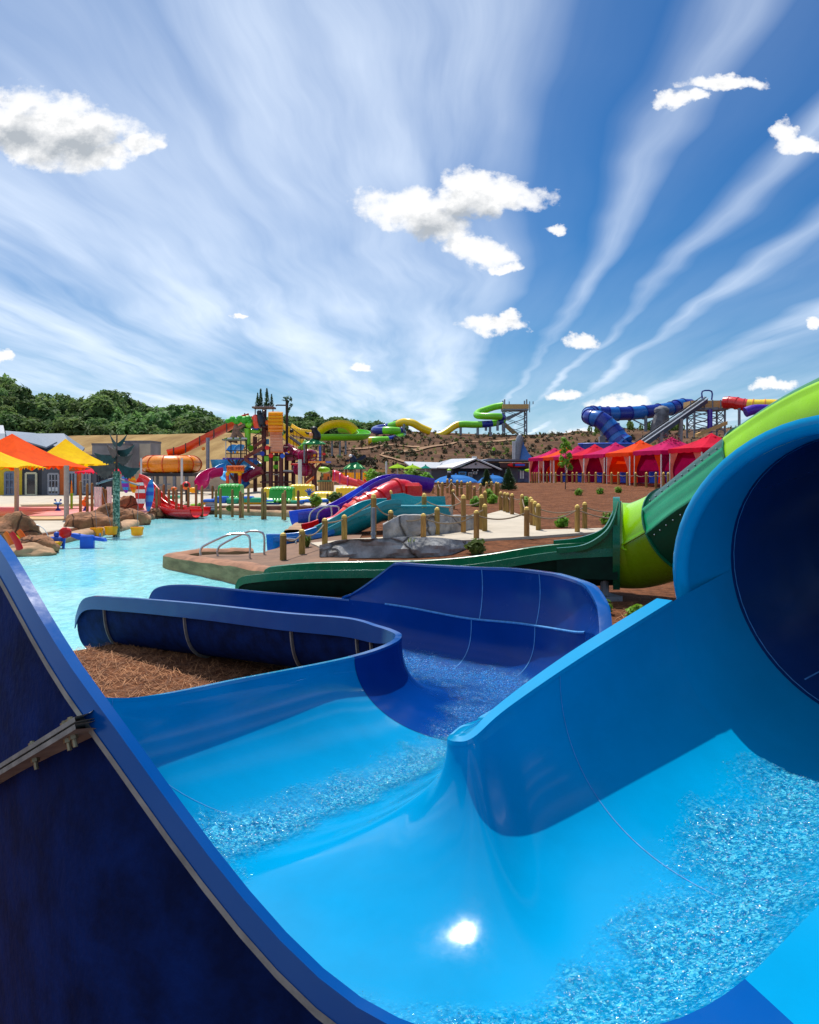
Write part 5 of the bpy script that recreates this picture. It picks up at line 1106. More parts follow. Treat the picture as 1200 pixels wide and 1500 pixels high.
# wooden posts along the far pool edge
FP = [(118,743,704,40),(128,744,708,41),(135,745,707,41),(151,743,714,42),(155,743,716,42),(229.5,744,713,41),(234,744,716,42),(240,741,709,43),(247.5,745,716,42),(254,744,714,43),(258.5,746,716,41),(266,747,709,41),(276,746,713,41),(287.5,742,709,43),(296,748,711,41),(311.5,729,711,48),(316.5,749,716,40.5),(323,750,715,40.5),(340.5,749,716.5,40.5),(352,750.5,719,40.5),(355.5,751,722,40.5),(364,743,713,43),(384.5,752.5,714,40),(388.5,752,720,40),(414.5,753,722,39),(417.5,753,718,38.6),(437,750.5,717.5,39.5),(458,741,724,44),(480,739,723,46),(500,735,722,48),(482,755,742,36),(495,756,744,36)]
tmp_ = make_post(.078, .95, WOOD_D).build('tall_post', [WOOD_D, WOOD_D], None, 40); tallmesh = tmp_.data; bpy.data.objects.remove(tmp_)
for k, (px, yb, yt, Y) in enumerate(FP):
    o = bpy.data.objects.new('tall_post', tallmesh); C.objects.link(o); b = P(px, yb, Y); h = (yb-yt)/F*Y; o.location = b; o.scale = (.9, .9, h/.95)
    side = 'left of' if px < 171 else 'right of'
    tag(o, '%s rough wooden post from the left along the far pool edge' % ORD[k], 'post', 'rough wooden posts along the far pool edge')
for px in (140,144,148,158,162): tag(MB().box(P(px, 728, 44), (.12,.06,1.1)).build('fence_picket', WHITEP, None, 0), 'white fence picket left of the metal tree trunk', 'picket', 'white pickets beyond the brown rocks')
# rock planter wall and foam climbing blocks
tag(MB().grid([[P(px, 752, 45)+Vector((0,-.12*fbm(px*.1,z,3)-.05*z, z)) for z in (-.4,-.1,.1,.25,.4)]+[P(px,752,45)+Vector((0,1.0,.4))] for px in range(318,486,3)], 0).build('rock_wall', mat('red brown planter rock', srgb(138,100,78), .9, 0, (2,.4), (6,.6,.05)), None, 30), 'low red brown rock wall behind the posts, below the foam blocks', 'rock wall')
stp = thing('steps', P(309,746,44.5), 'grey steps between posts at the far pool edge', 'steps')
for i in range(4): MB().box(P(309,746-i*2.6,44.5+i*.3), (.55,.3,.1)).build('tread', GALV, stp, 0)
def block(name, px0, px1, yt, yb, Y, m, label, slope=0, drip=None, extra=None):
    g = P((px0+px1)/2, yb, Y); t = thing(name, g, label, 'climbing block', 'soft climbing blocks in the far pool'); x0 = (px0-600)/F*Y; x1 = (px1-600)/F*Y; zt = H-(yt-HZ)/F*Y; zb = H-(yb-HZ)/F*Y; G = []
    w = x1-x0; h = zt-zb
    prof_ = [(-slope-.5, 0), (-slope*.55, h*.25), (-slope*.2, h*.8), (.0, h*.96), (.2, h), (.8, h), (1.0, h*.9), (1.1, 0)]
    prof_ = cr(prof_, 3); n = 24
    for i in range(n+1):
        s = i/n; k = 1-.10*abs(2*s-1)**6; r = []
        for y, z in prof_: r.append((x0+w*s, Y+y, zb+z*k*(1+(.02 if i % 4 == 2 else -.01))))
        G.append(r)
    mb = MB().grid(G, 0); mb.f.append(tuple(range(len(prof_)-1, -1, -1))); mb.m.append(0); mb.f.append(tuple(n*len(prof_)+j for j in range(len(prof_)))); mb.m.append(0)
    mb.build('block', m, t, 40)
    if drip:
        d = MB()
        for i in range(7): d.ball((x0+w*(.14+.12*i), Y-slope*.15-.05, zb+h*.88), (w*.05, .09, h*.1), 8, 6)
        d.build('top_fringe', drip, t)
    if extra == 'toe':
        for i in range(6): MB().ball((x0+w*(.35+.12*i), Y-slope-.35, zb+h*.08), (w*.07, .25, h*.12), 8, 6).build('toe_lobe', drip if i % 2 else m, t)
    return t
VW = gel('pale green vinyl', (170, 235, 150), .4, .1)
block('climbing_block', 320, 352.5, 709, 731, 48, VINYL_G, 'bright green soft block with pale fringe, leftmost of the climbing blocks', .5, VW, 'toe')
block('climbing_block', 395, 429, 713, 735, 46.5, VINYL_G, 'bright green soft block right of the grey columns, with green toes', .6, VW, 'toe'); yb_ = block('climbing_block', 424, 459, 709.5, 732, 49, VINYL_Y, 'yellow soft block with a blue hand print', .5)
hp = P(453, 723, 48.1); hm = MB().ball(hp, (.11,.03,.13), 10, 7)
for a in (-50,-20,5,30,65): hm.tube([hp, hp+Vector((sin(radians(a))*.3, -.05, cos(radians(a))*.3))], [.05,.035], 6)
hm.build('hand_print', BLUEP, yb_); block('climbing_block', 459, 487, 720, 735, 47, VINYL_Y, 'low yellow soft ramp with a green triangular end', .8); tri = tag(MB().slab([P(482,736,46.4), P(499,736,46.4), P(491,721,46.4), P(488,721,46.4)], (0,.9,0)).build('climbing_wedge', VINYL_G, None, 30), 'green triangular soft wedge beside the low yellow ramp', 'climbing block'); block('climbing_block', 492, 525, 713, 733, 49, VINYL_Y, 'plain yellow soft block, rightmost of the climbing blocks', .5); block('climbing_block', 386, 398, 714, 733, 49, VINYL_Y, 'yellow soft block half hidden behind a green one', .4)
fr2 = [(300,317,731,736,VINYL_B,'blue floating mat at the grey steps'),(296,316,735.5,739,YELP,'yellow strip mat at the grey steps'),(281,297,738,741,LIMEP,'lime strip mat left of the grey steps'),(316,334,727,737,VINYL_B,'blue bolster mat under the left green block'),(334,352,730,738,VINYL_T,'aqua mat under the left green block'),(357,371,727,735,VINYL_B,'blue bolster mat right of the left green block'),(352,390,729,737,VINYL_T,'long aqua mat between the two green blocks'),(359,398,735,739,YELP,'long yellow mat in front of the aqua one'),(390,412,732,739,VINYL_B,'blue mat under the right green block'),(412,440,733,738,VINYL_T,'aqua green mat beside the blue bolster'),(440,447,732,738,VINYL_B,'short blue bolster below the hand print block'),(447,482,731,736,VINYL_B,'blue mat below the low yellow ramp'),(240,262,726,731,VINYL_T,'teal pool mat behind the left posts')]
for k, (a, b, t_, b_, m, lb) in enumerate(fr2): tag(MB().box(P((a+b)/2, (t_+b_)/2, 46.2-.02*k), ((b-a)/F*46.2, .9, (b_-t_)/F*46.2), 0, 0, None, .06).build('float_mat', m, None, 40), lb, 'mat', 'floating mats round the climbing blocks')
fm = thing('mouth_toy', P(273,722,56), 'round red spray toy with an open mouth behind the posts', 'splash toy'); MB().ball(P(273,711.5,56), (.3,.25,.3), 16, 10).build('head', REDP, fm); MB().ball(P(273,710.5,55.75), (.17,.08,.15), 12, 8).build('mouth', BLKP, fm); MB().ball(P(273,715,55.7), (.26,.1,.09), 12, 8).build('lip', ORP, fm); MB().tube([P(273,716,56), P(273,735,56)], .06, 8).build('stand', BLKP, fm)
o = MB(); [o.ball(P(x,y,56), .12, 8, 6) for x, y in ((253.5,716),(257,716.5))]; tag(MB().ball(P(255,716,56), (.22,.12,.14), 12, 8).tube([P(255,718,56),P(255,735,56)], .03, 6).build('spray_toy', ORP), 'small orange spray ball on a stick left of the red mouth toy', 'splash toy'); tag(MB().ball(P(283,718,55), (.3,.2,.2), 12, 8).build('spray_toy', YELP), 'small yellow rounded toy right of the red mouth toy', 'splash toy')
# ---------------------------------------------------------------- big play tower
YT = 76.0
def q(px, py, dy=0): return P(px, py, YT+dy)
U1 = YT/F
tw = thing('play_tower', q(398, 722), 'tall maroon water play tower with tipping barrel, stairs and painted panels', 'play tower')
def col(px, yt, yb, dy, r=.16, m=DARKM, name='column'): return MB().tube([q(px,yb,dy), q(px,yt,dy)], r, 8).build(name, m, tw)
for px, yt, yb, dy in ((387,600,722,0),(397,655,722,-1.5),(412,660,722,-1.5),(420,655,722,1),(374,640,722,2),(430,668,722,1),(405,655,722,2.5)): col(px, yt, yb, dy, .2)
col(420.5, 586, 660, .5, .14, BARK, 'mast'); MB().tube([q(404,594.5,.5), q(406,593.5,.5), q(420,593.7,.5)], .07, 7).build('mast_branch', BARK, tw)
for px, py, r in ((417,585,.22),(421,583,.26),(426,585,.22),(421.5,589,.16),(426.5,594,.24),(422,601,.26),(424,598,.12)): mb = MB(); leafball(mb, q(px,py,.4), r, 40, .16, 0, int(px*py), hollow=.3); mb.build('leaf_cluster', LEAFD, tw, 0)
# top roof with conifers
tpl = MB().box(q(387,597.5), (31*U1, 1.6, .16)).build('top_roof', mat('stone brown roof edge', srgb(120,100,92), .8), tw, 0)
for px in (374,390,400): MB().tube([q(px,596.5,-.5), q(px,622,-.5)], .05, 6).build('roof_post', BLACKM, tw)
for i, px in enumerate((377,383,391,397.5)): MB().ball(q(px-1,595.5), (.25,.25,.14), 9, 6, 0, .3, 2, i).build('roof_rock', WHITEP, tw)
for px, yt, r in ((377.5,576,.24),(382,570,.26),(391,569.5,.28),(398,577.5,.22)):
    b = q(px,596); h = (596-yt)*U1; mb = conifer(int(px*3), h, r*1.25, 330); mb2 = MB(); mb2.v = [tuple(Vector(v)+b) for v in mb.v]; mb2.f = mb.f; mb2.m = mb.m; mb2.build('model_conifer', [LEAFD, BARK], tw, 0)
# tipping barrel and board
MB().box(q(404,618,-.8), (20*U1,1.3,29*U1), 0, 0, None, .25).build('tipping_barrel', ORANGE_G, tw, 40)
for i in range(6): MB().tube([q(393.5,605.5+i*5,-1.45), q(414.5,605.5+i*5,-1.45)], .15, 8).build('barrel_rib', YELP if i < 4 else ORANGE_G, tw)
bd = MB().slab([q(395,632,-.9), q(413,632,-.9), q(415,663,-1.9), q(396.5,663,-1.9)], (0,.14,.1)).build('splash_board', COPPER, tw, 0)
for i in range(7): MB().bar(q(396.5,634+i*4.2,-1.05-.13*i), q(413.5,634+i*4.2,-1.05-.13*i), .03).build('board_batten', mat('pale pink batten', srgb(236,190,160), .7) if i == 0 else bpy.data.materials['pale pink batten'], bd)
MB().bar(q(396.5,662.5,-2), q(415,662.5,-2), .13).build('board_edge', O_WALL, bd)
# animal figure on the upper deck (rearing dark bear)
MB().tube(crv([q(384,622,-1), q(383,615,-1.1), q(381.5,609,-1.1), q(380.5,604,-1)], 4), [.28,.33,.36,.36,.36,.34,.32,.3,.28,.26,.24,.2,.12], 10).ball(q(380,603.5,-1.25), (.22,.26,.2), 10, 7).tube([q(379,609,-1.2), q(377.5,603,-1.4), q(379,601.5,-1.5)], [.13,.1,.06], 7).tube([q(384,609,-1.2), q(387,604,-1.4), q(386.5,601.5,-1.5)], [.13,.1,.06], 7).tube([q(382,620,-1), q(380.5,625,-1.1)], [.18,.14], 7).tube([q(385,620,-1), q(387,625,-1.1)], [.18,.14], 7).build('bear_figure', paint('blue black figure', (34,48,62)), tw, 50)
# decks, stairs, panels
def plate(a, b, c, d, m, name, th=.1): return MB().slab([q(*a), q(*b), q(*c), q(*d)], (0, .12, -th)).build(name, m, tw, 0)
for a, b, py, m in ((371,400,626,DARKM),(386,432,668,DARKM),(330,374,672,PURPLE),(372,440,692,DARKM),(384,428,706,DARKM)): MB().box(q((a+b)/2, py, .5), ((b-a)*U1, 2.2, .16)).build('deck', m, tw, 0)
STAIR = mat('rust brown stair', srgb(128,62,50), .7)
def stair(x0, y0, x1, y1, dy, m=STAIR, rail=True):
    a, b = q(x0,y0,dy), q(x1,y1,dy); s = MB().slab([a+Vector((0,0,.18)), b+Vector((0,0,.18)), b-Vector((0,0,.18)), a-Vector((0,0,.18))], (0,.16,0)).build('stair_flight', m, tw, 0)
    if rail:
        for k in (0,): MB().tube([a+Vector((0,-.05,.95)), b+Vector((0,-.05,.95))], .04, 6).build('handrail', DARKM, s)
        n = max(4, int((a-b).length/.6))
        for i in range(n+1): p = a.lerp(b, i/n); MB().tube([p+Vector((0,-.05,.1)), p+Vector((0,-.05,.95))], .025, 5).build('baluster', DARKM, s)
stair(358,671,386,655,-1.2); stair(358,672,386,692,-1.3); stair(371,655,388,644,-.5); stair(420,652,440,668,.2,MAROON); stair(446,705,464,690,-1,STAIR); stair(356,707,384,693,-.6,PLANK); stair(337,696,352,715,-1.4,DARKM); stair(425,640,445,655,1.6,GALV)
for px, py, w, h, m, dy in ((398,672,14,7,GREENP,-1),(409,672,8,6,GREENP,-1),(390,672,6,8,GREENP,-.8),(404,684,7,6,GREENP,-.5),(379,664,14,6,GALV,.3),(389,635,10,10,COPPER,.6),(392,647,5,8,SKYB,.4),(432,680,12,2.6,REDP,-1.2),(425,672,10,6,MAROON,-.4),(421,664,6,3,DBLUEP,-1.5),(423,662.5,3,3,YELP,-1.7),(408,655,30,1.6,DARKM,-1),(392,626,10,8,DARKM,.3),(381,683,9,7,LEAFG,.3),(420,690,20,3,WHITEP,-.4),(402,695,26,2,WHITEP,-.4),(390,700,14,20,CREAM,2.5),(412,704,18,14,CONC_G,3)): MB().box(q(px,py,dy), (w*U1,.12,h*U1), 0, 0, None, .05).build('panel', m, tw, 0)
for px, py, m in ((384.5,664.5,DBLUEP),(397,667.5,REDP),(414,668,BLUEP),(391.5,656,REDP)): MB().lathe([(.02,-.05),(.21,-.05),(.21,.05),(.02,.05)], (0,0,0), 16).build('tmp', m).location = (0,0,-900) if False else (0,0,0); o = bpy.data.objects['tmp']; o.name = 'round_target'; o.data.name = 'round_target'; o.rotation_euler = (pi/2,0,0); o.parent = tw; o.location = q(px,py,-2)-gpos(tw)
# green pipes, red funnel
MB().tube([q(358.5,631), q(371,631.5), q(382,632)], .22, 12).build('green_pipe', GREENP, tw); MB().tube([q(363,628,-.2), q(363,645,-.2), q(364,655,-.2)], [.3,.27,.26], 12).tube([q(363.5,653,-.2), q(368,657,-.6)], [.26,.3], 12).build('green_pipe', GREENP, tw); MB().ball(q(366,622,-.3), (.42,.35,.32), 12, 8, 0, .2, 2).build('green_canopy_ball', GREENP, tw)
MB().tube(crv([q(371,613,-.4), q(375,611,-.6), q(376,618,-.6), q(378,624,-.4)], 4), [.2+.02*i for i in range(13)], 10).build('red_scoop', ORED_G, tw); MB().tube([q(369,626,-.2), q(379,628,-.2)], .17, 8).build('blue_trough', ROYAL, tw)
MB().ball(q(391.5,619,-1), (.22,.15,.22), 8, 6).build('orange_nozzle', ORP, tw); MB().ball(q(427,631.5,-.2), .18, 10, 7).build('dark_nozzle', BLKP, tw)
# tree with round green foliage over a hut
tb_ = MB().tube(crv([q(341,648,-.5), q(344,635,-.5), q(346,622,-.5)], 4), [.5,.42,.36,.3,.28,.25,.22,.2,.18], 9).tube([q(345,634,-.5), q(336,648,-.7)], [.25,.12], 7).tube([q(347,632,-.5), q(359,645,-.7)], [.28,.14], 7).tube([q(346,630,-.5), q(358,623,-.6)], [.2,.12], 7); tb_.build('model_tree_trunk', mat('painted tree trunk', srgb(128,100,84), .8, 0, (3,.3)), tw)
for px, py, r in ((334,616.5,.26),(341,614,.34),(347,617,.36),(352,613.5,.36),(358,615,.4),(363,613.5,.36),(366,617,.3)): MB().ball(q(px,py,-.4), (r,r,r*.85), 12, 8, 0, .25, 2, px).build('foliage_ball', gel('leaf green plastic', (60,180,50), .5, 0) if 'leaf green plastic' not in bpy.data.materials else bpy.data.materials['leaf green plastic'], tw)
MB().box(q(345,644.5,-.5), (33*U1,1.8,.14)).build('hut_roof', mat('mossy hut roof', srgb(120,130,108), .8), tw, 0)
for i in range(9): MB().ball(q(332+i*3.4,642.5,-1), (.2,.2,.1), 8, 5, 0, .3, 2, i).build('roof_rock', WHITEP if i % 3 else LEAFG, tw)
for px in (331,338.5,353,361): MB().tube([q(px,645,-1), q(px,672,-1)], .06 if px > 340 else .05, 6).build('hut_post', BLACKM if px != 331 else PALEP, tw)
for py in (660,664.5): MB().tube([q(331,py,-1.05), q(361,py,-1.05)], .035, 6).build('hut_rail', BLACKM, tw)
for i in range(11): MB().tube([q(331+i*3,660,-1.05), q(331+i*3,671,-1.05)], .018, 5).build('rail_bar', BLACKM, tw)
for px in (342,348): MB().ball(q(px,662.5,-1.1), .1, 8, 5).build('amber_lamp', YELP, tw)
MB().tube([q(345.5,724,-.8), q(345.5,690,-.8), q(345.5,682,-.8)], [.22,.22,.26], 9).tube([q(345.5,685,-.8), q(334,673,-.8)], [.13,.08], 6).tube([q(345.5,685,-.8), q(357,673,-.8)], [.13,.08], 6).tube([q(345.5,684,-.8), q(340,673,-.8)], [.1,.07], 6).tube([q(345.5,684,-.8), q(351,673,-.8)], [.1,.07], 6).build('branching_support', DARKM, tw)
# sign
sg = thing('sign', q(345, 716, -3), 'orange board sign reading THE HIVE on two orange posts', 'sign'); MB().box(q(345,686.5,-3), (25*U1,.14,8.4*U1), 0, 0, None, .05).build('board', ORP, sg, 0); MB().box(q(345,691.5,-3.02), (24*U1,.1,3*U1), 0, 0, None, .06).build('drip_edge', YELP, sg, 0)
text_mesh('lettering', 'THE HIVE', .44, mat('rust lettering', srgb(150,50,20), .7), sg, q(345,686.3,-3.14), (pi/2,0,0), .02)
for px in (333.5,351.5): MB().tube([q(px,693,-3), q(px,718,-3)], .14, 8).build('sign_post', CHUTE, sg); MB().ball(q(px,694,-3.1), (.2,.16,.2), 9, 6).build('bee_knob', YELP, sg)
# slides round the tower
sb = thing('water_slide', q(335, 690, 2), 'sky blue open slide coiling under the hut of the play tower', 'water slide', 'slides of the play tower'); trough('channel', crv([q(352,661,3), q(346,660,2.6), q(343,664,2.4)], 4), 1.0, .6, [SKYB], sb, .05)
c = q(328,682,3); MB().lathe([(.5,-.75),(.95,-.6),(1.2,-.1),(1.3,.55),(1.36,.58),(1.34,.48),(1.22,.0),(.8,-.45),(.1,-.5)], c, 28, sx=.95).build('bowl', SKYB, sb, 50)
trough('channel', crv([q(330,704,0), q(326,697,.5), q(333,690,1), q(345,692,1.2), q(352,684,1.5), q(362,683,1.3), q(371,690,.8), q(366,700,.4), q(352,706,0)], 6), 1.3, .75, [SKYB], sb, .08); MB().tube(crv([q(362,704,-.6), q(356,709,-.8), q(352,712,-1)], 4), .42, 12).build('tube_end', BLUE2, sb)
sm = thing('water_slide', q(300, 712, -2), 'magenta slide with flared end at the left foot of the play tower', 'water slide', 'slides of the play tower'); trough('channel', crv([q(323,698,-1), q(313,700,-1.5), q(304,706,-2), q(298,716,-2.6), q(291,717.5,-3)], 6), 1.25, .85, [MAGENTA], sm, .07)
sr = thing('water_slide', q(372, 700, -1), 'maroon covered slide sloping left below the play tower stairs', 'water slide', 'slides of the play tower'); trough('channel', crv([q(386,694,-.8), q(376,697,-.9), q(366,703,-1.2), q(361,706,-1.5)], 5), 1.0, .7, [MAROON], sr, .06)
sp = thing('water_slide', q(450, 690, 1), 'maroon spiral tube slide at the right of the play tower', 'water slide', 'slides of the play tower')
hp_ = [q(420,656,0), q(432,664,-.3), q(444,672,-.6)]+[q(450+7*cos(a), 672+a*3.2, -1.0+1.2*sin(a)) for a in [x*.5 for x in range(-4, 13)]]
pts = crv([q(418,655,1), q(430,663,.6), q(441,668,-.2), q(450,666,-1), q(457,667,-.4), q(455,675,.8), q(444,682,.9), q(436,686,-.2), q(446,690,-1.2), q(455,688,-.4)], 6); MB().tube(pts, .5, 14).build('tube', MAROON, sp, 60)
for i in range(4, len(pts), 5): MB().tube([pts[i]-(pts[i]-pts[i-1])*.15, pts[i]+(pts[i]-pts[i-1])*.15], .56, 14).build('joint_ring', MAGENTA, sp)
st_ = thing('water_slide', q(510, 705, -8), 'crimson tube slide running out to the right of the play tower', 'water slide', 'slides of the play tower'); pts = crv([q(487,697,-8), q(494,698,-8), q(502,703,-8.2), q(515,706,-8.4), q(526,709,-8.6)], 5); MB().tube(pts, [.52-.012*i for i in range(len(pts))], 14).build('tube', RED_G, st_, 60)
trough('open_end', crv([q(526,711,-8.6), q(534,715,-8.9), q(541,717,-9.2)], 4), .9, .6, [RED_G], st_, .08)
for i in (3, 8, 13): MB().tube([pts[i]-Vector((.05,0,0)), pts[i]+Vector((.05,0,0))], .5, 14).build('joint_ring', MAGENTA, st_)
lk = thing('play_deck', q(465, 715, -4), 'brown wooden deck with lattice stairs under the green animal roof', 'play deck')
MB().box(q(478,712,-4), (20*U1,1.5,14*U1)).build('lattice_wall', PLANK, lk, 0); MB().box(q(478,704.5,-4), (22*U1,1.8,.14)).build('deck_top', mat('green deck edge', srgb(70,130,90), .6), lk, 0)
for i in range(6): MB().bar(q(470+i*3.4,705.5,-5.05), q(470+i*3.4,719,-5.05), .06).build('slat', mat('dark brown slat', srgb(96,58,36), .8) if i == 0 else bpy.data.materials['dark brown slat'], lk)
for x0, y0, x1, y1 in ((447,708,460,697),(463,722,476,706)): MB().slab([q(x0,y0,-4.6), q(x1,y1,-4.6), q(x1,y1+4,-4.6), q(x0,y0+4,-4.6)], (0,.2,0)).build('stair_panel', O_WALL if x0 < 450 else STAIR, lk, 0)
for px in (442,447,458,462,470,481): MB().tube([q(px,698,-4.4), q(px,722,-4.4)], .09, 6).build('post', DARKM, lk)
MB().box(q(479,699,-4), (8*U1,.9,10*U1)).build('cabin', O_WALL, lk, 0)
# green animal roofs
def animal_roof(px0, px1, yt, ye, yb, dy, posts, label, eagle, px_a, ya0, ya1):
    t = thing('animal_pavilion', q((px0+px1)/2, yb, dy), label, 'pavilion'); w = (px1-px0)*U1/2; c = q((px0+px1)/2, ye, dy); h = (ye-yt)*U1
    rf = MB().lathe([(w,0),(w*.97,.06),(w*.5,h*.6),(w*.12,h)], c, 8).build('roof', GREEN_C, t, 0)
    for i in range(8): a = i*pi/4; MB().slab([c+Vector((cos(a+d)*w*s, sin(a+d)*w*s, z)) for d, s, z in ((.1,.97,.075),(.25,.8,h*.26),(.3,.55,h*.56),(-.05,.7,h*.38))], (0,0,.02)).build('leaf_patch', VW, rf, 0)
    for p in posts: MB().tube([q(p,ye,dy), q(p,yb,dy)], .08, 7).build('post', DARKM if p % 2 else GALV, t)
    hA = (ya1-ya0)*U1; b = q(px_a, ya1, dy)
    if eagle:
        m = MB().tube(crv([b, b+Vector((-.1,0,hA*.4)), b+Vector((-.2,0,hA*.75)), b+Vector((-.45,-.1,hA*.95))], 4), [.2,.3,.34,.33,.32,.3,.27,.24,.22,.2,.17,.12,.05], 9)
        m.slab([b+Vector((.05,0,hA*.35)), b+Vector((.6,.1,hA*.35)), b+Vector((1.05,.2,hA*.75)), b+Vector((.95,.2,hA*1.0)), b+Vector((.45,.1,hA*.7))], (0,.12,0)).slab([b+Vector((-.3,-.1,hA*.55)), b+Vector((-.7,-.3,hA*.4)), b+Vector((-.5,-.3,hA*.15))], (0,.1,0)); m.build('eagle_figure', paint('navy black figure', (18,24,50)), t, 40); MB().ball(b+Vector((-.3,-.25,hA*.85)), (.16,.12,.13), 9, 6).build('white_head_patch', WHITEP, t)
    else:
        MB().tube(crv([b+Vector((.15,0,0)), b+Vector((.2,0,hA*.4)), b+Vector((.0,0,hA*.75)), b+Vector((-.15,0,hA*.95))], 4), [.34,.38,.4,.4,.38,.35,.32,.3,.28,.26,.24,.2,.12], 9).ball(b+Vector((-.05,0,hA*.98)), (.34,.28,.2), 10, 7).tube([b+Vector((0,0,hA*.55)), b+Vector((-.7,-.1,hA*.55)), b+Vector((-.85,-.1,hA*.7))], [.15,.1,.05], 6).build('figure', BLKP, t, 50); MB().ball(b+Vector((-.3,-.28,hA*.45)), (.2,.14,.2), 9, 6).build('pink_belly', COPPER, t)
animal_roof(443, 477.5, 642.5, 651, 678, -2, (446,449,470,475), 'green leafy roof with a dark animal figure sitting on it, right of the tower', False, 461, 628, 644); animal_roof(504, 535, 676, 687.5, 706, -6, (507,520,529,530), 'low green leafy roof carrying a dark eagle figure, far right of the tower', True, 519, 667, 679)
dp = thing('tree_platform', q(462, 722, -2), 'yellow edged platform on a branching brown trunk below the first green roof', 'platform'); MB().box(q(466,677,-2), (24*U1,2,.16)).build('deck', ORANGE_G, dp, 0); MB().box(q(480,677,-2), (9*U1,1.2,.14)).build('blue_ledge', ROYAL, dp, 0); MB().tube([q(460.5,722,-2), q(460.5,695,-2), q(461,688,-2)], [.28,.22,.24], 9).tube([q(461,690,-2), q(452,678,-2)], [.16,.1], 7).tube([q(461,690,-2), q(471,678,-2)], [.16,.1], 7).build('trunk', DARKM, dp)
for px in (455,463,474): MB().tube([q(px,664,-2.5), q(px,677,-2.5)], .05, 6).build('rail_post', DARKM, dp)
for py in (665,670): MB().tube([q(455,py,-2.5), q(476,py,-2.5)], .03, 6).build('rail', DARKM, dp)
MB().tube([q(469,653,-2), q(469,677,-2)], .11, 8).build('blue_pipe', ROYAL, dp); MB().box(q(474.5,665,-2.6), (.3,.15,.2)).build('red_box', REDP, dp, 0); MB().ball(q(461,667,-2.6), .13, 8, 6).build('amber_lamp', YELP, dp)
ga = tag(MB().ball(q(474,688,0), (.62,.5,.28), 14, 8).build('lime_dome', LIMEP), 'small lime green dome behind the branching trunk', 'dome'); gb = tag(MB().tube(crv([q(438,659,1), q(446,655,1), q(452,648,1)], 4), [.3+.02*i for i in range(9)], 12).build('lime_scoop', GREENP), 'lime green scoop between the tower and the first green roof', 'water toy')
# yellow fence, crates
yf = thing('yellow_fence', P(520, 706, 84), 'long bright yellow board fence behind the low green roof', 'fence')
for i in range(13): MB().box(P(490+i*4.7,699,84), (.3,.1,.95)).build('board', YELP, yf, 0)
bf = thing('wooden_fence', P(556, 706, 86), 'tall plain wooden fence right of the yellow fence', 'fence')
for i in range(9): MB().box(P(552+i*2.4,697,86), (.165,.08,1.35)).build('board', PLANK, bf, 0)
# ---------------------------------------------------------------- far slides on the brown hill
ys_ = thing('water_slide', P(480, 640, 130), 'yellow and lime open slide with humps crossing behind the first green roof', 'water slide', 'far slides on the brown hill')
trough('yellow_channel', crv([P(418,630,132), P(430,637,131), P(446,640,130), P(465,641,129), P(478,632,129), P(490,627,129), P(505,628,129.5), P(515,636,130)], 6), 2.0, 1.2, [YELLOW_G], ys_, .1); trough('yellow_channel', crv([P(414,640,124), P(422,648,124), P(434,653,124), P(446,654,124)], 6), 1.7, 1.1, [YELLOW_G], ys_, .1)
trough('lime_channel', crv([P(462,646,128), P(490,645.5,128), P(515,645.5,128.5), P(533,644,131), P(530,639,136), P(515,636,138), P(498,634,139)], 6), 1.9, 1.0, [GREENP], ys_, .12)
for px in (486.5,498,506.5): MB().tube([P(px,646,128.3), P(px,668 if px != 506.5 else 666,128.3)], .16, 8).build('support', GALV, ys_)
zs = thing('water_slide', P(570, 650, 165), 'lime and navy looping tube slide half way up the brown hill', 'water slide', 'far slides on the brown hill')
pts = crv([P(631,632.5,166), P(616,626,166), P(604,619.5,166), P(592,618,167), P(580,622,169), P(565,626,171), P(552,628.5,169), P(550,631,165), P(565,630.5,163), P(578,631,163), P(588,632,165), P(590,636,166), P(585,640.5,163), P(570,644.5,161), P(555,645,160), P(540,645.5,160)], 7)
def seqm(tab, k): return lambda i, j: interp_i(tab, i/k)
def interp_i(tab, s):
    r = tab[0][1]
    for a, m in tab:
        if s >= a: r = m
    return r
MB().tube(pts, .78, 14, seqm([(0,0),(20/105*1,0),(.24,1),(.3,2),(.44,2),(.52,1),(.62,2),(.68,1),(.73,2),(.76,1),(.82,2),(.87,1),(.97,0)], len(pts)-1)).build('tube', [YELLOW_G, GREENP, NAVY], zs, 60)
for px, a, b in ((592,621,632),(584,643,648),(572,645,649)): MB().tube([P(px,a,164), P(px,b,164)], .25, 6).build('support', GALV, zs)
us = thing('water_slide', P(690, 630, 185), 'yellow and lime tube slide dropping from the steel tower on the crest', 'water slide', 'far slides on the brown hill')
pts = crv([P(737,594,188), P(725,596,188), P(712,600,187), P(701,604,186), P(698.5,608,184), P(706,609.5,182), P(722,610,181), P(734,610.5,182), P(737.5,613.5,184), P(733,617.5,183), P(715,621,182), P(695,622,182), P(679,621.5,182), P(668,623,182), P(656,631,181), P(646,637,180), P(638,638.5,180)], 7)
MB().tube(pts, .78, 14, seqm([(0,1),(.42,2),(.47,1),(.55,2),(.58,1),(.6,2),(.65,1),(.78,0)], len(pts)-1)).build('tube', [YELLOW_G, GREENP, NAVY], us, 60)
for px, a, b in ((675,625,638),(700,624,638),(712,620,631),(718,620,637),(729,616,631),(737,620,631)): MB().tube([P(px,a,182), P(px,b,182)], .3, 7).build('support', GALV, us)
MB().box(P(718,636,181.5), (.9,.9,.9)).build('footing', CONC_G, us, 0)
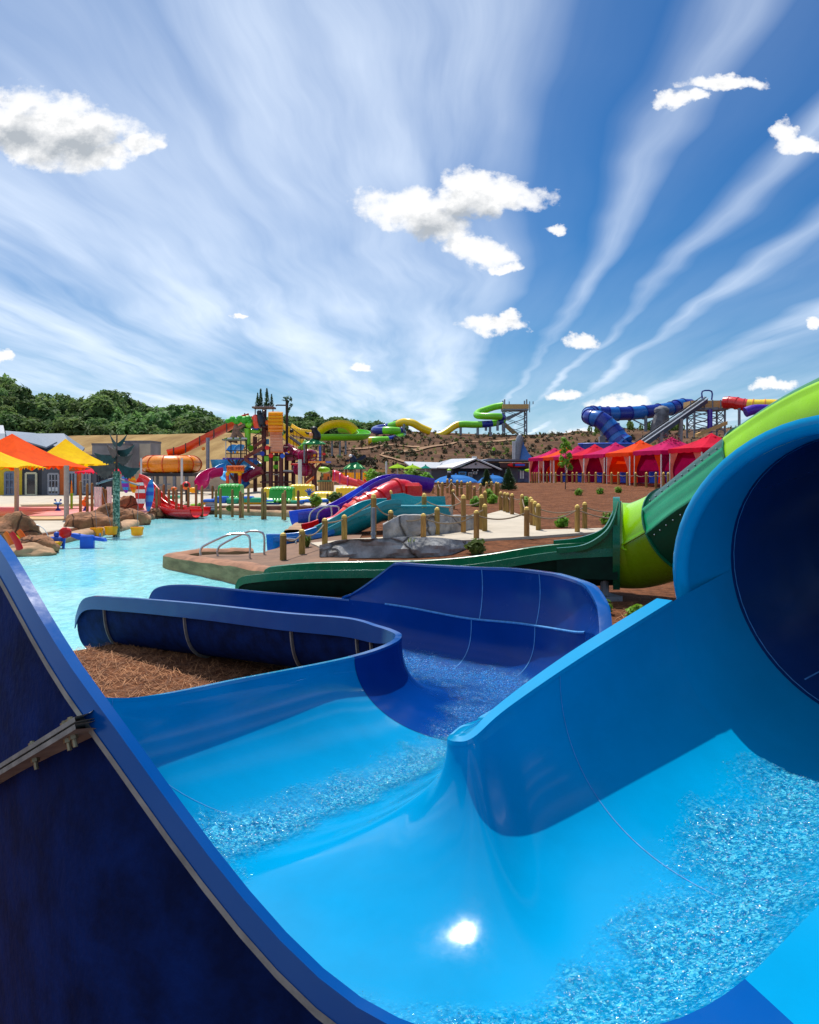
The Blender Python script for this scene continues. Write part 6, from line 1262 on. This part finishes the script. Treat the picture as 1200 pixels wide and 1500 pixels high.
def steel_tower(name, px, yt, yd, yb, Y, label, extra=True):
    t = thing(name, P(sum(px)/len(px), yb, Y), label, 'tower'); W = (px[-1]-px[0])/F*Y; dpt = W*.7
    L_ = []
    for k in range(4):
        x = px[0] if k % 2 == 0 else px[-1]; yy = Y-dpt/2 if k < 2 else Y+dpt/2; a = P(x, yt, Y); a.y = yy; b = P(x, yb, Y); b.y = yy; b.z -= 1; MB().tube([b, a], .17, 7).build('leg', GALV, t); L_.append((a, b))
    c = P((px[0]+px[-1])/2, yd, Y); MB().box(c, (W+.8, dpt+.8, .35)).build('platform', GALV, t, 0)
    for s in (-1, 1): MB().box(c+Vector((0, s*(dpt/2+.42), .75)), (W+.8, .08, 1.0)).build('side_board', PLANK, t, 0)
    for s in (-1, 1): MB().box(c+Vector((s*(W/2+.42), 0, .75)), (.08, dpt+.7, 1.0)).build('side_board', PLANK, t, 0)
    for s in range(3):
        z0 = lerp(c.z, L_[0][1].z+1, s/3); z1 = lerp(c.z, L_[0][1].z+1, (s+1)/3)
        for k, (i, j) in enumerate(((0,1),(2,3),(0,2),(1,3))):
            p, r = L_[i][0], L_[j][0]; MB().tube([(p.x,p.y,z0),(r.x,r.y,z1)], .07, 5).build('brace', GALV, t); MB().tube([(p.x,p.y,z1),(r.x,r.y,z0)], .07, 5).build('brace', GALV, t)
    return t, c, W, dpt
t, c, W, dpt = steel_tower('slide_tower', (738,770), 586, 601, 636, 188, 'steel slide tower with plywood sided platform on the hill crest')
MB().slab([P(740,613,187), P(762,603,187), P(768,603,187), P(746,615,187)], (0,1.4,.0)).build('stair_flight', GALV, t, 0); MB().slab([P(733,618,187), P(740,618,187), P(758,634,187), P(752,636,187)], (0,1.4,0)).build('stair_flight', PLANK, t, 0)
for px in (746,776,781): MB().tube([P(px,588,188.5), P(px,604 if px != 781 else 592,188.5)], .12, 6).build('rail_post', GALV, t)
# speed slide, blue, on the slope
bs = thing('water_slide', P(765, 675, 112), 'steep deep blue wedge slide with grey capsule top rising behind the dark building', 'water slide', 'far slides on the brown hill'); MB().slab([P(759,675,112), P(766,643,112.6), P(768,652,112.4), P(774,663,112), P(782,673,111.5), P(787,677,111)], (0,2.4,0)).build('blue_wedge', BLUE2, bs, 0); MB().tube(crv([P(756,676,112), P(759,655,112), P(762,643,112), P(765,640,112)], 5), [.45,.5,.52,.52,.52,.52,.52,.55,.55,.55,.55,.55,.6,.6,.55,.3], 12).build('grey_capsule', GALV, bs, 60)
for px in (751.5,754): MB().tube([P(px,646,111.5), P(px,678,111.5)], .12, 6).build('strut', PALEP, bs)
# big blue tube slide and conveyor at right
BY = 125
rt_ = thing('water_slide', P(930, 640, BY), 'blue tube slide with alternating bands bending round and dropping behind the cabanas', 'water slide', 'far slides on the brown hill')
pts = crv([P(1012,594,BY+6), P(995,594,BY+5), P(985,598,BY+4), P(960,602,BY+2), P(930,605,BY), P(905,606,BY-1), P(885,606,BY-1.5), P(870,605,BY-2), P(863,607,BY-4), P(866,612,BY-6), P(878,614,BY-7), P(891,624,BY-7.5), P(901,636,BY-8), P(908,646,BY-8.5), P(915,652,BY-9)], 7)
nb = len(pts)-1; MB().tube(pts, [1.05+.012*max(0, i-56)*1.0 for i in range(len(pts))], 20, lambda i, j: (i//5) % 2).build('tube', [NAVY, BLUE2], rt_, 60)
for i in range(5, nb-8, 5): d = (pts[i+1]-pts[i]).normalized(); MB().tube([pts[i]-d*.07, pts[i]+d*.07], 1.17+.012*max(0,i-56), 20).build('joint_ring', NAVY, rt_)
trough('run_out', crv([P(905,648,BY-8.6), P(915,656,BY-9), P(925,661,BY-9.5), P(935,664,BY-10)], 4), 2.4, 1.1, [NAVY], rt_, .12)
for px, a, b in ((946,609,632),(882,620,648)): MB().tube([P(px,a,BY), P(px,b,BY)], .25, 8).build('support', GALV, rt_)
MB().tube([P(922,612,BY-.5), P(946,624,BY)], .1, 6).build('brace', GALV, rt_); MB().tube([P(963,613,BY-.5), P(946,620,BY)], .1, 6).build('brace', GALV, rt_); MB().tube([P(866,613,BY-5), P(882,622,BY-2)], .1, 6).build('brace', GALV, rt_); MB().box(P(882,646,BY-.2), (.9,.9,1.4)).build('footing', CONC_G, rt_, 0)
sb_ = thing('splash_basin', P(895, 662, 112), 'round navy splash basin wall behind the pink cabanas', 'basin'); c = P(895,662,114); MB().grid([[c+Vector((4.6*cos(a), 2.2*sin(a), z)) for z in (-1.2,.2,1.1)] for a in [2*pi*i/40 for i in range(41)]]).build('wall', NAVY, sb_); MB().tube([c+Vector((4.6*cos(2*pi*i/40), 2.2*sin(2*pi*i/40), 1.12)) for i in range(41)], .1, 6).build('rim', ROYAL, sb_)
cv = thing('conveyor', P(985, 620, 118), 'long dark conveyor ramp with pale rails climbing to the right platform', 'conveyor'); a, b = P(928,662,112), P(1037,586,122)
MB().slab([a+Vector((0,0,.25)), b+Vector((0,0,.25)), b-Vector((0,0,.45)), a-Vector((0,0,.45))], (0,2.2,0)).build('ramp', paint('slate conveyor', (44,54,74)), cv, 0)
for k, (dy_, z) in enumerate(((-.05,.28),(.7,.5),(1.4,.62),(2.2,.8))): MB().tube([a+Vector((0,dy_,z)), b+Vector((0,dy_,z))], .09, 6).build('rail', PALEP if k % 2 == 0 else BLACKM, cv)
for f_ in (.35,.62): p = a.lerp(b, f_); MB().tube([p, Vector((p.x, p.y+1, .5))], .32, 8).build('support', CONC_G, cv)
MB().tube(crv([b+Vector((-.9,-.2,.2)), b+Vector((-.9,-.2,1.3)), b+Vector((.5,-.2,1.3)), b+Vector((.5,-.2,.0))], 3), .12, 6).build('top_frame', NAVY, cv)
rkp = thing('rock_spire', P(965, 632, 122), 'tall grey sculpted rock spire behind the conveyor', 'rock'); MB().grid([[P(974,632,124)+Vector(((1.35-.25*(z/3.4)**3)*cos(aa)*(1+.18*fbm(cos(aa)*2,sin(aa)*2,z,3)*2)+.1*z-.9, 1.2*sin(aa), z-1)) for aa in [2*pi*i/24 for i in range(24)]] for z in [i*.35 for i in range(13)]], 0, closed=True).ball(P(974,632,124)+Vector((-.45,0,3.2)), (1.15,1.1,.75), 18, 10, 0, .15, 2).build('rock', mat('dark grey rock', srgb(112,112,116), .9, 0, (1,.4), (3,.6,.1)), rkp, 40)
t, c, W, dpt = steel_tower('slide_platform', (1012,1056), 590, 600, 632, 126, 'steel platform with plywood sides at the head of the blue, red and yellow tubes'); MB().tube([P(1040,600,124), P(1040,634,124)], .4, 10).build('column', PURPLE, t)
MB().slab([P(1022,640,122), P(1066,622,122), P(1066,617,122), P(1022,635,122)], (0,1.2,0)).build('ramp_side', PLANK, t, 0)
for px in (1012,1032,1044,1056): MB().tube([P(px,586,123.5), P(px,600,123.5)], .1, 6).build('rail_post', GALV, t)
ry_ = thing('water_slide', P(1100, 600, 122), 'red, yellow and violet tube slide leaving the steel platform to the right', 'water slide', 'far slides on the brown hill'); pts = crv([P(1061,590,124), P(1075,590,123), P(1090,593,122), P(1110,594,121), P(1135,594,120), P(1150,598,119)], 7); MB().tube(pts, .92, 16, lambda i, j: 0 if i < 16 else 1).build('tube', [RED_G, YELLOW_G], ry_, 60); MB().tube(crv([P(1092,604,119), P(1105,600,119), P(1125,600,119)], 5), .75, 14).build('violet_tube', PURPLE, ry_, 60)
for i in range(4, 30, 5): d = (pts[i+1]-pts[i]).normalized(); MB().tube([pts[i]-d*.07, pts[i]+d*.07], 1.0, 16).build('joint_ring', RED_G if i < 16 else ORANGE_G, ry_)
for px in (1083,1112): MB().tube([P(px,598,121), P(px,640,121)], .2, 8).build('support', GALV, ry_)
R = random.Random(20)
for k in range(24):
    px = R.uniform(862, 1000); p = onhill(px, R.uniform(.86, .99), 'b'); o = sh[2].copy(); C.objects.link(o); o.location = p; s = R.uniform(1.0, 1.7); o.scale = (s*.8, s*.8, s*1.3); o.name = 'hill_shrub'; tag(o, 'taller yellow green bush on the crest behind the blue tube slide', 'shrub', 'bushes on the crest behind the blue tube')
# ---------------------------------------------------------------- buildings in the middle
hb = thing('grey_building', P(660, 706, 86), 'dark grey sided building with pale metal gable roof at the foot of the brown hill', 'building'); Yb = 86; z0 = .6
A = lambda px, py, d=0: P(px, py, Yb+d)
MB().slab([A(632,707), A(664,707), A(664,685.5), A(632,685.5)], (0,7,0)).build('side_wall', GREYW, hb, 0); MB().slab([A(664,707,-1), A(733,707,-1), A(733,687), A(720,681), A(699,674.5), A(676,684), A(664,687)], (0,9,0)).build('gable_wall', paint('charcoal siding', (58,64,76)), hb, 0)
MB().slab([A(674,686,-1.08), A(722,686,-1.08), A(699,676,-1.08)], (0,.1,0)).build('gable_panel', GREYR, hb, 0)
MB().slab([A(645,678.5,4), A(661,674,8), A(698,673.2,8), A(698,673.2,-1.4), A(663,686.5,-1.4), A(636,686.5,0)], (0,0,.14)).build('roof_left', GREYR, hb, 0); MB().slab([A(698,673.2,-1.4), A(734,689,-1.4), A(740,689,8), A(698,673.2,8)], (0,0,.14)).build('roof_right', GREYR, hb, 0); MB().slab([A(592,677.5,3), A(648,679,3), A(640,687,-.6), A(604,686.5,-.6)], (0,0,.12)).build('low_roof', GREYR, hb, 0)
MB().slab([A(594,703), A(632,703), A(632,687), A(600,687)], (0,4,0)).build('porch_wall', paint('pale grey wall', (150,156,166)), hb, 0); MB().box(A(695,672,4), (.5,.5,.5)).build('roof_vent', WHITEP, hb, 0); MB().tube([A(697,679.7,-1.1), A(697,679.7,-1.2)], .1, 10).build('round_vent', BLKP, hb)
for x0, x1, y0, y1, fm in ((672,683,691,696,LBLUEP),(686,692,692,698,GREYR),(693.5,699,691,694.5,WHITEP)): w = MB().box(A((x0+x1)/2,(y0+y1)/2,-1.06), ((x1-x0)/F*Yb,.1,(y1-y0)/F*Yb)).build('window', fm, hb, 0); MB().box(A((x0+x1)/2,(y0+y1)/2,-1.13), ((x1-x0)/F*Yb*.75,.05,(y1-y0)/F*Yb*.65)).build('pane', GLASS, w, 0)
for px in (692.5,700): MB().ball(A(px,689,-1.15), .07, 7, 5).build('wall_lamp', WHITEP, hb)
db = thing('dark_building', P(750, 706, 88), 'low black building with flat roof and a surfboard sign, beside the cabanas', 'building'); D = lambda px, py, d=0: P(px, py, 88+d)
MB().slab([D(700,707), D(790,707), D(790,678), D(706,678)], (0,7,0)).build('wall', DARKB, db, 0); MB().slab([D(704,675,-1), D(717,671.5,-1), D(790,674,-1), D(792,675.5,-1), D(716,675.5,-1), D(706,677,-1)], (0,9,0)).build('roof_edge', paint('grey fascia', (96,100,112)), db, 0); MB().box(D(770,681.5,-.5), (5.6,.5,.5)).build('fascia_board', paint('dark brown fascia', (70,38,36)), db, 0)
MB().box(D(763,697,-.06), (3.4,.1,1.4)).build('shop_window', GLASSB, db, 0)
for px in (763,766.5): MB().box(D(px,695,-.15), (.16,.05,.9)).build('window_poster', WHITEP, db, 0)
MB().box(D(766,688.5,-.15), (.5,.05,.16)).build('open_sign', TEAL_C, db, 0); MB().box(D(752,696,-.08), (1,.1,1.6)).build('door', GREYW, db, 0)
ss = thing('surfboard_sign', D(757, 681, -.9), 'surfboard shaped red sign with a blue panel on the black building', 'sign'); MB().ball(D(757,681,-.9), (1.0,.08,.25), 24, 8).build('board', REDP, ss); MB().box(D(762,681.2,-1.0), (1.05,.05,.22), 0, 0, None, .02).build('blue_panel', BLUEP, ss, 0); MB().ball(D(753,681,-1.0), (.14,.05,.2), 10, 6).build('dark_emblem', BLKP, ss)
rl = tag(MB().box(D(716,681,.4), (1.8,.2,.6)).build('brown_gable', paint('brown gable board', (100,62,54)), None, 0), 'brown gable board between the two dark buildings', 'gable board')
tag(MB().ball(P(775.5,689,84), (.5,.4,.17), 12, 8).build('lime_umbrella', LIME_C), 'small lime umbrella top at the left end of the cabana row', 'umbrella')
# umbrellas and blue canopies
def umbrella(px, yt, ye, hw, Y, yb, m, label, posts=1, dome=False, grp='umbrellas before the grey building'):
    t = thing('umbrella', P(px, yb, Y), label, 'umbrella', grp); c = P(px, ye, Y); w = hw/F*Y; h = (ye-yt)/F*Y
    pr = [(w,0),(w*.98,.05),(w*.66,h*.5),(w*.33,h*.82),(.03,h)] if not dome else [(w,-.08),(w*.97,0),(w*.72,h*.55),(w*.4,h*.88),(.05,h)]
    MB().lathe(pr, c, 8 if not dome else 12).build('canopy', m, t, 15); MB().tube([P(px,yb,Y), P(px,yt,Y)], .06, 7).build('pole', PALEP, t); MB().lathe([(.05,0),(.09,.03),(.02,.12)], P(px,yt,Y), 8).build('finial', m, t); return t
umbrella(582.5, 680, 686, 13.5, 74, 704, LIME_C, 'lime umbrella, left of the pair before the grey building'); umbrella(604.5, 681, 687, 13.5, 73, 704, LIME_C, 'lime umbrella, right of the pair before the grey building'); umbrella(623.5, 682, 686.5, 8, 78, 704, TEAL_C, 'teal umbrella right of the lime pair'); umbrella(668, 695.5, 705, 33, 62, 716, BLUE_C, 'wide sky blue canopy before the grey building, with the mascot figure', 1, True, 'blue canopies'); umbrella(722, 696, 706, 23, 64, 716, BLUE_C, 'smaller sky blue canopy half behind the slim conifer', 1, True, 'blue canopies'); umbrella(551, 692, 695.5, 8.5, 72, 708, mat('straw thatch', srgb(170,160,150), .9, 0, (5,.3)), 'small grey thatched umbrella right of the eagle roof')
fg = thing('figure_statue', P(658, 704, 61), 'small figure statue with yellow cap and dark body on the blue canopy', 'statue'); MB().tube([P(656.5,702,61), P(657.5,696,61), P(658,692.5,61)], [.1,.16,.14], 8).tube([P(659.5,702,61), P(658.5,696,61)], [.1,.12], 8).tube([P(656.5,693,61), P(654.8,697,61)], [.07,.05], 6).tube([P(659.5,693,61), P(661.5,696,61)], [.07,.05], 6).build('body', DARKB, fg, 50); MB().ball(P(658,690.8,61), (.14,.14,.15), 10, 8).build('head', WHITEP, fg); MB().ball(P(658,688.6,61), (.17,.17,.1), 10, 7).build('cap', LIMEP, fg)
# worker on the slope
def person(base, h, label, top, legs, skin=(200,150,120)):
    t = thing('person', base, label, 'person'); b = Vector(base); me = bpy.data.meshes.new('body'); V = [(0,0,.52),(0,0,.68),(0,.0,.8),(0,0,.87),(0,-.01,.95),(.09,0,.78),(.15,-.03,.62),(.17,-.1,.5),(-.09,0,.78),(-.14,-.06,.63),(-.1,-.16,.56),(.06,0,.48),(.07,-.02,.26),(.07,0,.02),(.07,-.06,.01),(-.06,0,.48),(-.08,.03,.26),(-.08,.06,.02),(-.08,0,.01)]
    E = [(0,1),(1,2),(2,3),(3,4),(2,5),(5,6),(6,7),(2,8),(8,9),(9,10),(0,11),(11,12),(12,13),(13,14),(0,15),(15,16),(16,17),(17,18)]; rad = [.075,.08,.075,.035,.062,.045,.032,.024,.045,.032,.024,.055,.04,.03,.022,.055,.04,.03,.022]
    me.from_pydata([tuple(Vector(v)*h) for v in V], E, []); o = bpy.data.objects.new('body_src', me); C.objects.link(o); md = o.modifiers.new('skin', 'SKIN'); sv = me.skin_vertices[0].data
    for i, r in enumerate(rad): sv[i].radius = (r*h, r*h)
    sv[0].use_root = True; o.modifiers.new('sub', 'SUBSURF').levels = 1; bpy.context.view_layer.update(); m2 = bpy.data.meshes.new_from_object(o.evaluated_get(bpy.context.evaluated_depsgraph_get())); bpy.data.objects.remove(o); m2.name = 'body'
    ob = bpy.data.objects.new('body', m2); C.objects.link(ob); ob.parent = t; m2.materials.clear(); [m2.materials.append(k) for k in (paint('skin', skin), top, legs)]
    for p in m2.polygons: z = p.center.z/h; x = abs(p.center.x)/h; p.material_index = 0 if z > .84 or (x > .12 and z < .6 and z > .45) else (1 if z > .5 else 2)
    return t
person(hillhit(723.5, 668), 1.75, 'worker in a lime vest standing on the brown hillside above the black building', LIMEP, DARKB)
person(dk(191.5, 716), 1.1, 'child in a yellow cap standing behind the purple surfboard', YELP, REDP) if False else None
# ---------------------------------------------------------------- cabanas
def make_cabana():
    t = thing('cabana', (0,0,0), 'x', 'cabana'); w = 1.9; ze = 2.3; zp = 3.25
    G = []; mb = MB()
    for k in range(4):
        a = Vector((w*(1 if k in (0,3) else -1)*1.05, w*(1 if k < 2 else -1)*1.05, ze)); kk = (k+1) % 4; b = Vector((w*(1 if kk in (0,3) else -1)*1.05, w*(1 if kk < 2 else -1)*1.05, ze)); pk = Vector((0,0,zp)); G = []
        for i in range(7):
            e = a.lerp(b, i/6); G.append([pk.lerp(e, g)-Vector((0,0,.12*sin(pi*g))) for g in [s/6 for s in range(7)]])
        mb.grid(G, 0)
    mb.lathe([(.5,zp-.28),(.46,zp-.2),(.03,zp+.04)], (0,0,0), 4); roof = mb.build('roof', CR_C, t, 15)
    vb = MB()
    for k in range(4):
        a = Vector((w*1.05*(1 if k in (0,3) else -1), w*1.05*(1 if k < 2 else -1), 0)); kk = (k+1) % 4; b = Vector((w*1.05*(1 if kk in (0,3) else -1), w*1.05*(1 if kk < 2 else -1), 0)); vb.grid([[a.lerp(b, i/16)+Vector((0,0,ze)), a.lerp(b, i/16)+Vector((0,0,ze-.26-.05*abs(sin(i*pi/4))))] for i in range(17)])
    vb.build('valance', CR_C, t, 0)
    for sx in (-1,1):
        for sy in (-1,1):
            MB().tube([(sx*w,sy*w,-.3),(sx*w,sy*w,ze)], .05, 7).build('frame_post', WHITEP, t)
            for ax in (0,1):
                G = []; n = 12
                for i in range(9):
                    g = i/8; z = lerp(ze-.05, .05, g); wd = lerp(1.0, .26, sstep(0,.62,g)) if g < .62 else lerp(.26, .42, (g-.62)/.38); row = []
                    for j in range(n+1):
                        s = j/n*wd; r = .06*sin(j*2.1+g*1.5)*(.5+.5*wd)
                        row.append((sx*(w-s), sy*w-sy*r, z) if ax == 0 else (sx*w-sx*r, sy*(w-s), z))
                    G.append(row)
                MB().grid(G, 0).build('curtain', MR_C if ax == 0 else PK_C, t, 60)
    s = MB().box((0,.9,.22), (2.2,.8,.42), 0, 0, None, .05).box((0,1.25,.6), (2.2,.2,.5), 0, 0, None, .05); s.build('bench', BLUEP, t, 0)
    MB().grid([[(x, w-.08, z) for z in (.05,1.1,2.2)] for x in [lerp(-w,w,i/10) for i in range(11)]]).build('back_curtain', MR_C, t, 0)
    return t
cp_ = make_cabana(); ordm = [(0,CR_C,MR_C,PK_C,'crimson cabana, nearest and rightmost, partly behind the green slide'),(.183,MG_C,MR_C,OG_C,'magenta cabana behind the wine red tree'),(.35,OG_C,OG_C,PK_C,'orange cabana left of the wine red tree'),(.506,MG_C,MR_C,PK_C,'magenta cabana left of the big orange cabana'),(.65,CR_C,MR_C,PK_C,'crimson cabana in the middle of the row'),(.78,MG_C,MR_C,PK_C,'magenta cabana behind the slender young tree'),(.89,OG_C,OG_C,PK_C,'orange cabana near the far left end of the row'),(.985,MG_C,MR_C,PK_C,'pink cabana at the far left end of the row')]
for k, (t_, roofm, c1_, c2_, lb) in enumerate(ordm):
    x = 19.5-5.6*t_; yy = 52+26*t_; o = cp_ if k == 0 else copy_tree(cp_); z = gz(x, yy); py = lerp(709, 706, t_); z = H-(py-HZ)/F*yy
    o.location = (x, yy, z); o.rotation_euler.z = radians(12); o.scale = (.98,.98,1.0); tag(o, lb, 'cabana', 'cabanas in a row on the mulch bank')
    for ch in o.children:
        if k: ch.data = ch.data.copy()
        n = ch.name.split('.')[0]
        if n in ('roof','valance'): ch.data.materials[0] = roofm
        elif n in ('back_curtain',): ch.data.materials[0] = c1_
        elif n == 'curtain': ch.data.materials[0] = c1_ if ch.data.materials[0] == MR_C else c2_
for px, py, lb in ((858,707,'tan pot with plant among the cabana posts, left one'),(938,707,'dark pot with plant among the cabana posts, right one')):
    g = hit(px, py); t = thing('potted_plant', g, lb, 'plant'); MB().lathe([(.18,0),(.28,.3),(.3,.5),(.24,.5)], g, 12).build('pot', PLANK if px < 900 else BLACKM, t); mb = MB(); leafball(mb, g+Vector((0,0,.7)), .3, 90, .14, 0, px, hollow=.3); mb.build('foliage', LEAFG, t, 0)
# low plants round the far side of the pool and by the umbrellas
for k, (px, py, Y, s, lb) in enumerate(((252,744,43.5,.8,'green shrub behind the end of the small red slide'),(272,746,43.5,.9,'pale shrub among the posts left of the grey steps'),(293,746,43.5,.9,'pale shrub among the posts right beside the grey steps'),(336,748,43.5,.9,'pale shrub at the foot of the low rock wall'),(462,740,44,1.6,'dry shrub beside the low yellow ramp'),(490,737,44,1.7,'dry shrub before the green wedge'),(545,706,62,2.6,'tall reedy shrub under the thatched umbrella'),(556,707,62,2.4,'reedy shrub right of the thatched umbrella'),(604,706,58,2.6,'dark green shrub under the right lime umbrella'),(613,706,58,2.4,'green shrub between the lime and teal umbrellas'),(625,708,56,2.0,'sparse pale shrub under the teal umbrella'))):
    o = (protoB if k % 2 else protoA).copy(); C.objects.link(o); o.name = 'shrub'; o.location = P(px, py, Y); o.scale = (s, s, s); tag(o, lb, 'shrub', 'shrubs beyond the pool')
